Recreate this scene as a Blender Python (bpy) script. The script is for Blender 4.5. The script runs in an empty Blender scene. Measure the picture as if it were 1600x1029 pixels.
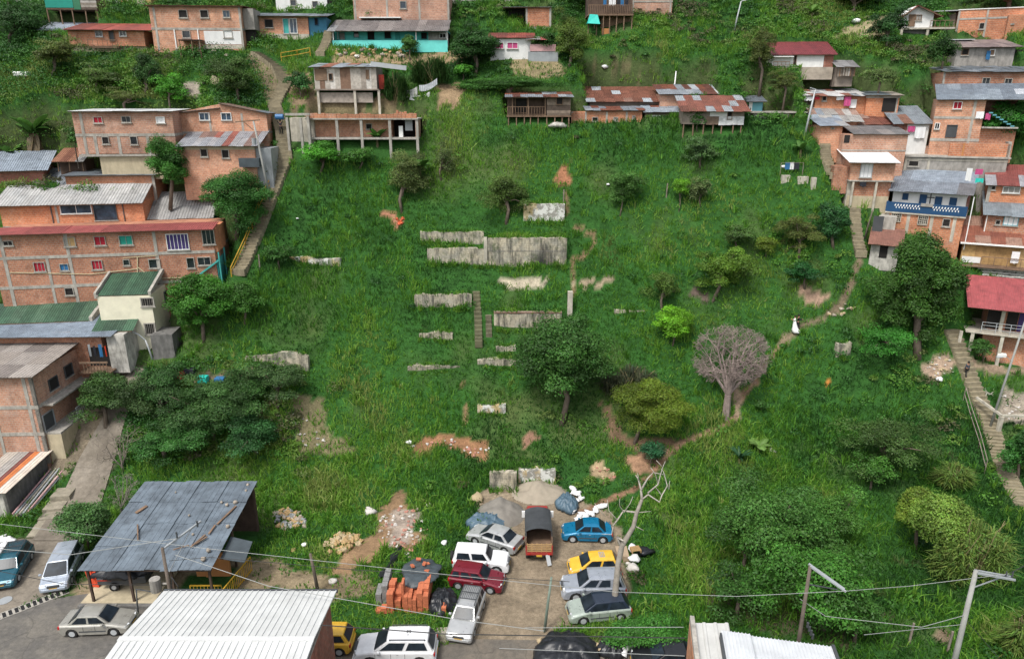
import bpy, math, random
import numpy as np
from mathutils import Vector, Matrix
R = math.radians
random.seed(7)
RNG = np.random.default_rng(11)
scn = bpy.context.scene
COL = scn.collection
PI = math.pi
# ---------------------------------------------------------------- camera, sky, sun, exposure
FPX, CX, CY, PITCH, CAMH = 1100.0, 800.0, 514.5, 18.0, 32.0
cam_d = bpy.data.cameras.new('camera')
cam = bpy.data.objects.new('camera', cam_d)
COL.objects.link(cam)
cam.location = (0, 0, CAMH)
cam.rotation_euler = (R(90 - PITCH), 0, 0)
cam_d.sensor_width = 36.0
cam_d.lens = FPX / 1600 * 36.0
cam_d.clip_start = 0.5
cam_d.clip_end = 2000
scn.camera = cam
SUN_EL, SUN_AZ = 58.0, 215.0          # degrees; azimuth clockwise from +Y
world = bpy.data.worlds.new('World')
scn.world = world
world.use_nodes = True
wn = world.node_tree.nodes
sky = wn.new('ShaderNodeTexSky')
sky.sky_type = 'NISHITA'
sky.sun_disc = False
sky.sun_elevation = R(SUN_EL)
sky.sun_rotation = R(SUN_AZ)
sky.dust_density = 3.0
sky.air_density = 1.0
hs = wn.new('ShaderNodeHueSaturation')
hs.inputs['Saturation'].default_value = 0.35
world.node_tree.links.new(sky.outputs[0], hs.inputs['Color'])
world.node_tree.links.new(hs.outputs[0], wn['Background'].inputs[0])
wn['Background'].inputs[1].default_value = 0.15
sd = bpy.data.lights.new('sun', 'SUN')
sd.energy = 2.0
sd.angle = R(11)
sd.color = (1.0, 0.96, 0.9)
sun = bpy.data.objects.new('sun', sd)
COL.objects.link(sun)
sv = Vector((math.sin(R(SUN_AZ)) * math.cos(R(SUN_EL)), math.cos(R(SUN_AZ)) * math.cos(R(SUN_EL)), math.sin(R(SUN_EL))))
sun.rotation_euler = sv.to_track_quat('Z', 'Y').to_euler()
scn.view_settings.view_transform = 'Standard'
scn.view_settings.look = 'None'
scn.view_settings.exposure = 0.58
scn.cycles.max_bounces = 5
scn.cycles.diffuse_bounces = 2
scn.cycles.glossy_bounces = 2
scn.cycles.transmission_bounces = 3
scn.cycles.transparent_max_bounces = 6
# ---------------------------------------------------------------- pixel <-> world helpers (photo pixels, 1600 x 1029)
ct, st = math.cos(R(PITCH)), math.sin(R(PITCH))
CAM = np.array([0, 0, CAMH])
FW = np.array([0, ct, -st]); UP = np.array([0, st, ct]); RT = np.array([1.0, 0, 0])
def ray(px, py):
 return FW + RT * ((px - CX) / FPX) - UP * ((py - CY) / FPX)
def at(px, py, z):
 return CAM + ray(px, py) * z
def proj(p):
 d = np.asarray(p, float) - CAM
 z = d @ FW
 return CX + FPX * (d @ RT) / z, CY - FPX * (d @ UP) / z, z
def atH(px, py, h):
 d = ray(px, py); t = (h - CAMH) / d[2]; return CAM + t * d
def hashn(ix, iy, seed):
 h = (ix.astype(np.int64) * 374761393 + iy.astype(np.int64) * 668265263 + seed * 982451653) & 0xffffffff
 h = ((h ^ (h >> 13)) * 1274126177) & 0xffffffff
 return ((h ^ (h >> 16)) & 0xffff) / 65535.0
def vnoise(x, y, scale=1.0, seed=0, octv=1):
 x = np.asarray(x, float) / scale; y = np.asarray(y, float) / scale
 tot = 0; amp = 1; nrm = 0
 for o in range(octv):
  ix = np.floor(x); iy = np.floor(y); fx = x - ix; fy = y - iy
  fx = fx * fx * (3 - 2 * fx); fy = fy * fy * (3 - 2 * fy)
  a = hashn(ix, iy, seed + o); b = hashn(ix + 1, iy, seed + o); c = hashn(ix, iy + 1, seed + o); d = hashn(ix + 1, iy + 1, seed + o)
  tot = tot + amp * (a + (b - a) * fx + (c - a) * fy + (a - b - c + d) * fx * fy)
  nrm += amp; amp *= 0.5; x = x * 2.03; y = y * 2.03
 return tot / nrm
# hillside profile: height against distance, bent forward at both flanks (a bowl)
_ky = np.array([-60, 53, 55, 60, 66, 74, 84, 92, 100, 112, 130, 170, 230, 300.])
_kz = np.array([0, 0, .35, 3.0, 8.6, 17.2, 29.8, 36.2, 41.6, 49., 60, 84, 118, 150.])
_ty = np.linspace(-60, 300, 1441)
_tz = np.interp(_ty, _ky, _kz)
_k = np.exp(-np.linspace(-3, 3, 25) ** 2 / 2); _k /= _k.sum()
_tz = np.convolve(np.pad(_tz, 12, mode='edge'), _k, 'valid')
def h0(X, Y):
 X = np.asarray(X, float); Y = np.asarray(Y, float)
 s = -4.0 * (1 - np.exp(-(np.maximum(np.abs(X) - 8, 0) / 26.0) ** 2))
 z = np.interp(Y - s, _ty, _tz)
 w = np.clip((z - 0.8) / 4, 0, 1)
 z = z + w * ((vnoise(X, Y, 11, 3, 2) - .5) * 2.2 + (vnoise(X, Y, 3.0, 5) - .5) * .5)
 # gentle mounds on the low grass right of the parking yard
 g = np.clip((X - 12) / 10, 0, 1) * np.clip((62 - Y) / 10, 0, 1)
 z = z + g * (vnoise(X, Y, 9, 9, 2)) * 1.6
 return z
PADS = []     # (x0,y0,c,s,W,D,z,slope)  house platforms cut in the hill
STEPS = []    # (x0,x1,y,ztop, depth)  fills behind retaining walls
def ground(X, Y):
 X = np.asarray(X, float); Y = np.asarray(Y, float)
 z = h0(X, Y)
 for (x0, x1, yw, zt, dep) in STEPS:
  m = (X > x0) & (X < x1) & (Y > yw + .3) & (Y < yw + dep)
  z = np.where(m, np.maximum(z, zt), z)
 for (x0, y0, c, s, W, D, pz, sl) in PADS:
  lx = (X - x0) * c + (Y - y0) * s; ly = -(X - x0) * s + (Y - y0) * c
  dx = np.maximum(np.maximum(-.3 - lx, lx - W - .3), 0); dy = np.maximum(ly - D - .3, 0)
  dfr = np.maximum(-.3 - ly, 0)
  d = np.sqrt(dx * dx + dy * dy)
  lim = pz + d * sl + dfr * 1.2
  z = np.minimum(z, lim)
 return z
def hit(px, py, fn=None):
 fn = fn or ground
 d = ray(px, py)
 zs = np.linspace(25, 260, 1200)
 P = CAM[None] + zs[:, None] * d[None]
 g = fn(P[:, 0], P[:, 1]) - P[:, 2]
 i = np.argmax(g > 0)
 if g[i] <= 0: i = len(zs) - 1
 lo, hi = zs[max(i - 1, 0)], zs[i]
 for _ in range(12):
  m = (lo + hi) / 2; p = CAM + m * d
  if float(fn(p[0], p[1])) > p[2]: hi = m
  else: lo = m
 p = CAM + hi * d
 return np.array([p[0], p[1], float(fn(p[0], p[1]))])
# crop frames used when measuring the photograph
CROPS = {'F': (0, 0, 1), 'A': (0, 0, 3.9575), 'B': (400, 0, 3.9575), 'C': (800, 0, 3.9575), 'D': (1200, 0, 3.9575),
         'E': (0, 250, 3.9575), 'G': (400, 250, 3.9575), 'H': (800, 250, 3.9575), 'I': (1200, 250, 3.9575),
         'J': (0, 500, 3.9575), 'K': (400, 500, 3.9575), 'L': (800, 500, 3.9575), 'M': (1200, 500, 3.9575),
         'N': (0, 740, 3.56), 'O': (400, 740, 3.56), 'P': (800, 740, 3.56), 'Q': (1200, 740, 3.56)}
def cr(k, x, y):
 ox, oy, s = CROPS[k]
 return ox + x / s, oy + y / s
# ---------------------------------------------------------------- materials
MATS = {}
def newmat(name):
 m = bpy.data.materials.new(name); m.use_nodes = True
 nt = m.node_tree
 return m, nt, nt.nodes, nt.links, nt.nodes['Principled BSDF']
def L3(c): return (c[0], c[1], c[2], 1.0)
def ramp(nt, fac, stops):
 r = nt.nodes.new('ShaderNodeValToRGB')
 while len(r.color_ramp.elements) < len(stops): r.color_ramp.elements.new(.5)
 for e, (p, c) in zip(r.color_ramp.elements, stops): e.position = p; e.color = L3(c)
 nt.links.new(fac, r.inputs[0]); return r.outputs[0]
def noise(nt, vec, scale, detail=3, rough=.6):
 n = nt.nodes.new('ShaderNodeTexNoise'); n.inputs['Scale'].default_value = scale
 n.inputs['Detail'].default_value = detail; n.inputs['Roughness'].default_value = rough
 if vec is not None: nt.links.new(vec, n.inputs['Vector'])
 return n.outputs[0]
def mix(nt, fac, a, b, mode='MIX'):
 m = nt.nodes.new('ShaderNodeMix'); m.data_type = 'RGBA'; m.blend_type = mode
 for i, v in ((0, fac), (6, a), (7, b)):
  if isinstance(v, (int, float)): m.inputs[i].default_value = v
  elif isinstance(v, tuple): m.inputs[i].default_value = L3(v)
  else: nt.links.new(v, m.inputs[i])
 return m.outputs[2]
def mapr(nt, v, a, b, c, d):
 m = nt.nodes.new('ShaderNodeMapRange')
 m.inputs[1].default_value = a; m.inputs[2].default_value = b; m.inputs[3].default_value = c; m.inputs[4].default_value = d
 nt.links.new(v, m.inputs[0]); return m.outputs[0]
def bump(nt, h, bs, strength=.4, dist=.02):
 b = nt.nodes.new('ShaderNodeBump'); b.inputs['Strength'].default_value = strength; b.inputs['Distance'].default_value = dist
 nt.links.new(h, b.inputs['Height']); nt.links.new(b.outputs[0], bs.inputs['Normal'])
def geo_pos(nt): return nt.nodes.new('ShaderNodeNewGeometry').outputs['Position']
def obj_co(nt): return nt.nodes.new('ShaderNodeTexCoord').outputs['Object']
def mvec(nt, vec, sc, off=(0, 0, 0)):
 m = nt.nodes.new('ShaderNodeMapping'); m.inputs['Scale'].default_value = sc; m.inputs['Location'].default_value = off
 nt.links.new(vec, m.inputs[0]); return m.outputs[0]
def m_flat(name, c, rough=.7, metal=0.0, var=.18, nscale=1.5, spec=.5, streak=False):
 """painted or plain surface with mottling and faint dirt"""
 if name in MATS: return MATS[name]
 m, nt, N, Lk, bs = newmat(name)
 pos = geo_pos(nt)
 n1 = noise(nt, pos, nscale, 5, .65)
 f = mapr(nt, n1, .3, .7, 1 - var, 1 + var * .5)
 if streak:
  n2 = noise(nt, mvec(nt, pos, (1.6, 1.6, .45)), 1.9, 5, .7)
  f2 = mapr(nt, n2, .40, .58, 1 - var * .9, 1.0)
  mm = N.new('ShaderNodeMath'); mm.operation = 'MULTIPLY'; Lk.new(f, mm.inputs[0]); Lk.new(f2, mm.inputs[1]); f = mm.outputs[0]
 cc = mix(nt, 1.0, tuple(c), f, 'MULTIPLY')
 Lk.new(cc, bs.inputs['Base Color'])
 bs.inputs['Roughness'].default_value = rough; bs.inputs['Metallic'].default_value = metal
 bs.inputs['Specular IOR Level'].default_value = spec
 MATS[name] = m; return m
def m_brick(name, c1=(.50, .215, .12), c2=(.38, .145, .08), mortar=(.40, .32, .25), bw=.34, bh=.21, dirt=.5, white=.0):
 if name in MATS: return MATS[name]
 m, nt, N, Lk, bs = newmat(name)
 tc = obj_co(nt)
 sp = N.new('ShaderNodeSeparateXYZ'); Lk.new(tc, sp.inputs[0])
 ad = N.new('ShaderNodeMath'); ad.operation = 'ADD'; Lk.new(sp.outputs[0], ad.inputs[0]); Lk.new(sp.outputs[1], ad.inputs[1])
 cb = N.new('ShaderNodeCombineXYZ'); Lk.new(ad.outputs[0], cb.inputs[0]); Lk.new(sp.outputs[2], cb.inputs[1])
 bt = N.new('ShaderNodeTexBrick'); Lk.new(cb.outputs[0], bt.inputs['Vector'])
 bt.inputs['Color1'].default_value = L3(c1); bt.inputs['Color2'].default_value = L3(c2); bt.inputs['Mortar'].default_value = L3(mortar)
 bt.inputs['Scale'].default_value = 1.0; bt.inputs['Mortar Size'].default_value = .016; bt.inputs['Mortar Smooth'].default_value = .3
 bt.inputs['Brick Width'].default_value = bw; bt.inputs['Row Height'].default_value = bh; bt.inputs['Bias'].default_value = -.1
 pos = geo_pos(nt)
 n1 = noise(nt, pos, .9, 5, .7)
 # efflorescence / mortar smears in pale patches, and dark rain streaks
 pale = mapr(nt, n1, .56 - white * .3, .74, 0, .42 + white)
 c = mix(nt, pale, bt.outputs['Color'], (.50, .40, .34))
 n2 = noise(nt, mvec(nt, pos, (1.3, 1.3, .35), (3, 7, 1)), 1.3, 5, .7)
 dk = mapr(nt, n2, .5, .75, 1.0, 1 - dirt * .75)
 c = mix(nt, 1.0, c, dk, 'MULTIPLY')
 n3 = noise(nt, pos, 7, 2, .5)
 c = mix(nt, 1.0, c, mapr(nt, n3, .3, .7, .82, 1.12), 'MULTIPLY'); n4 = noise(nt, mvec(nt, pos, (1, 1, 1.6), (2, 9, 4)), .33, 3, .6); c = mix(nt, 1.0, c, mapr(nt, n4, .3, .7, .72, 1.22), 'MULTIPLY'); oi = N.new('ShaderNodeObjectInfo'); c = mix(nt, 1.0, c, ramp(nt, oi.outputs['Random'], [(0, (.80, .84, .88)), (.5, (1.0, 1.0, .98)), (1, (1.12, 1.02, .92))]), 'MULTIPLY')
 Lk.new(c, bs.inputs['Base Color']); bs.inputs['Roughness'].default_value = .88
 bump(nt, bt.outputs['Fac'], bs, .5, .01)
 MATS[name] = m; return m
def m_attr(name, rough=.6, metal=0.0, nscale=2.2, var=.25, corr=0.0, trans=0.0, fine=0.0, spec=.5):
 """colour from the mesh's own 'col' attribute, broken up by noise; corr = corrugation pitch in metres"""
 if name in MATS: return MATS[name]
 m, nt, N, Lk, bs = newmat(name)
 a = N.new('ShaderNodeAttribute'); a.attribute_name = 'col'
 pos = geo_pos(nt)
 c = a.outputs['Color']
 if var:
  n1 = noise(nt, pos, nscale, 5, .7)
  c = mix(nt, 1.0, c, mapr(nt, n1, .3, .7, 1 - var, 1 + var * .7), 'MULTIPLY')
 if corr:
  tc = obj_co(nt); sp = N.new('ShaderNodeSeparateXYZ'); Lk.new(tc, sp.inputs[0])
  mu = N.new('ShaderNodeMath'); mu.operation = 'MULTIPLY'; mu.inputs[1].default_value = 2 * PI / corr; Lk.new(sp.outputs[0], mu.inputs[0])
  si = N.new('ShaderNodeMath'); si.operation = 'SINE'; Lk.new(mu.outputs[0], si.inputs[0])
  bump(nt, si.outputs[0], bs, .9, corr * .12)
 Lk.new(c, bs.inputs['Base Color'])
 bs.inputs['Roughness'].default_value = rough; bs.inputs['Metallic'].default_value = metal
 bs.inputs['Specular IOR Level'].default_value = spec
 if trans:
  tr = N.new('ShaderNodeBsdfTranslucent'); Lk.new(c, tr.inputs[0])
  mx = N.new('ShaderNodeMixShader'); mx.inputs[0].default_value = trans
  out = N['Material Output']
  Lk.new(bs.outputs[0], mx.inputs[1]); Lk.new(tr.outputs[0], mx.inputs[2]); Lk.new(mx.outputs[0], out.inputs[0])
 MATS[name] = m; return m
def m_glass(name='window_glass', c=(.02, .025, .03), rough=.12):
 if name in MATS: return MATS[name]
 m, nt, N, Lk, bs = newmat(name)
 n = noise(nt, geo_pos(nt), 1.2, 3)
 Lk.new(mix(nt, 1.0, tuple(c), mapr(nt, n, .35, .65, .5, 1.6), 'MULTIPLY'), bs.inputs['Base Color'])
 bs.inputs['Roughness'].default_value = rough; bs.inputs['Specular IOR Level'].default_value = .22 if name == 'car_glass' else .6
 MATS[name] = m; return m
def m_paint(name, c, metal=.35, rough=.28, coat=.6):
 if name in MATS: return MATS[name]
 m, nt, N, Lk, bs = newmat(name)
 n = noise(nt, geo_pos(nt), 2.5, 4)
 Lk.new(mix(nt, 1.0, tuple(c), mapr(nt, n, .3, .7, .86, 1.06), 'MULTIPLY'), bs.inputs['Base Color'])
 Lk.new(mapr(nt, n, .3, .7, rough * .8, rough * 1.7), bs.inputs['Roughness'])
 bs.inputs['Metallic'].default_value = metal
 bs.inputs['Coat Weight'].default_value = coat; bs.inputs['Coat Roughness'].default_value = .08
 MATS[name] = m; return m
def M(name):
 """named material palette"""
 if name in MATS: return MATS[name]
 fl = dict(
  concrete=((.40, .375, .33), .9, .3), concrete_dark=((.17, .165, .155), .92, .35), concrete_pale=((.50, .46, .38), .9, .28),
  plaster_ochre=((.48, .41, .28), .92, .16), plaster_grey=((.33, .31, .28), .92, .3), white_wall=((.70, .70, .68), .85, .09),
  cream_wall=((.72, .68, .52), .85, .12), aqua_wall=((.10, .55, .50), .8, .15), aqua_dark=((.06, .36, .33), .8, .15),
  blue_wall=((.05, .19, .30), .8, .15), navy=((.010, .055, .135), .6, .12), white_paint=((.75, .75, .73), .6, .1),
  wood=((.20, .13, .085), .9, .4), wood_grey=((.24, .20, .165), .95, .4), wood_dark=((.09, .06, .045), .95, .4), wood_tan=((.42, .27, .12), .85, .25),
  wood_bright=((.46, .20, .07), .8, .2), yellow_metal=((.52, .30, .03), .6, .2), steel=((.30, .32, .33), .5, .2), steel_dark=((.06, .065, .07), .6, .2),
  alu=((.40, .42, .43), .45, .12), pole_concrete=((.30, .30, .28), .9, .15), pole_wood=((.13, .105, .085), .95, .3), black=((.012, .012, .013), .7, .1),
  interior_shade=((.018, .016, .015), .95, .2), tyre=((.02, .02, .02), .85, .1), red_cloth=((.34, .015, .03), .9, .15), green_cloth=((.02, .25, .19), .9, .15),  # near-black colour stands in for the shade inside rooms and openings
  purple_cloth=((.05, .035, .13), .9, .2), blue_cloth=((.03, .14, .30), .9, .2), pink_cloth=((.46, .07, .19), .9, .15), white_cloth=((.70, .70, .70), .9, .1),
  dark_cloth=((.02, .022, .03), .9, .2), tarp_black=((.018, .02, .024), .38, .35), tarp_grey=((.06, .075, .085), .5, .3), tarp_aqua=((.02, .48, .40), .6, .12),
  orange_plastic=((.62, .07, .025), .6, .1), skin=((.30, .16, .10), .7, .05), hair=((.012, .009, .008), .7, .1), red_metal=((.45, .05, .03), .6, .25),
  green_metal=((.03, .16, .08), .6, .2), rope=((.35, .33, .28), .8, .1), cable=((.03, .03, .03), .7, .1), cable_pale=((.28, .29, .28), .7, .1), sand=((.30, .26, .20), .97, .2), sand_grey=((.20, .185, .16), .97, .25),
  stucco_worn=((.50, .48, .43), .9, .4), gold=((.55, .33, .04), .6, .1), stone=((.36, .31, .25), .95, .35), pipe=((.55, .47, .30), .6, .1), plank_pink=((.5, .3, .3), .9, .2), cyan=((.1, .3, .35), .5, .1))
 if name in fl:
  c, r, v = fl[name]
  return m_flat(name, c, r, 0.0, v, 1.3, .4, streak=name.startswith(('concrete', 'plaster', 'white_wall', 'stucco')))
 if name == 'brick': return m_brick('brick')
 if name == 'brick_pale': return m_brick('brick_pale', (.54, .28, .18), (.43, .20, .125), (.46, .38, .31), dirt=.45, white=.15)
 if name == 'brick_bright': return m_brick('brick_bright', (.55, .225, .115), (.45, .17, .085), (.46, .31, .22), dirt=.35, white=.05)
 if name == 'brick_dark': return m_brick('brick_dark', (.30, .115, .08), (.21, .075, .055), (.20, .15, .12), dirt=.6)
 if name == 'roof_sheet': return m_attr('roof_sheet', .55, .15, 1.4, .35, corr=.22)
 if name == 'roof_fibre': return m_attr('roof_fibre', .9, 0, 1.2, .25, corr=.3)
 if name == 'planks': return m_attr('planks', .92, 0, 2.5, .4)
 if name == 'leaf': return m_attr('leaf', .55, 0, .8, .12, trans=.28, spec=.3)
 if name == 'blade': return m_attr('blade', .6, 0, .35, .12, trans=.4, spec=.25)
 if name == 'bark': return m_attr('bark', .95, 0, 3.0, .35)
 if name == 'mixed': return m_attr('mixed', .85, 0, 2.5, .25)
 if name == 'glass': return m_glass()
 if name == 'glass_blue': return m_glass('glass_blue', (.03, .05, .075), .18)
 if name == 'car_glass': return m_glass('car_glass', (.014, .02, .027), .32)
 raise KeyError(name)
# ---------------------------------------------------------------- mesh builder
class MB:
 def __init__(s): s.v = []; s.f = []; s.c = []; s.cur = (.5, .5, .5)
 def quad(s, *p):
  i = len(s.v); s.v += [tuple(map(float, q)) for q in p]; s.f.append(tuple(range(i, i + len(p)))); s.c.append(s.cur)
 def raw(s, vs, fs):
  i = len(s.v); s.v += [tuple(map(float, q)) for q in vs]
  for f in fs: s.f.append(tuple(i + k for k in f)); s.c.append(s.cur)
 def box(s, x0, x1, y0, y1, z0, z1):
  s.raw([(x0, y0, z0), (x1, y0, z0), (x1, y1, z0), (x0, y1, z0), (x0, y0, z1), (x1, y0, z1), (x1, y1, z1), (x0, y1, z1)],
              [(0, 3, 2, 1), (4, 5, 6, 7), (0, 1, 5, 4), (1, 2, 6, 5), (2, 3, 7, 6), (3, 0, 4, 7)])
 def hexa(s, b, t):
  """b, t: four bottom and four top corners, counter-clockwise from above"""
  s.raw(list(b) + list(t), [(0, 3, 2, 1), (4, 5, 6, 7), (0, 1, 5, 4), (1, 2, 6, 5), (2, 3, 7, 6), (3, 0, 4, 7)])
 def bar(s, a, b, w, h=None, up=(0, 0, 1)):
  """square bar from a to b"""
  a = Vector(a); b = Vector(b); d = (b - a); L = d.length
  if L < 1e-6: return
  d /= L; u = Vector(up)
  if abs(d.dot(u)) > .95: u = Vector((0, 1, 0))
  x = d.cross(u).normalized() * (w / 2); y = x.cross(d).normalized() * ((h or w) / 2)
  s.raw([a - x - y, a + x - y, a + x + y, a - x + y, b - x - y, b + x - y, b + x + y, b - x + y],
              [(0, 1, 2, 3), (4, 7, 6, 5), (0, 4, 5, 1), (1, 5, 6, 2), (2, 6, 7, 3), (3, 7, 4, 0)])
 def tube(s, pts, rad, n=6, cap=True):
  pts = [Vector(p) for p in pts]
  if not hasattr(rad, '__len__'): rad = [rad] * len(pts)
  rings = []; u = None
  for i, p in enumerate(pts):
   d = (pts[min(i + 1, len(pts) - 1)] - pts[max(i - 1, 0)]).normalized()
   if u is None:
    u = d.cross(Vector((0, 0, 1)) if abs(d.z) < .9 else Vector((1, 0, 0))).normalized()
   else:
    u = (u - d * u.dot(d)).normalized()
   w = d.cross(u)
   rings.append([p + (u * math.cos(2 * PI * k / n) + w * math.sin(2 * PI * k / n)) * rad[i] for k in range(n)])
  vs = [q for r in rings for q in r]; fs = []
  for i in range(len(pts) - 1):
   for k in range(n):
    fs.append((i * n + k, i * n + (k + 1) % n, (i + 1) * n + (k + 1) % n, (i + 1) * n + k))
  if cap: fs.append(tuple(range(n - 1, -1, -1))); fs.append(tuple((len(pts) - 1) * n + k for k in range(n)))
  s.raw(vs, fs)
 def blob(s, c, r, seed=0, rough=.25, n=7, m=5, zs=1.0):
  """irregular stone"""
  rg = random.Random(seed * 31 + 5); vs = [(c[0], c[1], c[2] - r * zs)]
  ph = [rg.uniform(0, 6.28) for _ in range(6)]
  for j in range(1, m):
   th = PI * j / m
   for k in range(n):
    a = 2 * PI * k / n
    q = r * (1 + rough * (math.sin(2 * a + ph[0] + j) * .5 + math.sin(3 * a + ph[1]) * .4 + rg.uniform(-.5, .5)))
    vs.append((c[0] + q * math.sin(th) * math.cos(a), c[1] + q * math.sin(th) * math.sin(a), c[2] - q * zs * math.cos(th)))
  vs.append((c[0], c[1], c[2] + r * zs)); fs = []
  for k in range(n): fs.append((0, 1 + (k + 1) % n, 1 + k))
  for j in range(m - 2):
   for k in range(n):
    a = 1 + j * n; fs.append((a + k, a + (k + 1) % n, a + n + (k + 1) % n, a + n + k))
  a = 1 + (m - 2) * n
  for k in range(n): fs.append((a + k, a + (k + 1) % n, len(vs) - 1))
  s.raw(vs, fs)
 def build(s, name, mat, parent=None, smooth=False, label=None, bevel=0):
  me = bpy.data.meshes.new(name)
  me.from_pydata(s.v, [], s.f)
  mats = mat if isinstance(mat, (list, tuple)) else [mat]
  for q in mats: me.materials.append(M(q) if isinstance(q, str) else q)
  at_ = me.color_attributes.new('col', 'FLOAT_COLOR', 'CORNER')
  arr = []
  for f, c in zip(s.f, s.c): arr += [c[0], c[1], c[2], 1.0] * len(f)
  at_.data.foreach_set('color', arr)
  if smooth: me.polygons.foreach_set('use_smooth', [True] * len(me.polygons))
  o = bpy.data.objects.new(name, me); COL.objects.link(o)
  if parent is not None: o.parent = parent
  if bevel:
   b = o.modifiers.new('bevel', 'BEVEL'); b.width = bevel; b.segments = 2; b.limit_method = 'ANGLE'; b.angle_limit = R(35)
  if label: o['label'] = label
  return o
def np_mesh(name, verts, nper, cols, mat, parent=None, smooth=False):
 """verts (F*nper,3): separate faces with nper corners; cols (F,3)"""
 F = len(verts) // nper
 me = bpy.data.meshes.new(name)
 me.vertices.add(F * nper); me.vertices.foreach_set('co', np.ascontiguousarray(verts, dtype=np.float32).ravel())
 me.loops.add(F * nper); me.loops.foreach_set('vertex_index', np.arange(F * nper, dtype=np.int32))
 me.polygons.add(F); me.polygons.foreach_set('loop_start', np.arange(0, F * nper, nper, dtype=np.int32))
 me.update(calc_edges=True)
 a = me.color_attributes.new('col', 'FLOAT_COLOR', 'POINT')
 c4 = np.ones((F * nper, 4), np.float32); c4[:, :3] = np.repeat(cols, nper, axis=0)
 a.data.foreach_set('color', c4.ravel())
 me.materials.append(M(mat) if isinstance(mat, str) else mat)
 o = bpy.data.objects.new(name, me); COL.objects.link(o)
 if parent is not None: o.parent = parent
 return o
def tag(o, label=None, cat=None, group=None, kind=None):
 if label: o['label'] = label
 if cat: o['category'] = cat
 if group: o['group'] = group
 if kind: o['kind'] = kind
 return o
def empty(name, loc, rz=0, label=None, cat=None, group=None):
 o = bpy.data.objects.new(name, None); COL.objects.link(o)
 o.location = tuple(map(float, loc)); o.rotation_euler = (0, 0, rz); o.empty_display_size = .3
 return tag(o, label, cat, group)
# ---------------------------------------------------------------- houses, measured on the photograph and set on the hill
RUST = [((.17, .055, .035), 3), ((.23, .095, .06), 2), ((.11, .04, .03), 2), ((.30, .30, .31), 1), ((.26, .15, .11), 1)]
GALV = [((.20, .225, .25), 4), ((.26, .29, .32), 2), ((.15, .17, .19), 2), ((.22, .15, .12), .5)]
MIXR = [((.22, .24, .27), 3), ((.19, .065, .04), 3), ((.33, .35, .38), 1.5), ((.12, .045, .035), 1.5), ((.55, .56, .57), .5)]
FIBRE = [((.30, .295, .285), 4), ((.26, .255, .25), 2), ((.34, .33, .31), 1)]
FIBRE_BROWN = [((.24, .21, .185), 4), ((.28, .25, .225), 2), ((.19, .165, .15), 1)]
REDR = [((.42, .075, .075), 5), ((.38, .06, .06), 2)]
REDB = [((.20, .045, .035), 4), ((.26, .06, .045), 2), ((.14, .04, .03), 1)]
GREENR = [((.045, .105, .062), 4), ((.035, .08, .05), 2), ((.06, .12, .075), 1)]
WHITER = [((.66, .67, .68), 5), ((.6, .61, .62), 2)]
SLATE = [((.13, .15, .17), 4), ((.17, .19, .215), 2), ((.21, .23, .25), 1)]
def pick(pal, rg):
 t = rg.uniform(0, sum(w for _, w in pal))
 for c, w in pal:
  t -= w
  if t <= 0: break
 k = rg.uniform(.85, 1.15)
 return (c[0] * k, c[1] * k, c[2] * k)
PANES = dict(open='interior_shade', glass='glass', blue='glass_blue', red='red_cloth', teal='green_cloth', purple='purple_cloth', white='white_cloth',
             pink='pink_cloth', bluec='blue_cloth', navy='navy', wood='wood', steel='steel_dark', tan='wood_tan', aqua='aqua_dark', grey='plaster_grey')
HS = 0
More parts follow.
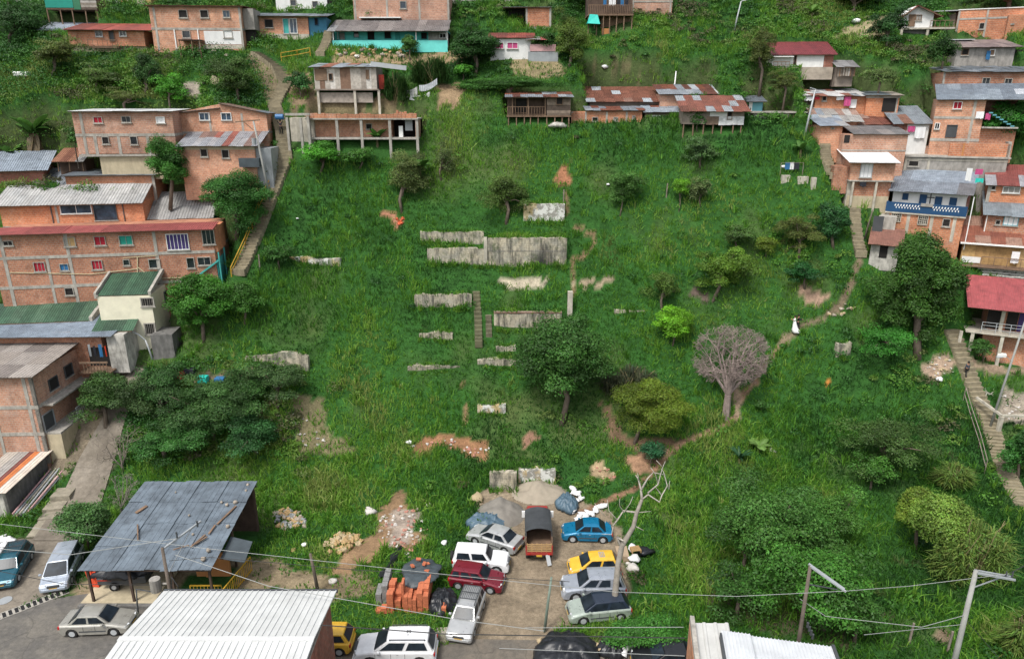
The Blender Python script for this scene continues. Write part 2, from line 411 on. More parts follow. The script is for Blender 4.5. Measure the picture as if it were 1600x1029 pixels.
class B:
 def __init__(s, name, label, cat, k, xl, xr, yt, yb, D=6, yaw=0, z=None, group=None, pad=True, base=None, ax=None, slope=6, below=1.2):
  """k: crop key; xl,xr,yt,yb: facade box on the photo; base: photo y of the floor when the house stands on stilts"""
  global HS
  HS += 1; s.rg = random.Random(HS * 17 + 3)
  s.k = k
  mx = (xl + xr) / 2 if ax is None else ax
  px, py = cr(k, mx, yb)
  A = hit(px, py, h0)
  if z is not None: hz = (A - CAM) @ FW; A = at(px, py, min(max(z, hz - 1.2), hz + 2.2))
  s.yaw = R(yaw); s.u = np.array([math.cos(s.yaw), math.sin(s.yaw), 0]); s.n = np.array([-math.sin(s.yaw), math.cos(s.yaw), 0])
  s.P = A.copy()
  x0, _ = s.pl(xl, yb); x1, _ = s.pl(xr, yb)
  _, ztop = s.pl(mx, yt)
  s.P = A + s.u * x0
  s.W = x1 - x0; s.H = ztop; s.D = D; s.below = below
  s.o = empty(name, s.P, s.yaw, label, cat, group)
  pz = s.P[2] if base is None else s.P[2] + s.pl(mx, base)[1] - .15
  if pad: PADS.append((s.P[0], s.P[1], s.u[0], s.u[1], s.W, D, pz, slope))
 def pl(s, x, y, yo=0.0):
  px, py = cr(s.k, x, y); d = ray(px, py)
  t = ((s.P - CAM) @ s.n + yo) / (d @ s.n)
  q = CAM + t * d - s.P
  return float(q @ s.u), float(q[2])
 def ps(s, x, y, xc=None):
  """point on the side plane x = xc -> (y, z)"""
  xc = s.W if xc is None else xc
  px, py = cr(s.k, x, y); d = ray(px, py)
  t = ((s.P - CAM) @ s.u + xc) / (d @ s.u)
  q = CAM + t * d - s.P
  return float(q @ s.n), float(q[2])
 def zz(s, y, x=None, yo=0.0):
  if x is None:
   px, _, _ = proj(s.P + s.u * s.W / 2); ox, _, sc = CROPS[s.k]; x = (px - ox) * sc
  return s.pl(x, y, yo)[1]
 def xx(s, x, y=None, yo=0.0):
  if y is None:
   _, py, _ = proj(s.P + np.array([0, 0, s.H / 2])); _, oy, sc = CROPS[s.k]; y = (py - oy) * sc
  return s.pl(x, y, yo)[0]
 def box(s, name, mat, x0, x1, y0, y1, z0, z1, parent=None, label=None, bevel=0):
  m = MB(); m.box(x0, x1, y0, y1, z0, z1); return m.build(name, mat, parent or s.o, label=label, bevel=bevel)
 def walls(s, mat='brick', z0=None, z1=None, x0=0, x1=None, y0=0, D=None, rise=0, rl=0, rr=0, name='wall'):
  """solid storey; rise: back higher than front; rl/rr: extra height at left/right"""
  x1 = s.W if x1 is None else x1; D = s.D if D is None else D
  z0 = -s.below if z0 is None else z0; z1 = s.H if z1 is None else z1
  m = MB(); a = [(x0, y0), (x1, y0), (x1, D), (x0, D)]
  m.hexa([(x, y, z0) for x, y in a], [(x0, y0, z1 + rl), (x1, y0, z1 + rr), (x1, D, z1 + rise + rr), (x0, D, z1 + rise + rl)])
  return m.build(name, mat, s.o)
 def gable(s, mat, zr, x0=0, x1=None, y0=0, D=None, z0=None, rx=.5, name='wall'):
  x1 = s.W if x1 is None else x1; D = s.D if D is None else D; z0 = s.H if z0 is None else z0
  xm = x0 + (x1 - x0) * rx; m = MB()
  m.raw([(x0, y0, z0), (x1, y0, z0), (xm, y0, z0 + zr), (x0, D, z0), (x1, D, z0), (xm, D, z0 + zr)], [(0, 1, 2), (5, 4, 3), (0, 2, 5, 3), (1, 4, 5, 2)])
  return m.build(name, mat, s.o)
 def win(s, x0, y0, x1, y1, pane='glass', frame='alu', mull=1, yo=0.0, sill=True, name='window', fw=.06, bars=0, side=None, xc=None):
  if side:
   ya, za = s.ps(x0, y1, xc); yb_, zb = s.ps(x1, y0, xc); _, zc = s.ps(x0, y0, xc); _, zd = s.ps(x1, y1, xc)
   a0, a1 = sorted((ya, yb_)); b0 = (za + zd) / 2; b1 = (zb + zc) / 2; X = s.W if xc is None else xc; sg = 1 if side == 'R' else -1
   def bx(mm, p0, p1, q0, q1, d0, d1):
    e0, e1 = sorted((X + sg * d0, X + sg * d1)); mm.box(e0, e1, p0, p1, q0, q1)
  else:
   (xa, _), (xb, _) = s.pl(x0, (y0 + y1) / 2, yo), s.pl(x1, (y0 + y1) / 2, yo); zt = s.pl((x0 + x1) / 2, y0, yo)[1]; zb_ = s.pl((x0 + x1) / 2, y1, yo)[1]
   a0, a1, b0, b1 = xa, xb, zb_, zt
   def bx(mm, p0, p1, q0, q1, d0, d1): mm.box(p0, p1, yo - d1, yo - d0, q0, q1)
  f = MB(); w = fw
  bx(f, a0, a0 + w, b0, b1, -.02, .11); bx(f, a1 - w, a1, b0, b1, -.02, .11)
  bx(f, a0 + w, a1 - w, b1 - w, b1, -.02, .11); bx(f, a0 + w, a1 - w, b0, b0 + w, -.02, .11)
  for i in range(mull):
   c = a0 + (a1 - a0) * (i + 1) / (mull + 1); bx(f, c - .02, c + .02, b0 + w, b1 - w, 0, .045)
  for i in range(bars):
   c = a0 + (a1 - a0) * (i + 1) / (bars + 1); bx(f, c - .012, c + .012, b0 + w, b1 - w, .05, .07)
  fo = f.build(name, frame, s.o)
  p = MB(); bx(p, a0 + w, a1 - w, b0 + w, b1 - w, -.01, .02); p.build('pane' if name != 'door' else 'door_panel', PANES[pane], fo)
  if sill and name == 'window':
   q = MB(); bx(q, a0 - .08, a1 + .08, b0 - .09, b0 - .005, -.02, .13); q.build('sill', 'concrete', fo)
  return fo
 def door(s, x0, y0, x1, y1, pane='open', frame='wood', **k): return s.win(x0, y0, x1, y1, pane, frame, 0, name='door', sill=False, **k)
 def frame(s, xs=(), ys=(), w=.24, y0=-.035, mat='concrete', zt=None, zb=None, ex=0, name='concrete_frame'):
  """columns at photo x, ring beams at photo y, standing 3.5 cm proud of the wall"""
  m = MB(); zt = s.H - .03 if zt is None else zt; zb = -.3 if zb is None else zb
  for x in xs:
   if isinstance(x, tuple): xa = s.pl(x[0], x[1])[0]
   else: xa = s.xx(x)
   xa = min(max(xa, w / 2 - .02), s.W - w / 2 + .02); m.box(xa - w / 2, xa + w / 2, y0, .1, zb, zt)
   if not ys: m.build('column' if name == 'concrete_frame' else name, mat, s.o); m = MB()
  if not ys: return
  for y in ys:
   z = s.zz(y); m.box(-.02 - ex, s.W + .02 + ex, y0 - .008, .12, z - w / 2, z + w / 2)
   m.box(s.W - .1, s.W + .043, .2, s.D, z - w / 2 + .01, z + w / 2 - .01)
  return m.build(name, mat, s.o)
 def roof(s, pal=GALV, zf=None, rise=.3, of=.4, ob=.2, ol=.3, orr=.3, tilt=0.0, mat='roof_sheet', sw=.9, sl=2.4, jit=.03, th=.025, name='roof', x0=0, x1=None, y0=0, D=None, slabt=0):
  x1 = s.W if x1 is None else x1; D = s.D if D is None else D; zf = s.H + .02 if zf is None else zf
  X0, X1, Y0, Y1 = x0 - ol, x1 + orr, y0 - of, D + ob
  nx = max(1, round((X1 - X0) / sw)); ny = max(1, round((Y1 - Y0) / sl)); rg = s.rg; m = MB()
  def Z(x, y): return zf + rise * (y - y0) / max(D - y0, .1) + tilt * (x - x0) / max(x1 - x0, .1)
  dx = (X1 - X0) / nx; dy = (Y1 - Y0) / ny
  for j in range(ny):
   for i in range(nx):
    m.cur = pick(pal, rg); a = X0 + i * dx; b = a + dx + .05; c = Y0 + j * dy - (.12 if j else rg.uniform(0, .15 if jit > .02 else 0)); d = Y0 + (j + 1) * dy
    o_ = .03 + j * .012 + (i % 2) * .012; q = [rg.uniform(-jit, jit) * .5 + o_ for _ in range(4)]
    p = [(a, c), (b, c), (b, d), (a, d)]
    m.hexa([(x, y, Z(x, y) + e) for (x, y), e in zip(p, q)], [(x, y, Z(x, y) + e + th) for (x, y), e in zip(p, q)])
  ro = m.build(name, mat, s.o)
  f = MB()
  for t in (0.02, .5, .97):
   y = Y0 + (Y1 - Y0) * t; f.bar((X0 + .05, y, Z(X0, y) - .03), (X1 - .05, y, Z(X1, y) - .03), .08, .07)
  f.build('purlin', 'wood', ro)
  return ro
 def planks(s, x0, x1, z0, z1, pal=None, y=-.03, vert=True, w=.2, name='plank_wall', mat='planks', gap=.0, side=None, y1=None):
  pal = pal or [((.22, .19, .155), 3), ((.30, .27, .23), 2), ((.12, .09, .07), 2), ((.38, .36, .33), 1), ((.2, .12, .07), 1)]
  m = MB(); n = max(1, int(((x1 - x0) if vert else (z1 - z0)) / w))
  for i in range(n):
   m.cur = pick(pal, s.rg); d = s.rg.uniform(0, .03)
   if vert:
    a = x0 + (x1 - x0) * i / n; b = x0 + (x1 - x0) * (i + 1) / n - gap
    if side is not None: m.box(side - .02 - d, side + .02 + d, a, b, z0 + s.rg.uniform(0, .08), z1)
    else: m.box(a, b, y - d, y + .03, z0 - s.rg.uniform(0, .12), z1)
   else:
    a = z0 + (z1 - z0) * i / n; b = z0 + (z1 - z0) * (i + 1) / n - gap; m.box(x0, x1, y - d, y + .03, a, b)
  return m.build(name, mat, s.o)
 def stilts(s, n, z1, z0=-1.5, y=.1, w=.12, mat='wood', x0=0, x1=None, brace=True, rows=1, name='stilt'):
  x1 = s.W if x1 is None else x1; out = []
  for j in range(rows):
   for i in range(n):
    x = x0 + .1 + (x1 - x0 - .2) * i / max(n - 1, 1) + s.rg.uniform(-.1, .1); m = MB()
    m.bar((x + s.rg.uniform(-.1, .1), y + j * 1.4, z0), (x, y + j * 1.4, z1), w); out.append(m.build(name, mat, s.o))
  return out
 def rail(s, x0, x1, z0, h=.9, y=-1.0, step=.3, mat='wood', name='railing', w=.05):
  m = MB(); m.bar((x0, y, z0 + h), (x1, y, z0 + h), w + .02); m.bar((x0, y, z0 + .12), (x1, y, z0 + .12), w)
  n = max(2, int((x1 - x0) / step))
  for i in range(n + 1):
   x = x0 + (x1 - x0) * i / n; m.bar((x, y, z0), (x, y, z0 + h), w)
  return m.build(name, mat, s.o)
 def cloth(s, k, x0, y0, x1, y1, mat, label, yo=-.3, hang=True):
  """washing hung on a line: a thing of its own"""
  xa, zt = s.pl(x0, y0, yo); xb, zb = s.pl(x1, y1, yo); m = MB(); n = 5
  for i in range(n):
   a = xa + (xb - xa) * i / n; b = xa + (xb - xa) * (i + 1) / n; d0 = .04 * math.sin(i * 2.1); d1 = .04 * math.sin((i + 1) * 2.1); q = s.rg.uniform(-.05, .05)
   m.quad((a, d0, zb - zt + q), (b, d1, zb - zt + q), (b, d1 * .4, 0), (a, d0 * .4, 0))
   m.quad((a, d0 + .02, zb - zt + q), (a, d0 * .4 + .02, 0), (b, d1 * .4 + .02, 0), (b, d1 + .02, zb - zt + q))
  o = m.build('hanging_cloth', mat); q = s.P + s.n * yo + np.array([0, 0, zt]); o.location = tuple(q); o.rotation_euler = (0, 0, s.yaw)
  o['label'] = label; o['category'] = 'laundry'; o['group'] = 'washing hung out at the houses'
  return o
# ================================================================= left flank
def left_houses():
 # three-storey brick house, lower left
 h = B('brick_house', 'three-storey brick house at the left edge with grey slab roof and concrete ring beams', 'house', 'J', -210, 310, 345, 868, D=7.2, yaw=2)
 h.walls('brick_pale')
 h.frame([200, 250, 300], [540, 705], w=.3, ex=.02)
 h.frame([-20], [], w=.25)
 h.roof(FIBRE_BROWN, rise=.5, of=.5, ob=.3, ol=.2, orr=.35, mat='roof_fibre', sw=1.8, sl=2.6, jit=.01, th=.06)
 h.win(305, 350, 350, 430, 'open', 'steel_dark', 0, side='R'); h.win(402, 270, 440, 350, 'open', 'steel_dark', 0, side='R')
 h.win(275, 560, 325, 680, 'steel', 'steel', 0, side='R', name='door', sill=False)
 z = h.zz(540); m = MB(); m.box(h.W, h.W + .9, .6, 6.8, z - .15, z); m.build('balcony_slab', 'concrete', h.o)
 z = h.zz(705); m = MB(); m.box(h.W, h.W + 1.3, .2, 5.6, z - .15, z); m.build('landing', 'concrete', h.o)
 m = MB()
 for i in range(7): m.box(h.W + 1.22, h.W + 1.27, 3.0 + i * .3, 3.06 + i * .3, z, z + 1.0)
 m.box(h.W + 1.2, h.W + 1.29, 2.95, 4.9, z + 1.0, z + 1.06); m.box(h.W + 1.2, h.W + 1.29, 2.95, 4.9, z + .1, z + .16)
 m.build('railing', 'alu', h.o)
 m = MB(); m.box(h.W + .05, h.W + 1.3, .2, 5.6, -1.5, z - .16); m.build('plinth', 'plaster_ochre', h.o)
 cl = MB(); cl.box(-.28, .28, -.03, .03, -1.1, 0); cl.box(-.34, .3, -.04, .04, -.5, -.2)
 o = cl.build('hanging_cloth', 'orange_plastic', bevel=.03); o.location = tuple(h.P + h.u * (h.W + 1.35) + h.n * 5.2 + np.array([0, 0, z + 1.35])); o.rotation_euler = (0, 0, R(60))
 tag(o, 'bright orange jacket hung on the landing rail of the three-storey brick house', 'laundry')
 # house with long blue-grey sheet roof behind it
 h = B('brick_house', 'low house with long blue-grey sheet roof and a laundry balcony, behind the three-storey brick house', 'house', 'J', -200, 735, 70, 300, D=4, yaw=2, z=66)
 h.walls('brick', z1=h.H - .1, x1=h.xx(640))
 h.roof([((.22, .27, .33), 4), ((.18, .22, .27), 2), ((.5, .52, .55), .4)], rise=.5, of=1.0, ob=.2, sw=2.2, sl=3.2, jit=.02, zf=h.zz(80))
 a = h.xx(560); m = MB(); m.box(a - .5, h.xx(720), -1.5, .0, h.zz(290) - .12, h.zz(290)); m.build('balcony_floor', 'wood', h.o)
 z0 = h.zz(290); m = MB()
 for i in range(8):
  m.bar((a + (h.xx(700) - a) * i / 7, -1.5, z0), (a + (h.xx(700) - a) * i / 7, -1.5, z0 + .95), .05)
 m.bar((a - .3, -1.52, z0 + .95), (h.xx(710), -1.52, z0 + .95), .08, .16); m.build('railing', 'wood', h.o)
 h.box('doorway_shade', 'interior_shade', a - .2, h.xx(690), -.03, .02, z0 + .1, z0 + 1.9)  # flat dark panel on the solid wall, painted as the doorway's inner shade
 for i, (x0, x1, mt, nm) in enumerate([(540, 570, 'steel', 'grey towel'), (572, 600, 'dark_cloth', 'dark shirt'), (604, 640, 'blue_cloth', 'bright blue shirt'), (644, 664, 'orange_plastic', 'orange cloth')]):
  h.cloth('J', x0, 150 + (i % 2) * 10, x1, 225, mt, nm + ' hung on the laundry balcony under the long blue-grey roof', yo=-1.4)
 m = MB(); m.box(h.xx(690), h.xx(800), -.5, 1.8, -.3, h.zz(85)); m.build('wall', 'stucco_worn', h.o)
 # green low roof with parapet
 h = B('brick_house', 'low brick house with dull green roof and concrete parapet, below the long three-storey building', 'house', 'J', -160, 585, 15, 70, D=2.6, yaw=7, z=66.9, below=3)
 h.walls('brick'); h.roof(GREENR, rise=1.1, of=.1, ob=.1, ol=.1, orr=-.3, sw=1.0, sl=5, jit=.01)
 h.frame([], [20], w=.25)
 m = MB(); m.hexa([(h.W - .3, 0, h.H - .3), (h.W, 0, h.H - .3), (h.W, 4.3, h.H + .7), (h.W - .3, 4.3, h.H + .7)], [(h.W - .3, 0, h.H + .35), (h.W, 0, h.H + .35), (h.W, 4.3, h.H + 1.5), (h.W - .3, 4.3, h.H + 1.5)])
 m.build('parapet', 'concrete', h.o)
 # cream house
 h = B('cream_house', 'narrow cream two-storey house with green ribbed roof and barred windows', 'house', 'E', 660, 985, 835, 1170, D=4.0, yaw=7, below=2)
 h.walls('cream_wall')
 h.roof(GREENR, rise=1.3, of=.05, ob=.05, ol=-.1, orr=-.1, sw=.7, sl=5, jit=.01)
 h.win(870, 848, 955, 905, 'open', 'concrete', 1, bars=5, fw=.1); h.win(895, 1005, 965, 1080, 'open', 'concrete', 1, bars=5, fw=.1)
 h.win(1020, 800, 1040, 880, 'open', 'steel_dark', 0, side='R', name='door', sill=False)
 m = MB(); m.box(-.02, .14, -.1, h.D, h.H, h.H + .1)
 m.build('parapet', 'concrete', h.o); m = MB(); m.hexa([(h.W - .16, -.1, h.H + .0), (h.W + .1, -.1, h.H), (h.W + .1, h.D, h.H + 1.2), (h.W - .16, h.D, h.H + 1.2)], [(h.W - .16, -.1, h.H + .35), (h.W + .1, -.1, h.H + .35), (h.W + .1, h.D, h.H + 1.6), (h.W - .16, h.D, h.H + 1.6)])
 m.build('parapet', 'concrete', h.o); m = MB(); m.hexa([(-.2, -.1, h.H - .2), (0, -.1, h.H - .2), (0, h.D, h.H + 1), (-.2, h.D, h.H + 1)], [(-.2, -.1, h.H + .35), (0, -.1, h.H + .35), (0, h.D, h.H + 1.6), (-.2, h.D, h.H + 1.6)])
 m.build('parapet', 'concrete', h.o)
 # lower green lean-to in front of the cream house
 h = B('lean_to', 'green sheet lean-to roof leaning on the left side of the cream house', 'lean-to', 'J', 590, 830, 60, 200, D=2.6, yaw=7, z=66)
 h.walls('stucco_worn', x0=h.xx(700), x1=h.xx(800)); h.roof(GREENR, rise=1.0, of=.3, ob=.1, ol=-.1, sw=1.0, sl=5, jit=.01)
 # grey block base right of the cream house
 h = B('block_plinth', 'weathered concrete block plinth beside the cream house', 'plinth', 'J', 945, 1080, 90, 200, D=2.5, yaw=7, z=67)
 h.walls('concrete_dark')
 # big brick building
 h = B('apartment_block', 'long three-storey brick building with thin red roof and red, teal and purple curtains', 'building', 'E', 30, 1375, 445, 925, D=6.5, yaw=10, ax=500)
 h.walls('brick')
 h.frame([50, 450, 990], [585, 765, 910], w=.3)
 h.frame([310], [], w=.25, zt=h.zz(590)); h.frame([660], [], w=.25, zt=h.zz(760))
 h.roof([((.30, .075, .07), 4), ((.24, .06, .055), 2)], rise=.2, of=.5, ob=0, ol=.3, orr=.2, sw=3.2, sl=9, jit=.04, D=2.2)
 for w in [(395, 475, 468, 535, 'tan'), (583, 470, 655, 528, 'red'), (737, 465, 822, 525, 'teal'), (1030, 455, 1168, 555, 'purple', 5), (1250, 430, 1328, 522, 'glass', 2), (20, 498, 82, 530, 'open'),
              (210, 630, 282, 690, 'red', 2), (370, 640, 427, 684, 'bluec'), (568, 618, 636, 677, 'red', 2), (762, 613, 804, 652, 'glass', 0), (920, 610, 992, 668, 'glass', 0), (1155, 602, 1205, 668, 'glass', 0), (1222, 598, 1305, 650, 'glass', 1),
              (402, 788, 458, 836, 'open', 0), (645, 782, 672, 812, 'open', 0)]:
  h.win(*w[:4], w[4], 'white_paint' if w[4] == 'purple' else 'concrete', (w[5] if len(w) > 5 else 1))
 m = MB()
 m.bar(h_(h, 60, 695), h_(h, 560, 705), .06); m.bar(h_(h, 560, 705), h_(h, 850, 672), .06); m.bar(h_(h, 850, 600), h_(h, 850, 735), .07); m.bar(h_(h, 850, 660), h_(h, 935, 725), .07)
 m.bar(h_(h, 755, 705), h_(h, 850, 715), .05); m.bar(h_(h, 850, 735), h_(h, 1180, 725), .06); m.bar(h_(h, 760, 605), h_(h, 970, 590), .05)
 m.build('drain_pipe', 'pipe', h.o)
 # brick bay with balcony at the right end
 m = MB(); a, b = h.W - 1.3, h.W + .35; z0 = h.zz(590)
 m.box(h.W - .05, h.W + .3, .2, 4, z0, z0 + 2.4); m.build('bay', 'brick_bright', h.o)
 m = MB(); m.bar((h.W + .35, -.1, -.4), (h.W + .35, -.1, z0), .12); m.bar((h.W - 2.5, -.1, h.zz(760)), (h.W + .3, -.1, h.zz(640)), .25, .15); m.bar((h.W + .35, 2.5, -1), (h.W + .35, 2.5, z0), .12)
 m.build('stair_frame', 'aqua_dark', h.o)
 h.box('aqua_wall', 'aqua_dark', h.W + .02, h.W + .12, .1, 3.5, -.5, h.zz(640))
 # recessed roof storey of the big building, set back
 h2 = B('roof_storey_house', 'set-back bright brick top storey with pale corrugated roof and two film-covered glazed openings', 'house', 'E', 20, 905, 265, 415, D=3.6, yaw=10, z=72.5, ax=450, pad=False, below=1.5)
 h2.walls('brick_bright', z1=h2.H)
 h2.roof([((.34, .335, .325), 4), ((.30, .30, .295), 2)], rise=1.3, of=.5, ob=.2, ol=.5, orr=.1, mat='roof_fibre', sw=.9, sl=2.2, jit=.008, th=.04, D=3.6)
 h2.walls('brick_bright', z0=h2.H, z1=h2.H + .02, rise=1.2, y0=.3)
 h2.win(372, 272, 568, 332, 'blue', 'white_paint', 1); h2.win(580, 262, 722, 372, 'blue', 'steel_dark', 0)
 h2.frame([355], [405], w=.22)
 m = MB(); m.box(h2.xx(325) - .04, h2.xx(325) + .04, -.08, 0, .1, h2.H - .1); m.box(h2.xx(770) - .04, h2.xx(770) + .04, -.08, 0, .1, h2.H - .1); m.build('down_pipe', 'steel_dark', h2.o)
 # fibre-cement roofed shed right of it
 h = B('tin_shed', 'low shed with wavy grey fibre-cement roof beside the set-back storey', 'shed', 'E', 900, 1310, 350, 390, D=4, yaw=8, z=75, below=2)
 h.walls('aqua_dark'); h.roof(FIBRE, rise=2.0, of=.4, ob=.1, mat='roof_fibre', sw=.9, sl=1.9, jit=.03, th=.04)
 # brick house behind
 h = B('brick_house', 'flat-roofed bright brick house between the set-back storey and the plaster-based house', 'house', 'E', 430, 975, 95, 250, D=4.5, yaw=5, z=77)
 h.walls('brick_bright'); h.roof(SLATE, rise=.2, of=.3, ob=.2, sw=1.3, sl=2.5, jit=.05); h.frame([965], [], w=.3)
 # rubble roof left
 h = B('tin_shed', 'collapsed grey sheet roof piled between two brick houses at the left', 'shed', 'E', 200, 440, 150, 200, D=4.5, yaw=12, z=77, below=1)
 h.walls('concrete_dark', z1=h.H - .2); h.roof(SLATE, rise=1.3, of=.3, ob=.2, sw=.9, sl=1.5, jit=.3)
 # grey roofed brick house, left edge
 h = B('brick_house', 'dark brick house with broad grey sheet roof cut by the left edge of the picture', 'house', 'E', -330, 290, 60, 190, D=5.0, yaw=20, z=76, ax=200)
 h.walls('brick_dark', rise=.9); h.roof([((.24, .28, .33), 4), ((.30, .34, .39), 2), ((.19, .22, .26), 1)], rise=1.5, of=.4, ob=.3, orr=.5, sw=1.1, sl=2.5, jit=.02)
 # small rusty shack
 h = B('shack', 'tiny open shack with rusty orange roof at the left', 'shack', 'A', 360, 520, 990, 1060, D=3, yaw=8, z=80)
 h.walls('wood_dark', y0=.6, z1=h.H - .05); h.roof([((.28, .13, .08), 3), ((.2, .08, .05), 2), ((.3, .3, .3), 1)], rise=1.0, of=.5, ob=.1, sw=.8, sl=4)
 h.stilts(3, h.H, 0, 0, .1)
 # two-storey house with plaster basement
 h = B('brick_house', 'two-storey brick house on an ochre plaster base with one red window', 'house', 'A', 505, 1110, 690, 1040, D=5.5, yaw=6, ax=800)
 h.walls('brick_pale', z0=h.zz(950)); h.walls('plaster_ochre', z1=h.zz(950) - .02, x0=h.xx(590), y0=.25)
 h.roof([((.62, .63, .63), 4), ((.5, .51, .52), 1)], rise=.15, of=.4, ob=.2, ol=.2, orr=.2, sw=1.4, sl=6, jit=.04)
 h.frame([525], [835], w=.28, zb=h.zz(960)); h.frame([590, 735, 915], [], w=.3, zb=h.zz(960), zt=h.zz(835)); h.frame([], [960], w=.22)
 for w in [(578, 722, 635, 762, 'red', 1), (752, 718, 810, 758, 'glass', 1), (966, 722, 1020, 762, 'white', 1), (632, 845, 676, 892, 'open', 0), (806, 842, 852, 895, 'glass', 0)]: h.win(*w[:5], 'white_paint' if w[4] == 'white' else 'concrete', w[5])
 # gable-roofed upper house
 h = B('brick_house', 'brick house with low grey gable roof and paired blue windows above the rusty-roofed house', 'house', 'A', 1095, 1660, 700, 835, D=6, yaw=4, z=77.5, pad=False)
 h.walls('brick_pale'); h.gable('brick_pale', .95, rx=.5)
 h.roof(GALV, rise=0, of=.35, ob=0, ol=.3, orr=-h.W / 2, tilt=1.0, zf=h.H, sw=1.3, sl=6, jit=.01); h.roof(GALV, rise=0, of=.35, ob=0, ol=-h.W / 2, orr=.3, zf=h.H + 2.0, tilt=-2.0 , sw=1.3, sl=6, jit=.01)
 for w in [(1233, 697, 1298, 745), (1368, 697, 1432, 745)]: h.win(*w, 'blue', 'white_paint', 1)
 h.frame([1300, 1500], [820], w=.22)
 # lower house with red/galv roof and blue side
 h = B('brick_house', 'brick house with long patched red and grey sheet roof beside the steep stairs', 'house', 'A', 1145, 1600, 895, 1165, D=4.5, yaw=3)
 h.walls('brick_pale'); h.roof([((.20, .13, .11), 1.5), ((.24, .25, .27), 5), ((.26, .09, .07), 1), ((.30, .30, .31), 1)], rise=1.3, of=.5, ob=.1, ol=.2, orr=.6, sw=.8, sl=3.2, jit=.04)
 h.walls('plaster_ochre', z0=h.zz(925), z1=h.H - .02, y0=-.02)
 for w in [(1240, 918, 1285, 970), (1372, 925, 1418, 978)]: h.win(*w, 'open', 'concrete', 0)
 m = MB(); m.box(h.W - 1.5, h.W + .6, -.9, -.1, h.zz(1030), h.zz(1030) + .9); m.build('balcony', 'tarp_grey', h.o)
 m = MB(); m.box(h.W, h.W + 1.6, .3, 4.4, -1.0, h.H - .4); m.build('wall', 'steel', h.o)
 # open brick frame
 h = B('unfinished_house', 'long unfinished brick house open to the front on tall concrete posts with bright clay-block edge', 'house', 'B', 330, 1005, 740, 960, D=4.5, yaw=0, ax=500, base=850)
 zf = h.zz(850)
 h.walls('brick_pale', z0=zf, z1=h.H, y0=1.4, x1=h.xx(830)); h.walls('interior_shade', z0=zf, z1=h.H, y0=3.0, x0=h.xx(832)); h.walls('brick_pale', z0=zf, z1=h.H, y0=.2, x0=h.W - .25)
 m = MB(); m.box(0, h.W, 0, h.D, zf - .22, zf - .01); m.build('floor_slab', 'concrete', h.o)
 m = MB(); m.box(-.1, h.W + .1, -.1, h.D, h.H, h.H + .14); m.build('roof_slab', 'concrete', h.o)
 m = MB()
 for i in range(int(h.W / .42)): m.box(i * .42, i * .42 + .4, -.05 - s_(h) * .05, .3, h.H + .145, h.H + .62 + s_(h) * .08)
 for i in range(4): m.box(h.xx(870) + i * .3, h.xx(870) + i * .3 + .25, .4, .7, h.H + .145, h.H + .9 + s_(h) * .2)
 m.build('clay_parapet', 'brick_bright', h.o)
 for x in (335, 505, 655, 830, 998):
  m = MB(); xa = h.xx(x); m.box(xa - .14, xa + .14, -.02, .26, -1.2, h.H); m.build('post', 'concrete', h.o)
 h.win(680, 765, 718, 800, 'open', 'concrete', 0, yo=1.4)
 h.box('stepladder', 'white_paint', h.xx(880), h.xx(905), .6, .8, zf, zf + 1.2); h.box('board', 'steel', h.xx(920), h.xx(965), .7, .75, zf + .7, zf + 2.1)
 # ruin left of it
 h = B('ruined_hut', 'roofless concrete hut with posts left of the unfinished brick house', 'ruin', 'B', 195, 345, 700, 880, D=3.5, yaw=0, z=76.5)
 h.walls('concrete_pale', z1=h.zz(730), y0=1.5)
 for x in (195, 278, 325):
  m = MB(); xa = h.xx(x); m.box(xa - .13, xa + .13, -.02, .24, -1.2, h.H + s_(h) * .5); m.build('post', 'concrete', h.o)
 m = MB(); m.box(0, h.W, 0, .25, h.zz(715), h.zz(700)); m.build('beam', 'concrete', h.o)
 # shack on stilts
 h = B('stilt_shack', 'patchwork board shack on posts with bent sheet roof, above the unfinished brick house', 'shack', 'B', 375, 755, 415, 655, D=4.2, yaw=0, base=545)
 zf = h.zz(550); h.walls('wood_grey', z0=zf, z1=h.H)
 P_ = [((.42, .38, .33), 3), ((.30, .26, .22), 2), ((.5, .47, .43), 1), ((.2, .12, .08), 1)]
 h.planks(0, h.W, zf, h.H, P_, w=.55); h.planks(.2, h.W - .6, zf - 1.5, zf - .4, P_, y=.3, w=.9, vert=False, name='skirt_board')
 h.box('door_board', 'wood', .1, h.xx(445), -.09, -.04, zf + .9, h.H - .2)
 h.win(450, 455, 475, 498, 'open', 'wood', 0, yo=-.04, sill=False); h.win(680, 430, 700, 490, 'wood', 'wood', 0, yo=-.04, sill=False)
 h.box('floor', 'wood_grey', -.1, h.W + .2, -.15, h.D, zf - .16, zf - .01)
 for x in (380, 608, 757):
  m = MB(); xa = h.xx(x); m.box(xa - .13, xa + .13, -.05, .2, -1.4, zf - .16); m.build('post', 'concrete_pale', h.o)
 h.roof([((.25, .28, .31), 3), ((.3, .12, .08), 2), ((.5, .52, .53), 1)], rise=.5, of=.4, ob=.2, ol=.5, orr=.1, sw=1.2, sl=2.4, jit=.1)
 m = MB(); m.bar((h.W - .6, .1, h.H + .35), (h.W + 3.4, .5, h.H - .1), .12, .5); m.build('awning', 'alu', h.o)
 h.box('side_room', 'red_metal', h.W + .1, h.W + .7, .8, 1.0, zf, h.H - .8)
 # brick house with blue side
 h = B('brick_house', 'brick house with bright blue side wall and slate-coloured roof next to the yellow railing', 'house', 'B', -60, 330, 100, 235, D=4.5, yaw=3, below=1.5)
 h.walls('brick_pale'); h.walls('concrete_pale', z0=-.5, z1=h.zz(210), y0=-.05)
 h.walls('blue_wall', x0=h.W + .01, x1=h.W + 2.2, y0=.25, D=3.6, z0=-.1, z1=h.H - .1)
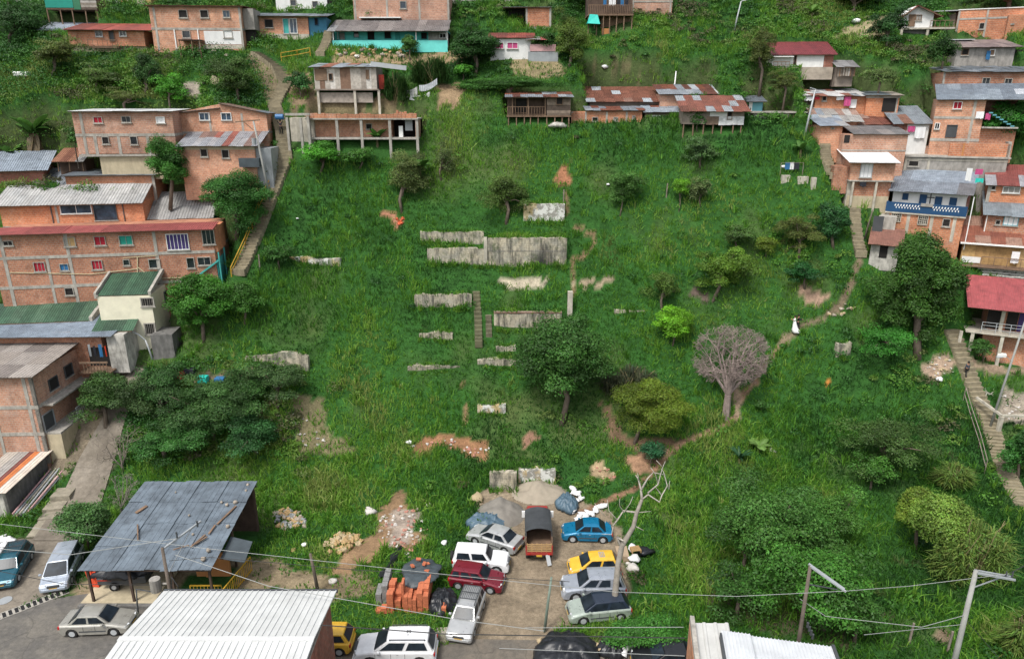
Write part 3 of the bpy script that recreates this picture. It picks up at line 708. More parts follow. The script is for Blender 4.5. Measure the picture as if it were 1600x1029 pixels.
 h.roof(SLATE, rise=.7, of=.6, ob=.2, orr=2.6, sw=1.3, sl=3, jit=.03)
 h.win(55, 122, 105, 172, 'open', 'steel_dark', 0); h.win(168, 115, 205, 210, 'aqua', 'alu', 0); h.win(208, 115, 255, 208, 'blue', 'white_paint', 1)
 h.win(362, 112, 385, 158, 'open', 'navy', 0, yo=.25, sill=False)
 m = MB(); m.box(h.xx(325) - .13, h.xx(325) + .13, -.05, .2, -3, -.3); m.build('post', 'concrete_pale', h.o)
 h.box('stone_base', 'stone', -.3, h.W, .4, 3, -2.6, -.35)
 # aqua house
 h = B('aqua_house', 'long turquoise house with veranda wall and dark patched roof', 'house', 'B', 475, 1185, 188, 302, D=4.5, yaw=0, below=.6)
 h.walls('aqua_wall', y0=1.3); h.walls('stucco_worn', y0=1.25, x0=h.xx(1060), z1=h.H - .1)
 zf = h.zz(250); m = MB(); m.box(0, h.W, 0, .15, -.4, zf); m.build('veranda_wall', M_aqua_bright(), h.o)
 h.box('veranda_floor', 'concrete', 0, h.W, .15, 1.3, -.6, .05)
 h.roof([((.15, .135, .13), 4), ((.2, .18, .17), 2), ((.3, .3, .3), .6)], rise=1.5, of=.5, ob=.2, ol=.5, orr=.1, sw=1.0, sl=2.4, jit=.05)
 for w in [(500, 195, 512, 248, 'white'), (512, 200, 552, 250, 'grey'), (603, 195, 638, 235, 'glass'), (688, 190, 735, 250, 'open'), (793, 192, 838, 242, 'open'), (862, 195, 890, 250, 'aqua'), (1020, 200, 1060, 245, 'open')]:
  h.win(*w[:5], 'aqua_dark', 0, yo=1.3, sill=False)
 h.win(1135, 208, 1175, 238, 'open', 'white_paint', 1, yo=1.25)
 for x in (478, 990, 1182):
  m = MB(); xa = h.xx(x); m.box(xa - .06, xa + .06, .02, .14, zf, h.H); m.build('post', 'white_paint', h.o)
 h.box('stone_base', 'stone', -.2, h.W - .3, .3, 3, -2.4, -.45)
 # brick building behind the aqua house
 h = B('brick_house', 'tall blank brick house rising directly behind the turquoise house', 'house', 'B', 610, 1197, -90, 170, D=6, yaw=0, z=92, pad=False, below=3)
 h.walls('brick_pale'); h.frame([612, 810, 1010, 1190], [], w=.25); h.win(890, 8, 930, 55, 'blue', 'concrete', 0)
 h.box('awning', 'white_paint', h.xx(645), h.xx(898), -1.2, 0, h.zz(118), h.zz(112))
 # white house top
 h = B('white_house', 'white-rendered house with two small windows at the top edge, left of the blank brick house', 'house', 'B', 130, 445, -70, 95, D=5, yaw=0, z=94, below=2)
 h.walls('white_wall'); h.win(212, 0, 250, 38, 'glass', 'concrete', 0); h.win(348, 8, 384, 48, 'glass', 'concrete', 0)
 h.walls('white_wall', x0=h.W + .3, x1=h.W + 3.2, y0=1, z1=h.zz(40)); h.box('doorway', 'interior_shade', h.W, h.W + 1.1, .2, .4, h.zz(70), h.zz(0))
 # two-storey brick top left
 h = B('brick_house', 'two-storey brick house with half-whitewashed lower floor near the top left', 'house', 'A', 955, 1510, 40, 298, D=5.5, yaw=4, ax=1200)
 h.walls('brick_pale'); h.roof(REDB, rise=.3, of=.4, ob=.2, ol=.3, orr=.5, sw=1.2, sl=3, jit=.02)
 h.frame([965, 1505], [180], w=.25); h.frame([1075, 1220], [], w=.12, zt=h.zz(185), mat='white_paint', name='drain_pipe', y0=-.1)
 a = h.pl(1260, 200)[0]; h.walls('white_wall', x0=a, z0=h.zz(275), z1=h.zz(192), y0=-.03, D=.3)
 for w in [(1105, 62, 1160, 112, 'open', 0), (1238, 62, 1290, 112, 'open', 0), (1378, 65, 1422, 110, 'blue', 1), (1128, 190, 1178, 236, 'glass', 0), (1383, 188, 1438, 236, 'teal', 0)]: h.win(*w[:5], 'concrete', w[5])
 h.walls('plaster_grey', x0=h.W + .05, x1=h.W + 1.3, y0=.8, D=4, z0=h.zz(178), z1=h.H - .1); h.walls('interior_shade', x0=h.W + .05, x1=h.W + 1.2, y0=1.2, D=4, z0=-2, z1=h.zz(182))
 h.box('stone_base', 'stone', -.2, h.W - .1, .35, 3, -3, -1.0)
 h.box('lean_to_roof', 'wood_dark', h.xx(1120), h.xx(1255), -1.6, -.05, .75, .85)
 for x in (1125, 1200, 1250):
  m = MB(); m.bar((h.xx(x), -1.5, -2.2), (h.xx(x), -1.5, .8), .1); m.build('post', 'wood', h.o)
 h.box('white_drape', 'concrete_pale', a, h.W, -.6, -.5, -.1, .3)
 # row house with rusty roof
 h = B('brick_house', 'low brick house with rust-red and white sheet roof below two board huts, top left', 'house', 'A', 440, 905, 185, 320, D=4.5, yaw=5)
 h.walls('brick', z0=h.zz(285)); h.walls('plaster_ochre', z1=h.zz(285) - .01, y0=.3)
 h.roof([((.22, .055, .04), 5), ((.30, .07, .05), 2), ((.32, .36, .42), 1)], rise=1.0, of=.5, ob=.2, orr=1.0, sw=1.1, sl=4, jit=.03)
 h.win(590, 188, 635, 228, 'glass', 'alu', 1); h.win(738, 188, 782, 226, 'glass', 'white_paint', 1); h.door(675, 190, 708, 258, 'steel')
 h.rail(h.xx(560), h.xx(740), h.zz(290), .7, -.8, .5)
 h.box('porch', 'wood', h.xx(560), h.xx(750), -.9, 0, h.zz(300), h.zz(292))
 # grey sheet roof left of it
 h = B('tin_shed', 'tin shed with bluish roof half hidden by a thin tree, top left', 'shed', 'A', 255, 560, 190, 240, D=4, yaw=8, z=88)
 h.walls('wood_dark'); h.roof([((.26, .29, .34), 4), ((.2, .22, .27), 2)], rise=1.2, of=.3, ob=.2, sw=1.2, sl=4, jit=.03)
 # board huts at the very top left
 h = B('board_hut', 'board hut with bright green tarpaulin side on stilts at the top left edge', 'hut', 'A', 300, 615, -40, 130, D=4, yaw=3, z=94, base=55)
 zf = h.zz(60); h.walls('wood', z0=zf); h.box('tarpaulin', 'green_cloth', .0, h.xx(455), -.06, -.01, zf + .2, h.H); h.box('green_board', 'green_metal', h.xx(458), h.xx(500), -.06, -.01, zf, h.H)
 h.planks(h.xx(502), h.W, zf, h.H, w=.25, vert=False); h.stilts(5, zf, -1.5)
 h = B('board_hut', 'board hut with white, lime green and tan wall panels at the top edge', 'hut', 'A', 645, 945, -40, 85, D=4, yaw=2, z=94, base=48)
 zf = h.zz(55); h.walls('wood_tan', z0=zf); h.box('white_panel', 'white_paint', 0, h.xx(740), -.05, -.01, zf + .4, h.H); h.box('green_panel', m_flat('lime_paint', (.16, .5, .12), .7), 0, h.xx(742), -.052, -.01, zf, zf + .38)
 h.planks(h.xx(785), h.xx(905), zf, h.H, [((.5, .43, .34), 1), ((.42, .36, .28), 1)], w=.4); h.stilts(4, zf, -1.5)
 h = B('white_house', 'long white wall of a house at the top left corner', 'house', 'A', -60, 290, -40, 50, D=4, yaw=3, z=97)
 h.walls('white_wall')
def h_(h, x, y):
 a, z = h.pl(x, y, -.05); return (a, -.06, z)
def s_(h): return h.rg.uniform(-1, 1)
def M_aqua_bright(): return m_flat('aqua_bright', (.16, .68, .62), .75, 0, .12, 1.3, .4)
# ================================================================= centre shacks and top centre
def centre_houses():
 P_ = [((.16, .12, .09), 3), ((.22, .17, .13), 2), ((.09, .065, .05), 2)]
 h = B('stilt_shack', 'dark plank shack on thin stilts with a slatted veranda and rust and grey roof', 'shack', 'C', -28, 360, 600, 770, D=4.5, yaw=0, base=712)
 zf = h.zz(715); h.walls('wood_dark', z0=zf, y0=.9); h.planks(h.xx(215), h.W, zf, h.H, P_, y=-.0, vert=False, w=.28)
 h.walls('wood_dark', z0=zf, x0=h.xx(215), y0=.04, D=1.0)
 h.rail(0, h.xx(205), zf, .95, .0, .3); h.box('floor', 'wood', -.1, h.W + .05, -.1, h.D, zf - .14, zf - .01)
 h.win(272, 600, 315, 648, 'open', 'wood', 0, yo=-.05, sill=False); h.door(20, 605, 95, 700, yo=.9)
 h.roof(MIXR, rise=.5, of=.5, ob=.2, sw=.9, sl=2.5, jit=.07); h.stilts(9, zf - .1, -1.6, y=.05, rows=2)
 for x in (2, 100, 205):
  m = MB(); m.bar((h.xx(x), .0, zf), (h.xx(x), .0, h.H), .1); m.build('post', 'wood', h.o)
 h = B('shack', 'long shack with big rust-brown roof and one pale patch, centre of the upper row', 'shack', 'C', 480, 905, 622, 655, D=5, yaw=0, z=86, below=2.5)
 h.walls('wood_grey'); h.roof([((.19, .075, .05), 5), ((.16, .06, .04), 2), ((.36, .39, .42), .6), ((.24, .13, .1), 1)], rise=1.5, of=.6, ob=.2, ol=.5, orr=.3, sw=1.1, sl=1.6, jit=.04)
 h = B('shack', 'low brick shack with rusty roof behind the tall white pole', 'shack', 'C', 915, 1245, 580, 650, D=4, yaw=0, z=87, below=2)
 h.walls('brick_pale'); h.door(1030, 578, 1058, 612); h.box('green_board', 'green_metal', h.xx(1130), h.xx(1185), -.05, -.01, .3, h.H - .1); h.roof(MIXR, rise=1.0, of=.4, ob=.2, orr=1.2, sw=.9, sl=2, jit=.06)
 h = B('brick_hut', 'low bare-brick hut with three bays and uneven grey roof among the tall grass', 'hut', 'C', 365, 800, 690, 790, D=2.8, yaw=0, z=82)
 h.walls('brick_bright'); h.walls('brick', x0=0, x1=h.xx(450), y0=-.06, z1=h.H - .15); h.frame([370, 455, 585, 708], [], w=.22)
 h.roof(MIXR[:3], rise=.35, of=.25, ob=.2, ol=-1.6, sw=.9, sl=2, jit=.1, zf=h.H + .15)
 for w in [(495, 724, 532, 752, 'open'), (625, 724, 655, 750, 'grey'), (742, 714, 762, 742, 'grey')]: h.win(*w, 'concrete', 0)
 h = B('shack', 'small brown plank shack with light blue-grey roof, right of the low brick hut', 'shack', 'C', 820, 1020, 690, 765, D=4, yaw=-3, z=82)
 h.planks(0, h.W, 0, h.H, P_, vert=False, w=.3); h.walls('wood_dark', y0=.02); h.roof([((.28, .32, .36), 3), ((.22, .08, .05), 1)], rise=.8, of=.5, ob=.1, orr=.3, sw=1.1, sl=2.5, jit=.04)
 h.box('white_board', 'white_paint', h.xx(862), h.xx(915), -.1, -.07, .7, .95)
 h = B('stilt_shack', 'white and grey patchwork shack on crooked stilts, right end of the middle row', 'shack', 'C', 1050, 1425, 680, 830, D=4.5, yaw=-4, base=765)
 zf = h.zz(768); h.walls('wood_grey', z0=zf); h.planks(h.xx(1200), h.W, zf, h.zz(720), [((.55, .55, .55), 3), ((.3, .28, .25), 1), ((.2, .14, .1), 1)], w=.6)
 h.box('white_wall', 'white_wall', h.xx(1220), h.xx(1328), -.04, -.0, zf + .3, h.H); h.win(1330, 682, 1362, 740, 'open', 'wood', 0, sill=False)
 h.roof([((.22, .08, .055), 4), ((.32, .34, .36), 1.5), ((.16, .06, .04), 1)], rise=1.4, of=.6, ob=.2, ol=.4, orr=.5, sw=.9, sl=2, jit=.05); h.stilts(7, zf, -1.8, rows=2)
 h = B('shack', 'tiny pale-blue hut with flat grey roof, last of the upper row on the right', 'hut', 'C', 1460, 1545, 625, 700, D=2.5, yaw=-6, z=84)
 h.walls('cyan'); h.walls('white_wall', x1=h.xx(1485), y0=-.03); h.roof(SLATE, rise=.5, of=.5, ob=.2, ol=.4, sw=1.2, sl=4)
 h = B('block_hut', 'low stained whitewashed block hut with flat concrete roof at the top of the right-hand stairs', 'hut', 'C', 1485, 1710, 700, 790, D=3.5, yaw=-8, z=81)
 h.walls('stucco_worn'); h.box('roof_slab', 'concrete', -.3, h.W + 1.8, -.3, h.D, h.H + .01, h.H + .2); h.door(1710, 690, 1740, 760)
 # white house with pink windows
 h = B('white_house', 'small white house with two magenta windows beside a dark round tree', 'house', 'B', 1450, 1710, 235, 365, D=4, yaw=0, ax=1550)
 h.walls('white_wall', x1=h.xx(1700)); h.roof(REDB, rise=.8, of=.3, ob=.2, orr=.3, sw=1.1, sl=3); h.win(1480, 262, 1532, 303, 'pink', 'white_paint', 1); h.win(1552, 262, 1585 + 35, 303, 'pink', 'white_paint', 1)
 h = B('brick_tower_house', 'narrow house with blank brick side wall over grey render, top centre', 'house', 'C', 85, 240, 50, 215, D=5, yaw=0, z=92)
 h.walls('brick', z0=h.zz(165), D=4); h.walls('plaster_grey', z1=h.zz(165) - .01, y0=.02)
 h.walls('interior_shade', x0=-2.3, x1=-.1, y0=1.5, D=4, z0=h.zz(145)); h.roof(GALV, rise=.2, of=.3, ol=3.0, orr=0, sw=1.5, sl=4, zf=h.H + .05, D=4); h.frame([88, 236], [], w=.25)
 h.cloth('C', 10, 100, 65, 145, 'red_cloth', 'dark red cloth hung in the open room beside the blank brick side wall', yo=1.3)
 h = B('shack', 'small tarp-covered shelter with pink-red sheet, right of the white house with magenta windows', 'shelter', 'C', 100, 285, 245, 345, D=2.5, yaw=0, z=86)
 h.walls('steel', z1=h.zz(320)); h.box('pink_sheet', 'plank_pink', .2, h.W - .3, -.05, -.01, h.zz(318), h.zz(275)); h.roof([((.5, .12, .12), 1), ((.35, .33, .33), 2)], rise=.4, of=.4, sw=1, sl=3, jit=.1, x1=h.W * .55)
 # stilt house with tarpaulin, top
 h = B('stilt_house', 'tall timber stilt house with slatted balcony and a turquoise tarpaulin, top centre', 'house', 'C', 470, 740, -60, 215, D=4.5, yaw=0, base=85, ax=600)
 zf = h.zz(90); h.walls('wood_dark', z0=zf, y0=1.1); h.rail(0, h.W, zf, 1.1, 0, .22); h.box('floor', 'wood', -.1, h.W + .1, -.1, h.D, zf - .14, zf)
 h.walls('wood', z0=zf - 2, z1=zf - .2, x0=h.xx(560), y0=1.5); h.stilts(7, zf, -1.4, rows=2)
 m = MB(); a, z = h.pl(462, 150); b, z2 = h.pl(540, 95)
 m.hexa([(a, -1.0, z), (b, -1.2, z - .1), (b, .3, z), (a, .2, z)], [(a + .3, -.6, z + 1.1), (b - .3, -.6, z2), (b - .2, -.3, z2), (a + .4, -.3, z + 1.1)]); m.build('tarpaulin', 'tarp_aqua', h.o)
 for i, (x, mt) in enumerate([(565, 'blue_cloth'), (600, 'white_cloth'), (622, 'white_cloth'), (650, 'dark_cloth'), (672, 'blue_cloth'), (700, 'dark_cloth')]):
  h.cloth('C', x, 0, x + 18, 35, mt, ['bright blue shirt', 'narrow white towel', 'white shirt', 'dark trousers', 'mid-blue trousers', 'near-black jacket'][i] + ' on the line above the slatted balcony of the timber stilt house', yo=.4)
 h.box('orange_box', 'wood_bright', h.xx(562), h.xx(612), .2, .8, -.1, .75)
 h = B('brick_house', 'small brick house with two wooden shutters next to the timber stilt house', 'house', 'C', 742, 985, -60, 125, D=4.5, yaw=-2, z=97)
 h.walls('brick_pale'); h.frame([745, 980], [10], w=.2); h.win(775, 52, 803, 85, 'wood', 'wood', 0); h.win(892, 52, 920, 82, 'wood', 'wood', 0)
 h = B('plaster_house', 'weathered grey wall of a house cut by the top edge, above the dark round tree', 'house', 'B', 1200, 1590, -40, 45, D=4, yaw=0, z=98)
 h.walls('plaster_grey')
# ================================================================= right flank
def right_houses():
 h = B('white_house', 'long low white shack under a dark red corrugated roof on the right slope', 'house', 'D', 25, 400, 335, 405, D=4, yaw=-5, below=.8)
 h.walls('white_wall', x1=h.xx(345)); h.walls('brick_dark', x0=h.xx(346)); h.roof([((.17, .03, .035), 5), ((.13, .025, .03), 2), ((.35, .34, .34), .4)], rise=1.5, of=.4, ob=.2, orr=.3, sw=.8, sl=5, jit=.02)
 h.door(158, 340, 176, 402); h.box('white_awning', 'white_paint', -.1, h.xx(150), -.6, 0, h.H - .35, h.H - .25); h.box('retaining_stone', 'stone', .5, h.W, -.3, .1, -1.6, -.2)
 h.rail(h.xx(30), h.xx(130), -.1, .5, -.5, .4, name='railing')
 h = B('shack', 'small grey plank shed right of the dark-red-roofed white shack', 'shed', 'D', 428, 535, 412, 468, D=2.2, yaw=-5)
 h.walls('wood_grey', y0=.5); h.planks(0, h.W, 0, .9, w=.15); h.roof([((.2, .19, .19), 1), ((.27, .26, .26), 1)], rise=.7, of=.3, ob=.1, sw=.8, sl=3); h.stilts(3, h.H, 0)
 h = B('white_house', 'little white gabled cottage with brown door perched on a concrete slab', 'house', 'D', 820, 1000, 85, 298, D=3.5, yaw=-8, base=172, z=92)
 zf = h.zz(172); h.walls('white_wall', z0=zf, y0=.4); h.gable('white_wall', .9, y0=.4, rx=.35)
 rr = h.W; h.roof(REDB, rise=0, of=.2, ob=0, ol=.4, orr=-rr * .65, tilt=2.57, zf=h.H - .1, sw=1, sl=4, jit=.01); h.roof(REDB, rise=0, of=.2, ob=0, ol=-rr * .35, orr=.9, tilt=-1.4, zf=h.H + 1.38, sw=1, sl=4, jit=.01)
 h.door(868, 90, 910, 165, 'wood', yo=.4); h.win(912, 92, 950, 128, 'grey', 'wood', 1, yo=.4)
 h.box('slab', 'concrete_pale', -.2, h.xx(1150), -.2, h.D, zf - .2, zf - .01); h.box('base_wall', 'concrete_dark', 0, h.W - .2, .3, 3, -1.6, zf - .21)
 for x in (825, 985):
  m = MB(); m.box(h.xx(x) - .13, h.xx(x) + .13, -.15, .1, -1.5 if x > 900 else zf - 1.5, zf - .2); m.build('post', 'concrete_pale', h.o)
 h.rail(h.xx(1000), h.xx(1150), zf, .8, .2, .5)
 # upper right brick
 h = B('brick_house', 'wide brick house at the top right corner, upper of the two stacked blocks', 'house', 'D', 1150, 1720, 60, 245, D=6, yaw=-24, z=90, ax=1300)
 h.walls('brick'); h.frame([1165, 1345], [110], w=.22); h.box('parapet', 'white_paint', -.1, h.W, -.1, .1, h.H, h.H + .1); h.walls('brick_bright', x0=h.xx(1470), y0=-.9, D=1, z1=h.zz(100)); h.win(1305, 142, 1338, 182, 'open', 'concrete', 0)
 h.win(1500, 146, 1522, 156, 'open', 'concrete', 0, yo=-.9, sill=False)
 h.walls('wood_grey', x0=-2.5, x1=-.1, y0=1, D=3, z0=h.zz(165), z1=h.zz(70)); h.box('roof_sheet', 'alu', -3.4, 0, .2, 3, h.zz(55), h.zz(50))
 h = B('rendered_house', 'grey-rendered house with a rusty lean-to roof under the top right brick house', 'house', 'D', 1150, 1510, 290, 400, D=4.5, yaw=-8, z=84, below=3)
 h.walls('plaster_grey'); h.roof([((.24, .19, .18), 3), ((.19, .15, .15), 2)], rise=1.0, of=.5, ob=.2, orr=.6, sw=1.2, sl=3, jit=.03); h.win(1196, 302, 1240, 342, 'open', 'wood', 0); h.win(1368, 306, 1402, 345, 'wood', 'white_paint', 0)
 h.box('ridge_sheet', 'alu', .3, h.W * .5, h.D - 1.3, h.D - .4, h.H + 1.0, h.H + 1.1)
 h.walls('interior_shade', x0=h.W + .02, x1=h.W + 2.5, y0=1, z1=h.H - .3)
 h.cloth('D', 1355, 315, 1368, 370, 'blue_cloth', 'thin blue and white cloth hanging on the grey-rendered house', yo=-.2)
 h = B('brick_house', 'brick house under a flat dark sheet roof weighed down with junk, right edge', 'house', 'D', 1065, 1720, 445, 590, D=5.5, yaw=-10, z=80, ax=1300, below=3)
 h.walls('brick'); h.roof(SLATE, rise=.7, of=.4, ob=.2, ol=.1, sw=1.2, sl=1.8, jit=.16); h.win(1322, 480, 1372, 522, 'glass', 'concrete', 1); h.win(1460, 485, 1508, 527, 'glass', 'concrete', 1)
 h.frame([1072], [540], w=.2)
 h = B('brick_house', 'two-storey brick house with red-curtained window and broad slate-blue roof by the mango tree', 'house', 'D', 1000, 1300, 612, 880, D=6, yaw=-26, ax=1100, below=2)
 h.walls('brick_pale'); h.frame([1262], [728], w=.25); h.frame([], [865], w=.3)
 h.walls('brick_dark', x0=h.W + .01, x1=h.W + 3, y0=1.8, z0=h.zz(728)); h.walls('brick', x0=h.W + .01, x1=h.W + 3.2, y0=.2, D=3, z1=h.zz(790))
 h.roof([((.17, .20, .235), 4), ((.21, .245, .28), 2), ((.4, .42, .45), .4)], rise=1.5, of=.5, ob=.2, ol=.1, orr=7.5, sw=1.2, sl=2.2, jit=.02)
 h.win(1145, 628, 1200, 675, 'red', 'white_paint', 1); h.win(1030, 760, 1062, 800, 'open', 'white_paint', 1); h.win(1100, 772, 1168, 850, 'steel', 'steel_dark', 2, name='door', sill=False, bars=4)
 zf = h.zz(790); h.box('stair_slab', 'concrete', h.W, h.W + 3.2, -.6, 1.5, zf, zf + .15)
 m = MB()
 for i in range(7): m.box(h.W + .4 + i * .35, h.W + .75 + i * .35, -.5, .2, zf + 1.5 - i * .22, zf + 1.62 - i * .22)
 m.build('stair', 'cyan', h.o)
 h.cloth('D', 1290, 690, 1330, 735, 'white_cloth', 'pale shirt on the stair landing of the house with the red-curtained window', yo=-.4); h.cloth('D', 1348, 700, 1372, 740, 'pink_cloth', 'dark pink cloth on the stair landing beside the mango tree', yo=-.4)
 # brick with laundry
 h = B('brick_house', 'low orange-brick house with white covered roof and bright washing on its front wall', 'house', 'D', 285, 600, 592, 680, D=5, yaw=-6, z=81)
 h.walls('brick_bright'); h.roof([((.55, .54, .53), 3), ((.3, .32, .34), 2), ((.25, .1, .07), .7)], rise=.7, of=.5, ob=.2, ol=1.6, orr=.1, sw=.9, sl=1.8, jit=.12)
 h.win(335, 590, 362, 625, 'open', 'concrete', 0); h.door(505, 615, 545, 668, 'white', 'white_paint'); h.planks(-1.6, 0, 0, 1.3, y=1.0, w=.25)
 for x0, x1, mt, nm, y1 in [(290, 318, 'red_cloth', 'small red cloth', 615), (425, 465, 'white_cloth', 'wide white cloth', 620), (475, 508, 'pink_cloth', 'bright pink towel', 655), (228, 275, 'white_cloth', 'pair of white cloths', 622)]:
  h.cloth('D', x0, 598, x1, y1, mt, nm + ' hung along the orange-brick house front near the lamp post', yo=-.35)
 h = B('garage_house', 'brick garage with a wide dark open doorway beside the house with bright washing', 'garage', 'D', 600, 800, 590, 692, D=4.5, yaw=-12, z=80)
 h.walls('brick_bright'); h.walls('plaster_ochre', x0=h.W, x1=h.W + .02, D=h.D - .1, y0=.1); h.box('beam', 'concrete', h.xx(600), h.W + .05, -.1, .05, h.H - .28, h.H - .02)
 h.box('doorway', 'interior_shade', h.xx(708), h.xx(790), -.06, .05, .02, h.H - .3); h.frame([795], [], w=.2); h.roof(SLATE[:1] + [((.3, .26, .22), 1)], rise=.4, of=.4, ob=.2, sw=1.5, sl=5, jit=.03)
 # patchwork roofs cluster
 h = B('shack', 'low hut with stained patchwork roof of pale sheets at the head of the right stairs', 'shack', 'D', 290, 560, 745, 800, D=4.5, yaw=-4, z=79, below=2)
 h.walls('brick', z1=h.H - .1); h.roof([((.36, .35, .33), 3), ((.26, .3, .34), 2), ((.3, .2, .16), 1.2)], rise=1.8, of=.4, ob=.2, sw=.8, sl=1.5, jit=.1)
 h = B('shack', 'low hut with deep rust-brown patched roof in the middle of the right-hand cluster', 'shack', 'D', 555, 780, 762, 800, D=4.5, yaw=-4, z=79, below=2)
 h.walls('brick_dark', z1=h.H - .1); h.roof([((.15, .055, .04), 4), ((.2, .08, .055), 2), ((.25, .17, .14), 1)], rise=1.5, of=.5, ob=.2, sw=.9, sl=1.8, jit=.1)
 h = B('shack', 'low hut with smooth slate-grey sheet roof left of the house with the red-curtained window', 'shack', 'D', 770, 985, 760, 850, D=4.5, yaw=-6, z=78, below=2)
 h.walls('white_wall', x0=h.xx(858), y0=-.02, D=1); h.walls('brick_dark', z1=h.H - .1); h.roof([((.2, .225, .25), 4), ((.16, .18, .2), 2), ((.2, .1, .07), .6)], rise=1.6, of=.4, ob=.2, sw=1.2, sl=2.2, jit=.05)
 h.cloth('D', 868, 780, 905, 815, 'pink_cloth', 'pink and black cloth on the whitewashed wall of the slate-roofed hut', yo=-.25); h.cloth('D', 915, 785, 965, 855, 'white_cloth', 'large white sheet on the whitewashed wall of the slate-roofed hut', yo=-.25)
 h = B('brick_hut', 'narrow brick hut with corner cut by the right-hand stairs and a grey-blue roof', 'hut', 'D', 315, 448, 775, 890, D=4, yaw=-2, z=77, below=2)
 h.walls('brick_pale'); h.roof([((.24, .28, .33), 2), ((.3, .3, .3), 1)], rise=.8, of=.4, ob=.1, orr=.6, sw=1, sl=2.5, jit=.06); h.win(388, 788, 410, 800, 'open', 'concrete', 0, sill=False)
 h = B('brick_house', 'blank brick box of a house with dark narrow roof above the white-roofed house', 'house', 'D', 445, 840, 830, 1000, D=4.5, yaw=-6, z=76, below=2)
 h.walls('brick_pale'); h.roof([((.16, .155, .155), 3), ((.22, .2, .19), 1)], rise=.8, of=.25, ob=.1, ol=-.9, orr=.1, sw=1.3, sl=2.6, jit=.03); h.box('opening_shade', 'interior_shade', .1, h.xx(497), -.04, .02, h.H - .9, h.H - .1); h.frame([], [930], w=.12)
 # white roof house
 h = B('brick_house', 'two-storey brick house with a bright white sheet roof and pale shuttered window beside the stairs', 'house', 'I', 480, 745, 8, 300, D=4.5, yaw=-8, z=74.5, below=1)
 zf = h.zz(125); h.walls('brick_pale', z0=zf); h.walls('brick', z1=zf - .14, y0=.4, x0=h.xx(525)); h.walls('concrete_pale', z1=zf - .14, x0=0, x1=h.xx(525), y0=.45)
 h.walls('plaster_ochre', z1=h.zz(225), y0=.35, x0=.1, x1=h.W - .05)
 h.box('floor_slab', 'concrete', -.1, h.W + .1, -.15, h.D, zf - .13, zf - .01); h.win(570, 20, 645, 108, 'white', 'alu', 2)
 h.roof([((.72, .72, .72), 1)], rise=.9, of=.7, ob=.1, ol=.5, orr=.2, sw=3.5, sl=4, jit=.01); h.box('side_hut', 'brick', -1.5, -.05, .6, 2.8, zf - 1.5, h.H - .6)
 h.cloth('I', 570, 135, 605, 165, 'dark_cloth', 'black cloth under the upper floor of the white-roofed brick house', yo=-.1)
 for x in (525, 670):
  m = MB(); m.box(h.xx(x) - .1, h.xx(x) + .1, -.1, .12, -.3, zf - .13); m.build('post', 'concrete_pale', h.o)
 # grey concrete house
 h = B('concrete_house', 'unfinished grey block house with a curved brick upper wall and no roof', 'house', 'D', 820, 1450, 975, 1150, D=5, yaw=-20, z=76, below=3)
 h.walls('plaster_grey'); h.frame([830, 985], [990], w=.22, mat='concrete_pale'); h.box('floor_slab', 'concrete', -.2, h.W + .2, -.25, h.D, h.H, h.H + .15)
 h.walls('brick', x0=h.xx(1100), y0=.2, D=.5, z0=h.H + .16, z1=h.H + 1.5); h.walls('brick_pale', x0=.2, x1=h.xx(1080), y0=3, D=3.4, z0=h.H + .16, z1=h.H + 1.0); h.walls('concrete', x0=h.W - .2, x1=h.W + .1, y0=.2, z0=h.H + .16, z1=h.H + 1.7)
 h.win(868, 993, 932, 1029, 'open', 'concrete', 0); h.box('lintel', 'wood_bright', h.xx(1180), h.xx(1190), .14, .2, h.H + .2, h.H + 1.5)
 # blue and white house
 h = B('blue_white_house', 'white house with royal-blue pierced balcony and a dark cross, above a brick ground floor', 'house', 'I', 710, 1190, 210, 470, D=6, yaw=-34, ax=950, below=2)
 zf = h.zz(330); h.walls('white_wall', z0=zf, y0=1.1, x0=.2, x1=h.W - .1); h.walls('brick_bright', z1=zf - .16); h.walls('brick_dark', z0=zf, z1=h.H - .3, x0=h.W - .09, x1=h.W + .1, y0=1.2)
 h.box('floor_slab', 'concrete_pale', -.15, h.W + .15, -.2, h.D, zf - .15, zf - .01)
 m = MB(); m.box(-.15, h.W + .15, -.2, -.08, zf, zf + 1.0); m.box(-.15, -.03, -.08, 1.1, zf, zf + 1.0); bal = m.build('balcony_wall', 'navy', h.o)
 m = MB()
 for i in range(22):
  if 9 <= i <= 12: continue
  x = .7 + (h.W - 1.4) * i / 21; m.hexa([(x - .07, -.222, zf + .62), (x + .03, -.222, zf + .62), (x + .03, -.2, zf + .62), (x - .07, -.2, zf + .62)], [(x - .02, -.222, zf + .82), (x + .08, -.222, zf + .82), (x + .08, -.2, zf + .82), (x - .02, -.2, zf + .82)])
  x += .12; m.box(x - .03, x + .05, -.222, -.2, zf + .4, zf + .58)
 m.build('pierced_pattern', 'white_paint', bal)
 m = MB(); xm = h.xx(1000); m.box(xm - .9, xm + .2, -.3, -.2, zf + .75, zf + 1.05); m.build('planter', 'plaster_grey', h.o)
 for x0, y0, x1, y1 in [(832, 205, 868, 245), (1122, 232, 1168, 280)]: h.win(x0, y0, x1, y1, 'navy', 'navy', 1, yo=1.1, sill=False)
 for x0, y0, x1, y1 in [(935, 212, 980, 285), (1030, 225, 1075, 295)]: h.door(x0, y0, x1, y1, 'navy', 'navy', yo=1.1)
 a, z = h.pl(1005, 238, 1.1); m = MB(); m.box(a - .05, a + .05, 1.02, 1.09, z - .55, z + .55); m.box(a - .35, a + .35, 1.02, 1.085, z + .05, z + .15); m.build('cross', 'steel_dark', h.o)
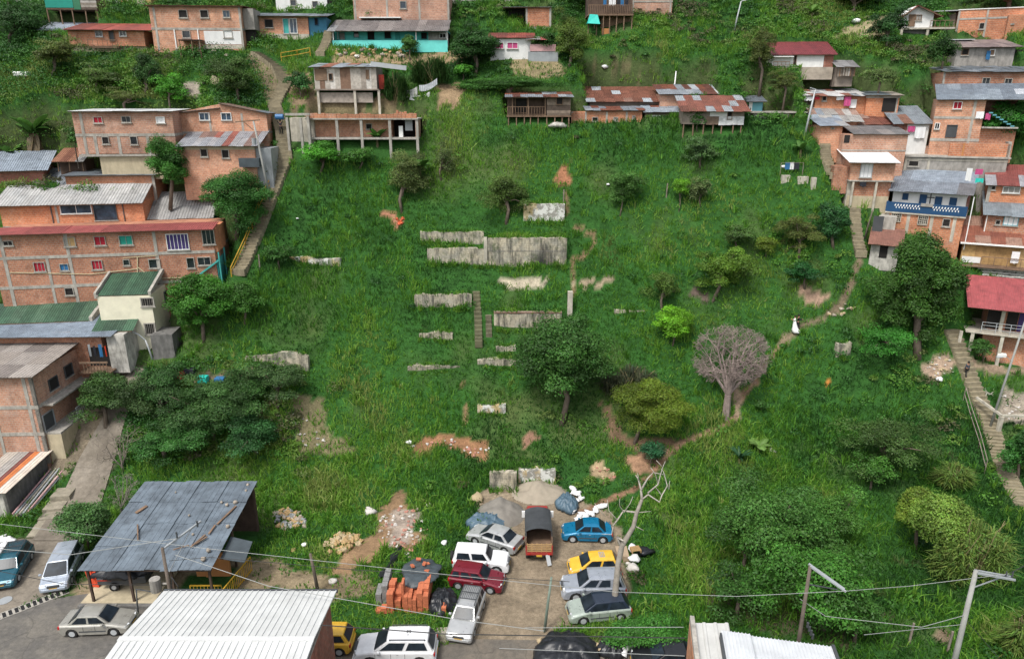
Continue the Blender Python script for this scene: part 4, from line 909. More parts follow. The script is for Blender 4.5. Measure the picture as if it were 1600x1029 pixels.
 for x0, y0, x1, y1 in [(762, 320, 825, 382), (926, 342, 990, 402)]:
  f = h.win(x0, y0, x1, y1, 'open', 'concrete_pale', 4, sill=False); a0, z0 = h.pl(x0, y1); a1, z1 = h.pl(x1, y0); m = MB()
  for k in range(1, 5): zz_ = z0 + (z1 - z0) * k / 5; m.box(a0 + .06, a1 - .06, -.05, -.02, zz_ - .03, zz_ + .03)
  m.build('lattice', 'concrete_pale', f)
 h.win(1078, 362, 1128, 412, 'open', 'concrete', 0)
 h.frame([715, 875, 1022, 1165], [], w=.3, zt=zf - .17, mat='concrete_pale')
 h.roof([((.24, .28, .33), 3), ((.19, .215, .25), 3), ((.15, .15, .16), 1)], rise=1.8, of=-.3, ob=.2, ol=.2, orr=.4, sw=1.5, sl=3, jit=.04)
 m = MB(); m.bar((h.W + .5, .2, -1), (h.W + .5, .2, h.H), .08); m.build('drain_pipe', 'white_paint', h.o)
 h = B('lean_to', 'low concrete lean-to with rusty roof at the left foot of the blue and white house', 'lean-to', 'I', 625, 800, 515, 610, D=3.5, yaw=-28, z=71)
 h.walls('stucco_worn', D=3); h.box('opening', 'interior_shade', h.xx(690), h.xx(740), -.05, .02, .1, h.H - .1); h.roof([((.25, .12, .09), 2), ((.3, .3, .3), 1)], rise=.9, of=.5, ob=.1, sw=1, sl=3, jit=.05)
 h.walls('concrete', x0=h.W * .1, x1=h.W * .75, y0=3.2, D=6, z1=h.H + 2.2); h.box('gate', 'steel_dark', -.2, h.W * .3, 2.6, 2.68, h.H + .2, h.H + 2.3)
 # right edge houses
 h = B('brick_house', 'brick house with rust-red roof at the right edge, uppermost beside the blue and white house', 'house', 'I', 1335, 1720, 155, 300, D=5, yaw=-28, z=72, below=2)
 h.walls('brick_bright'); h.roof([((.24, .07, .06), 3), ((.3, .3, .32), 1)], rise=1.5, of=.4, ob=.2, sw=1, sl=2.4, jit=.04); h.win(1380, 158, 1408, 185, 'open', 'concrete', 0); h.win(1450, 165, 1560, 205, 'grey', 'white_paint', 2); h.frame([1340], [], w=.3)
 h = B('brick_house', 'brick house with slate-grey roof and pale blue shutters at the right edge', 'house', 'I', 1320, 1720, 340, 480, D=4.5, yaw=-28, z=69, below=2)
 h.walls('brick'); h.roof([((.17, .2, .225), 3), ((.2, .235, .26), 2)], rise=1.6, of=.4, ob=.2, sw=1.2, sl=3, jit=.03); h.win(1455, 345, 1550, 405, 'white', 'cyan', 2); h.win(1405, 370, 1438, 400, 'open', 'concrete', 0)
 m = MB(); m.bar((.1, -.1, -1), (.1, -.1, h.H), .08); m.build('drain_pipe', 'white_paint', h.o)
 h = B('wooden_house', 'timber house with yellow-brown board wall and rusty roof standing on white sandbags', 'house', 'I', 1180, 1720, 515, 650, D=4.5, yaw=-26, z=70.6, ax=1400, below=.3)
 zf = h.zz(655); h.walls('wood_tan'); h.planks(0, h.W, 0, h.H - .05, [((.42, .27, .11), 3), ((.36, .22, .09), 2), ((.5, .33, .16), 1)], w=1.1, gap=.04)
 h.box('fascia', 'white_paint', -.3, h.W, -.62, -.5, h.H - .16, h.H + .0); h.roof([((.27, .10, .065), 4), ((.33, .2, .15), 2), ((.2, .07, .05), 2)], rise=1.8, of=.5, ob=.2, sw=1.4, sl=1.6, jit=.04)
 h.box('white_panel', 'white_wall', .1, h.xx(1322), -.14, -.08, .1, .7); h.rail(h.xx(1322), h.W, 0, .9, -.7, 1.0); h.box('floor', 'wood', 0, h.W, -.8, 0, -.2, -.05)
 h.cloth('I', 1512, 565, 1545, 640, 'white_cloth', 'pale lilac shirt hung in front of the yellow-brown board wall', yo=-.6)
 wooden = h
 h = B('red_roof_house', 'two-storey brick house with bright pinkish-red sheet roof and long balcony at the right edge', 'house', 'I', 1295, 1720, 900, 1268, D=4.6, yaw=-26, ax=1480)
 zf = h.zz(1068, 1440); h.walls('brick', z0=zf, y0=.9, x0=.2); h.walls('brick', z1=zf - .16, y0=.5); h.box('balcony_slab', 'concrete_pale', -1.6, h.W + .1, -.6, h.D, zf - .15, zf - .01)
 h.roof([((.36, .085, .09), 4), ((.30, .075, .08), 2)], rise=1.5, of=1.0, ob=.2, ol=1.9, orr=.3, sw=2.4, sl=4, jit=.01)
 h.box('opening', 'interior_shade', h.xx(1345), h.xx(1430), .84, .92, zf + .1, h.H - .3); h.box('opening', 'interior_shade', h.xx(1470), h.xx(1540), .84, .92, zf + .1, h.H - .3); h.box('curtain', 'purple_cloth', h.xx(1545), h.xx(1580), .82, .9, zf + .1, h.H - .3)
 m = MB()
 for k in (.35, .7, 1.0): m.bar((-.4, -.5, zf + k), (h.W, -.5, zf + k), .035)
 for k in range(6): m.bar((-.4 + (h.W + .4) * k / 5, -.5, zf), (-.4 + (h.W + .4) * k / 5, -.5, zf + 1.0), .045)
 m.build('railing', 'alu', h.o)
 for x, y, zt in [(h.xx(1190), -.3, zf), (h.xx(1262), -.4, zf), (h.xx(1450), -.4, zf), (h.xx(1432), .2, h.H)]:
  m = MB(); m.box(x - .14, x + .14, y - .12, y + .12, -1.0 if zt == zf else zf, zt - .16 if zt == zf else zt); m.build('post', 'concrete_pale', h.o)
 h.box('wash_tub', 'white_paint', h.xx(1440), h.xx(1500), -.6, -.1, .9, 1.2, bevel=.03)
 h.cloth('M', 1285, 55, 1325, 90, 'pink_cloth', 'bright pink shirt under the balcony of the pinkish-red-roofed house', yo=-.2); h.cloth('M', 1232, 50, 1252, 130, 'white_cloth', 'white towel under the balcony of the pinkish-red-roofed house', yo=-.2)
 h.cloth('M', 1285, 112, 1330, 140, 'tarp_aqua', 'teal cloth low under the balcony of the pinkish-red-roofed house', yo=-.2)
 # sandbags
 rg = random.Random(4); w = wooden
 for i in range(64):
  row = i // 22; t = (i % 22) / 22; x = t * (w.W - .5) + (row % 2) * .2 + rg.uniform(-.08, .08); z = -.95 + row * .27 - rg.uniform(0, .05)
  m = MB(); g = rg.uniform(.36, .56); m.box(-.27, .27, -.16, .16, -.12, .12); o = m.build('sandbag', m_flat('sack_cloth', (.47, .46, .42), .95, 0, .3), bevel=.09, smooth=True)
  q = w.P + w.u * (x + .3) + w.n * (-.25 + row * .12) + np.array([0, 0, z]); o.location = tuple(q); o.rotation_euler = (rg.uniform(-.2, .2), rg.uniform(-.15, .15), w.yaw + rg.uniform(-.3, .3))
  tag(o, 'filled whitish sandbag in the stacked wall under the timber house with yellow-brown boards', 'sandbag', 'sandbags under the timber house')
# ================================================================= bottom buildings
def bottom_buildings():
 def warehouse(name, label, X0, X1, Y0, Y1, zt, ridge, rise, yaw=0, brick_side=None):
  o = empty(name, (X0, Y0, 0), R(yaw), label, 'building'); W = X1 - X0; D = Y1 - Y0
  m = MB(); m.box(.3, W - .35, .3, D - .3, -.2, zt - .15); m.build('wall', 'brick_dark', o)
  m = MB(); m.box(.15, W - .2, .15, D - .15, zt - .15, zt - .02); m.build('wall_cap', 'concrete', o)
  m = MB(); m.cur = (.56, .57, .56); n = int(W / .33); p = W / n
  def Z(y): return zt + .05 + (rise * (D - y) / (D - ridge) if y > ridge else rise + (-.02) * (ridge - y))
  for i in range(n):
   a = i * p
   for y0, y1 in ((ridge, D), (-.2, ridge)):
    for (x0, x1, d0, d1) in ((a, a + p * .72, 0, 0), (a + p * .72, a + p * .78, 0, .045), (a + p * .78, a + p * .94, .045, .045), (a + p * .94, a + p, .045, 0)):
     m.quad((x0, y0, Z(y0) + d0), (x1, y0, Z(y0) + d1), (x1, y1, Z(y1) + d1), (x0, y1, Z(y1) + d0))
  m.box(0, W, ridge - .14, ridge + .14, Z(ridge) + .0, Z(ridge) + .075)
  m.build('roof', m_attr('white_steel_sheet', .5, 0, .8, .14), o)
  m = MB(); m.box(-.02, W + .02, D + .0, D + .12, zt - .1, zt + .09); m.box(-.1, 0, 0, D, zt - .1, zt + .02); m.build('gutter', 'steel_dark', o)
  return o
 o = warehouse('warehouse', 'white ribbed-roof building with brick side wall, largest roof at the bottom left', -19.4, -9.75, 21.5, 32.8, 6.0, 6.8, .7)
 # right one: two overlapping white roofs
 q_ = atH(1078, 962, 6.3); o = empty('warehouse', (q_[0] - 9.7 * math.sin(R(9)), q_[1] - 9.7 * math.cos(R(9)), 0), R(-9), 'building with two overlapping white ribbed roofs and a brick parapet, bottom right', 'building')
 m = MB(); m.box(.2, 6.5, .2, 9.4, -.2, 5.2); m.build('wall', 'brick_bright', o)
 m = MB(); m.box(0, .22, .0, 9.7, 4.6, 6.35); m.build('parapet', 'concrete', o)
 m = MB(); m.box(-.02, 0.0, .2, 9.5, 3.5, 6.0); m.build('side_wall', 'brick_bright', o)
 def ribs(m, x0, x1, y0, y1, zf, n):
  p = (x1 - x0) / n
  for i in range(n):
   a = x0 + i * p
   for (q0, q1, d0, d1) in ((a, a + p * .6, 0, 0), (a + p * .6, a + p * .7, 0, .05), (a + p * .7, a + p * .9, .05, .05), (a + p * .9, a + p, .05, 0)):
    m.quad((q0, y0, zf(q0, y0) + d0), (q1, y0, zf(q1, y0) + d1), (q1, y1, zf(q1, y1) + d1), (q0, y1, zf(q0, y1) + d0))
 m = MB(); m.cur = (.5, .5, .48); ribs(m, .3, 2.0, .0, 9.8, lambda x, y: 5.6 + .12 * x + .02 * y, 3); m.build('lower_roof', m_attr('white_steel_sheet'), o)
 m = MB(); m.cur = (.54, .56, .58); ribs(m, 1.5, 6.9, -1, 9.0, lambda x, y: 6.15 - .03 * x + .0 * y + (.1 if x < 3 else 0), 30); m.build('roof', m_attr('white_steel_sheet'), o)
 m = MB(); m.box(6.9, 7.05, -1, 9.05, 5.75, 6.05); m.box(1.4, 1.5, -1, 8.7, 5.75, 6.32); m.build('gutter', 'steel_dark', o)
 # pink awning between
 o = empty('awning', (-6.9, 27.2, 0), 0, 'salmon-pink canvas awning with a grey centre panel at the bottom edge', 'awning')
 for nm, x0, x1, mt in (('side_panel', -2.5, -.7, 'sal'), ('centre_panel', -.7, .7, 'g'), ('side_panel', .7, 3.0, 'sal')):
  m = MB(); n = 6
  for i in range(n):
   a = x0 + (x1 - x0) * i / n; b = x0 + (x1 - x0) * (i + 1) / n
   za = 4.3 - .13 * a * a * .9; zb = 4.3 - .13 * b * b * .9
   m.hexa([(a, -2, za - .4), (b, -2, zb - .4), (b, 1.6, zb), (a, 1.6, za)], [(a, -2, za - .36), (b, -2, zb - .36), (b, 1.6, zb + .04), (a, 1.6, za + .04)])
  m.build(nm, m_flat('canvas_salmon', (.45, .14, .12), .8) if mt == 'sal' else 'concrete_dark', o, smooth=False)
 for x in (-2.2, 0, 2.6):
  m = MB(); m.tube([(x, 1.4, 0), (x, 1.4, 4.1 - .117 * x * x)], .05); m.build('post', 'steel_dark', o)
 # grey shed
 o = empty('open_shed', (-28.2, 38.6, 0), R(0), 'open carport shed with wide weathered blue-grey tin roof, planks and stones lying on top', 'shed')
 rg = random.Random(3); W, D = 8.6, 9.2; m = MB(); nx, ny = 8, 4
 def Z(x, y): return 3.0 + y * .115 + .02 * math.sin(x * 2)
 for j in range(ny):
  for i in range(nx):
   k = rg.uniform(.88, 1.1); m.cur = (.125 * k, .155 * k, .185 * k)
   a = i * W / nx + j * -.0; b = a + W / nx + .06; c = j * D / ny - (.15 if j else rg.uniform(-.05, .1)); d = (j + 1) * D / ny
   e = [rg.uniform(0, .05) + .035 * (j + i % 2) for _ in range(4)]
   for r_ in range(6):
    x0 = a + (b - a) * r_ / 6; x1 = a + (b - a) * (r_ + 1) / 6; h0_ = .016 if r_ % 2 else 0
    m.hexa([(x0, c, Z(x0, c) + e[0] + h0_), (x1, c, Z(x1, c) + e[0] + h0_), (x1, d, Z(x1, d) + e[2] + h0_), (x0, d, Z(x0, d) + e[2] + h0_)],
                       [(x0, c, Z(x0, c) + e[0] + .02 + h0_), (x1, c, Z(x1, c) + e[0] + .02 + h0_), (x1, d, Z(x1, d) + e[2] + .02 + h0_), (x0, d, Z(x0, d) + e[2] + .02 + h0_)])
 ro = m.build('roof', m_attr('old_tin', .62, .1, 1.0, .45), o)
 m = MB()
 for y in (.2, 3, 6, 9): m.bar((0, y, Z(0, y) - .1), (W, y, Z(W, y) - .1), .12)
 m.build('rafter', 'wood_dark', ro)
 for x in (.3, 3.0, 5.8, 8.3):
  for y in (.5, 4.5, 8.9):
   m = MB(); m.bar((x, y, -.4), (x, y, Z(x, y) - .15), .14); m.build('post', 'wood_dark', o)
 m = MB(); m.box(.3, W - .2, 8.9, 9.1, 0, 3.7); m.box(.1, .25, 5, 9, 0, 3.4); m.build('back_wall', 'wood_dark', o)
 m = MB(); m.box(5.9, 8.3, 3.4, 3.6, 0, 1.9); m.box(6.6, 6.75, 3.3, 3.4, .0, 1.9); m.build('board_wall', 'wood_bright', o)
 m = MB(); m.hexa([(8.6, 1.6, 2.75), (10.3, 1.4, 2.6), (10.2, 3.3, 2.9), (8.6, 3.6, 3.1)], [(8.6, 1.6, 2.79), (10.3, 1.4, 2.64), (10.2, 3.3, 2.94), (8.6, 3.6, 3.14)]); m.build('side_sheet', 'tarp_grey', o)
 for (a, b, w, nm) in [((1.2, 5.4), (1.6, 6.2), .25, 'k'), ((7.5, 4.2), (8.1, 6.2), .14, 'p'), ((7.3, 3.2), (7.4, 4.1), .12, 'p'), ((6.6, 1.9), (7.1, 3.1), .12, 'p'), ((6.8, 2.2), (7.3, 2.9), .1, 'p'), ((5.5, 1.7), (6.4, 2.1), .06, 'p'), ((2.7, 2.6), (1.9, 4.2), .08, 'p')]:
  m = MB(); m.bar((a[0], a[1], Z(*a) + .24), (b[0], b[1], Z(*b) + .24), w, .07); q = m.build('loose_plank', 'wood'); q.location = (-28.2, 38.6, 0)
  tag(q, 'loose weathered plank lying on the blue-grey tin roof of the open shed', 'plank', 'planks lying on the shed roof')
 for i, (x, y, r_) in enumerate([(8.1, 8.7, .12), (8.2, 8.0, .1), (7.9, 6.6, .16), (7.4, 6.3, .13), (6.9, 6.6, .1), (7.9, 1.6, .16), (7.9, .8, .17), (5.1, 5.2, .08), (8.3, 4.0, .14), (3.0, 7.8, .07), (6.2, 3.2, .09)]):
  m = MB(); m.blob((0, 0, 0), r_, i + 90); q = m.build('stone', 'stone', smooth=True); q.location = (-28.2 + x, 38.6 + y, Z(x, y) + .2 + r_ * .3)
  tag(q, 'fist-sized stone weighing down the blue-grey tin roof of the open shed', 'stone', 'stones on the shed roof')
 # yellow railings by the shed
 def yrail(p0, p1, label, h=1.1, step=.22, tilt=0):
  d = Vector((p1[0] - p0[0], p1[1] - p0[1], (p1[2] if len(p1) > 2 else 0) - (p0[2] if len(p0) > 2 else 0))); L = d.length; n = max(2, int(L / step)); m = MB(); g0 = p0[2] if len(p0) > 2 else 0
  o = empty('yellow_railing', (p0[0], p0[1], g0), 0, label, 'railing')
  m.bar((0, 0, h), (d.x, d.y, h + d.z), .07); m.bar((0, 0, .15), (d.x, d.y, .15 + d.z), .06); m.build('rail', 'yellow_metal', o)
  m = MB()
  for i in range(n + 1):
   t = i / n; m.bar((d.x * t, d.y * t, 0 + d.z * t), (d.x * t, d.y * t, h + d.z * t), .06 if i % 6 == 0 else .035)
  m.build('baluster', 'yellow_metal', o)
 yrail((-21.6, 39.6), (-19.5, 39.6), 'short yellow railing leaning under the front eave of the grey shed')
 yrail((-19.4, 37.6), (-18.6, 42.6), 'yellow barred railing running back along the right side of the grey shed', 1.2)
 # low building lower left
 h = B('store_shed', 'small rendered store with white, orange and brown striped sheet roof at the left edge', 'shed', 'N', -150, 45, 95, 240, D=7.0, yaw=0, ax=0)
 h.walls('stucco_worn'); h.walls('concrete_dark', x0=h.W, x1=h.W + .03, y0=.3, D=6.5)
 m = MB()
 cols = [(.33, .30, .27), (.28, .22, .18), (.55, .17, .05), (.5, .5, .5), (.56, .50, .42)]; n = 8
 for i in range(n):
  m.cur = [(.42, .38, .33), (.42, .38, .33), (.30, .28, .26), (.30, .28, .26), (.16, .05, .04), (.5, .16, .05), (.55, .5, .44), (.58, .5, .42)][i]
  a = -.3 + (h.W + .9) * i / n; b = -.3 + (h.W + .9) * (i + 1) / n + .03; k = .012 * (i % 2); m.hexa([(a, -.4, h.H + .02 + k), (b, -.4, h.H + .02 + k), (b, 7.3, h.H + .7 + k), (a, 7.3, h.H + .7 + k)], [(a, -.4, h.H + .05 + k), (b, -.4, h.H + .05 + k), (b, 7.3, h.H + .73 + k), (a, 7.3, h.H + .73 + k)])
 m.build('roof', 'roof_fibre', h.o)
 # stacked pipes beside it
 g = hit(*cr('N', 75, 245)); rg = random.Random(8)
 for i in range(10):
  m = MB(); x = .0 + (i % 5) * .27; z = .15 + (i // 5) * .22; m.tube([(x, 0, z), (x + rg.uniform(.1, .3), 5.2 + rg.uniform(-.4, .6), z + 1.3)], .07); o = m.build('pipe', ['alu', 'plank_pink', 'steel', 'concrete_pale'][i % 4]); o.location = tuple(g)
  tag(o, 'long thin pipe in the bundle leaning beside the striped-roof store', 'pipe', 'pipes stacked beside the store')
# ================================================================= ground
def poly_mask(X, Y, poly):
 m = np.zeros(X.shape, bool); n = len(poly); j = n - 1
 for i in range(n):
  xi, yi = poly[i]; xj, yj = poly[j]
  c = ((yi > Y) != (yj > Y)) & (X < (xj - xi) * (Y - yi) / (yj - yi + 1e-12) + xi)
  m ^= c; j = i
 return m
def world_poly(pts, k='F'):
 return [tuple(hit(*cr(k, *p))[:2]) for p in pts]
BARE = []     # (world polygon, colour, softness, grassless)
def m_ground():
 m, nt, N, Lk, bs = newmat('ground')
 a = N.new('ShaderNodeAttribute'); a.attribute_name = 'col'; pos = geo_pos(nt)
 n1 = noise(nt, pos, .6, 6, .7); n2 = noise(nt, pos, 4.0, 5, .7); n3 = noise(nt, pos, 18.0, 2, .6)
 c = mix(nt, 1.0, a.outputs['Color'], mapr(nt, n1, .35, .65, .68, 1.28), 'MULTIPLY')
 c = mix(nt, 1.0, c, mapr(nt, n2, .3, .7, .7, 1.25), 'MULTIPLY'); c = mix(nt, 1.0, c, mapr(nt, n3, .35, .65, .8, 1.2), 'MULTIPLY')
 Lk.new(c, bs.inputs['Base Color']); bs.inputs['Roughness'].default_value = .95; bs.inputs['Specular IOR Level'].default_value = .2
 bump(nt, n2, bs, .8, .12)
 return m
# ================================================================= walls, stairs, roads, bare earth
def line_dist(X, Y, pts):
 d = np.full(np.shape(X), 1e9)
 for (ax, ay), (bx, by) in zip(pts[:-1], pts[1:]):
  vx, vy = bx - ax, by - ay; L = vx * vx + vy * vy + 1e-9
  t = np.clip(((X - ax) * vx + (Y - ay) * vy) / L, 0, 1)
  d = np.minimum(d, np.hypot(X - ax - t * vx, Y - ay - t * vy))
 return d
def add_poly(pts, c, k='F', no=1.0): BARE.append(('poly', world_poly(pts, k), c, no))
def add_line(pts, w, c, k='F', no=1.0): BARE.append(('line', world_poly(pts, k), c, no, w))
def bare_cov(e, X, Y):
 jx = (vnoise(X, Y, 1.1, 31, 2) - .5) * 1.1; jy = (vnoise(X, Y, 1.1, 37, 2) - .5) * 1.1
 if e[0] == 'poly': return poly_mask(X + jx, Y + jy, e[1]).astype(float)
 return (line_dist(X + jx * .3, Y + jy * .3, e[1]) < e[4] * (.12 + .45 * vnoise(X, Y, 2.5, 41, 2))).astype(float)
WALLS = []
def m_worn(name='worn_wall', soot=None):
 if name in MATS: return MATS[name]
 m, nt, N, Lk, bs = newmat(name); pos = geo_pos(nt)
 a = noise(nt, mvec(nt, pos, (1.2, 1.2, .22)), 1.5, 6, .75); b = noise(nt, pos, .7, 5, .7); c_ = noise(nt, pos, 6, 3, .6)
 c = mix(nt, mapr(nt, b, .38, .62, 0, 1), (.56, .49, .36), (.36, .34, .28))
 c = mix(nt, mapr(nt, a, .44, .62, 0, .9), c, (.06, .06, .05)); gr = noise(nt, mvec(nt, pos, (1, 1, 1), (9, 4, 2)), .9, 5, .7); c = mix(nt, mapr(nt, gr, .52, .66, 0, .7), c, (.06, .085, .03)); c = mix(nt, 1.0, c, mapr(nt, c_, .3, .7, .8, 1.15), 'MULTIPLY')
 tc = obj_co(nt); bt = N.new('ShaderNodeTexBrick'); sp = N.new('ShaderNodeSeparateXYZ'); cb = N.new('ShaderNodeCombineXYZ')
 Lk.new(tc, sp.inputs[0]); Lk.new(sp.outputs[0], cb.inputs[0]); Lk.new(sp.outputs[2], cb.inputs[1]); Lk.new(cb.outputs[0], bt.inputs['Vector'])
 bt.inputs['Scale'].default_value = 1; bt.inputs['Brick Width'].default_value = .42; bt.inputs['Row Height'].default_value = .22; bt.inputs['Mortar Size'].default_value = .012
 bt.inputs['Color1'].default_value = (1, 1, 1, 1); bt.inputs['Color2'].default_value = (.93, .93, .93, 1); bt.inputs['Mortar'].default_value = (.72, .72, .7, 1)
 c = mix(nt, 1.0, c, bt.outputs['Color'], 'MULTIPLY')
 if soot is not None:
  q = N.new('ShaderNodeVectorMath'); q.operation = 'DISTANCE'; Lk.new(mvec(nt, tc, (1, 0, .42)), q.inputs[0]); q.inputs[1].default_value = (soot, 0, -.1); a2 = N.new('ShaderNodeMath'); a2.operation = 'MULTIPLY_ADD'; Lk.new(b, a2.inputs[0]); a2.inputs[1].default_value = .9; Lk.new(q.outputs['Value'], a2.inputs[2])
  c = mix(nt, mapr(nt, a2.outputs[0], .85, 1.6, .95, 0), c, (.022, .022, .022))
 Lk.new(c, bs.inputs['Base Color']); bs.inputs['Roughness'].default_value = .95; MATS[name] = m; return m
def wall_(label, x0, x1, yt, yb, mat=None, D=.55, yaw=0, k='F', z=None, fill=3.5, cap=None, ragged=.12, name='retaining_wall'):
 yaw = yaw or (0 if (x1 - x0) > 85 or D > .6 else ((x0 * 7 + int(yt) * 3) % 11) - 5)
 h = B(name, label, 'wall', k, x0, x1, yt, yb, D=D, yaw=yaw, z=z, pad=False)
 WALLS.append((h, D)); m = MB(); n = max(2, int(h.W / .8)); rg = h.rg; e = [rg.uniform(-ragged, ragged * .4) for _ in range(n + 1)]
 for i in range(n):
  a = h.W * i / n; b = h.W * (i + 1) / n
  m.hexa([(a, 0, -.8), (b, 0, -.8), (b, D, -.8), (a, D, -.8)], [(a, 0, h.H + e[i]), (b, 0, h.H + e[i + 1]), (b, D, h.H + e[i + 1]), (a, D, h.H + e[i])])
 # weld the pieces into one face of masonry
 o = m.build('masonry', mat or m_worn(), h.o)
 bm = __import__('bmesh').new(); bm.from_mesh(o.data); __import__('bmesh').ops.remove_doubles(bm, verts=bm.verts, dist=1e-4)
 kill = [f for f in bm.faces if abs(f.normal.x) > .99 and 1e-3 < f.calc_center_median().x < h.W - 1e-3]; __import__('bmesh').ops.delete(bm, geom=kill, context='FACES_ONLY'); bm.to_mesh(o.data); bm.free()
 if cap: h.box('coping', cap, -.02, h.W + .02, -.06, D + .02, h.H + .02, h.H + .07)
 if fill: STEPS.append((h.P[0] + .1, h.P[0] + h.W - .1, h.P[1], h.P[2] + h.H - .12, fill))
 return h
def walls_():
 w = wall_('tallest pale concrete retaining wall in the middle of the slope with a black soot stain', 757, 885, 371, 416, mat=m_worn('sooty_wall', 6.1))
 w.box('pilaster', 'concrete_pale', -.05, .3, -.12, .05, -.6, w.H + .05)
 w.box('crack_line', 'concrete_dark', .4, w.W - .2, -.015, .02, w.H * .52, w.H * .52 + .06)
 wall_('dark-stained lower retaining wall left of the tallest pale wall', 668, 756, 388, 412, z=None, fill=1.4)
 wall_('upper narrow band of retaining wall left of the tallest pale wall', 657, 756, 362, 380, fill=2)
 wall_('isolated block wall with flaking white paint, highest on the slope', 818, 882, 318, 345, M_flake(), fill=1.5)
 wall_('concrete wall beside the central stairs, brick-edged on top', 772, 877, 489, 516, cap='brick_dark', fill=2.5)
 h = B('concrete_pillar', 'lone square concrete pillar at the right end of the wall beside the central stairs', 'pillar', 'F', 886.5, 894, 456, 497, D=.5, pad=False); h.box('shaft', 'concrete_pale', 0, h.W, 0, .5, -.5, h.H); h.box('footing', 'concrete', -.15, h.W + .15, -.1, .6, -.8, -.1)
 wall_('pale crumbling wall left of the central stairs, slanting at its foot', 648, 737, 460, 480, fill=2)
 wall_('small whitish wall stub under the crumbling wall left of the central stairs', 655, 707, 518, 529, fill=1.0, ragged=.3)
 wall_('low kerb-like strip of concrete in the grass left of the lower central stairs', 637, 719, 570, 577, fill=.8, ragged=.2)
 wall_('low concrete strip at the foot of the central stairs', 746, 806, 561, 571, fill=1.0)
 wall_('broken slab edge just above the low strip at the foot of the central stairs', 775, 806, 541, 549, fill=.8, ragged=.25)
 wall_('short ochre and white wall fragment alone in the lower grass', 746, 790, 632, 645, M_flake(), fill=.8, ragged=.3)
 wall_('grey concrete abutment left of the white-painted wall at the head of the yard', 765, 807, 738, 765, fill=1.5)
 wall_('white and ochre painted wall at the head of the parking yard', 810, 868, 732, 755, M_flake(), fill=1.5, ragged=.3)
 wall_('broken white and grey wall pieces in the grass near the yellow-railed stairs', 454, 532, 401, 414, M_flake(), fill=1.5, ragged=.35)
 wall_('ruined block wall with wooden slats near the thicket on the left', 384, 482, 552, 572, fill=1.5, ragged=.4)
 wall_('thin concrete strip in the grass right of the lone pillar', 960, 1008, 484, 488, fill=.5)
 wall_('pale wall end among bushes at the right of the slope', 1306, 1328, 536, 556, fill=1.0, ragged=.3)
 wall_('mossy masonry kerb wall between the street and the brick stacks', 628, 700, 990, 1003, fill=0, ragged=.1, name='kerb_wall')
def M_flake():
 if 'flaking_paint' in MATS: return MATS['flaking_paint']
 m, nt, N, Lk, bs = newmat('flaking_paint'); pos = geo_pos(nt); a = noise(nt, pos, 1.3, 6, .75); b = noise(nt, mvec(nt, pos, (1, 1, .5), (5, 5, 5)), .5, 4)
 c = mix(nt, mapr(nt, a, .47, .53, 0, 1), (.60, .60, .56), (.26, .25, .22)); c = mix(nt, mapr(nt, b, .52, .58, 0, .7), c, (.48, .34, .12))
 Lk.new(c, bs.inputs['Base Color']); bs.inputs['Roughness'].default_value = .9; MATS['flaking_paint'] = m; return m
STAIR_LINES = []
def stairs(label, pts, w=1.3, k='F', tread=.34, col=(.24, .205, .135), curb=True, name='stairway', lift=.07):
 P = [hit(*cr(k, *p)) for p in pts]; xy = [(p[0], p[1]) for p in P]
 STAIR_LINES.append((xy, w))
 m = MB(); seg = []; rg = random.Random(len(STAIR_LINES))
 for (a, b) in zip(xy[:-1], xy[1:]):
  L = math.hypot(b[0] - a[0], b[1] - a[1]); n = max(1, round(L / tread))
  for i in range(n): seg.append((a[0] + (b[0] - a[0]) * i / n, a[1] + (b[1] - a[1]) * i / n, (b[0] - a[0]) / L, (b[1] - a[1]) / L, L / n))
 # smooth headings and stepping heights
 z = np.array([max(float(ground(s[0] + s[2] * q, s[1] + s[3] * q)) for q in (0, s[4] * 1.1)) for s in seg]);
 zs = np.convolve(np.pad(z, 4, mode='edge'), np.ones(9) / 9, 'valid') if len(z) > 9 else z
 zs = np.maximum(zs, z) + lift
 for i, (x, y, dx, dy, t) in enumerate(seg):
  k0, k1 = max(0, i - 3), min(len(seg) - 1, i + 3); hx = sum(seg[q][2] for q in range(k0, k1 + 1)); hy = sum(seg[q][3] for q in range(k0, k1 + 1)); hl = math.hypot(hx, hy); hx /= hl; hy /= hl
  nx, ny = -hy * w / 2, hx * w / 2; g = rg.uniform(.85, 1.12); m.cur = (col[0] * g, col[1] * g, col[2] * g); zt = zs[i] + rg.uniform(-.012, .012)
  ex, ey = hx * t * 1.18, hy * t * 1.18
  q = [(x - nx, y - ny), (x - nx + ex, y - ny + ey), (x + nx + ex, y + ny + ey), (x + nx, y + ny)]
  m.hexa([(p[0], p[1], zt - .7) for p in q], [(p[0], p[1], zt) for p in q])
 m_ = m.build(name, m_attr('stair_concrete', .95, 0, 2.2, .35)); tag(m_, label, 'stairs'); return m_, seg, zs
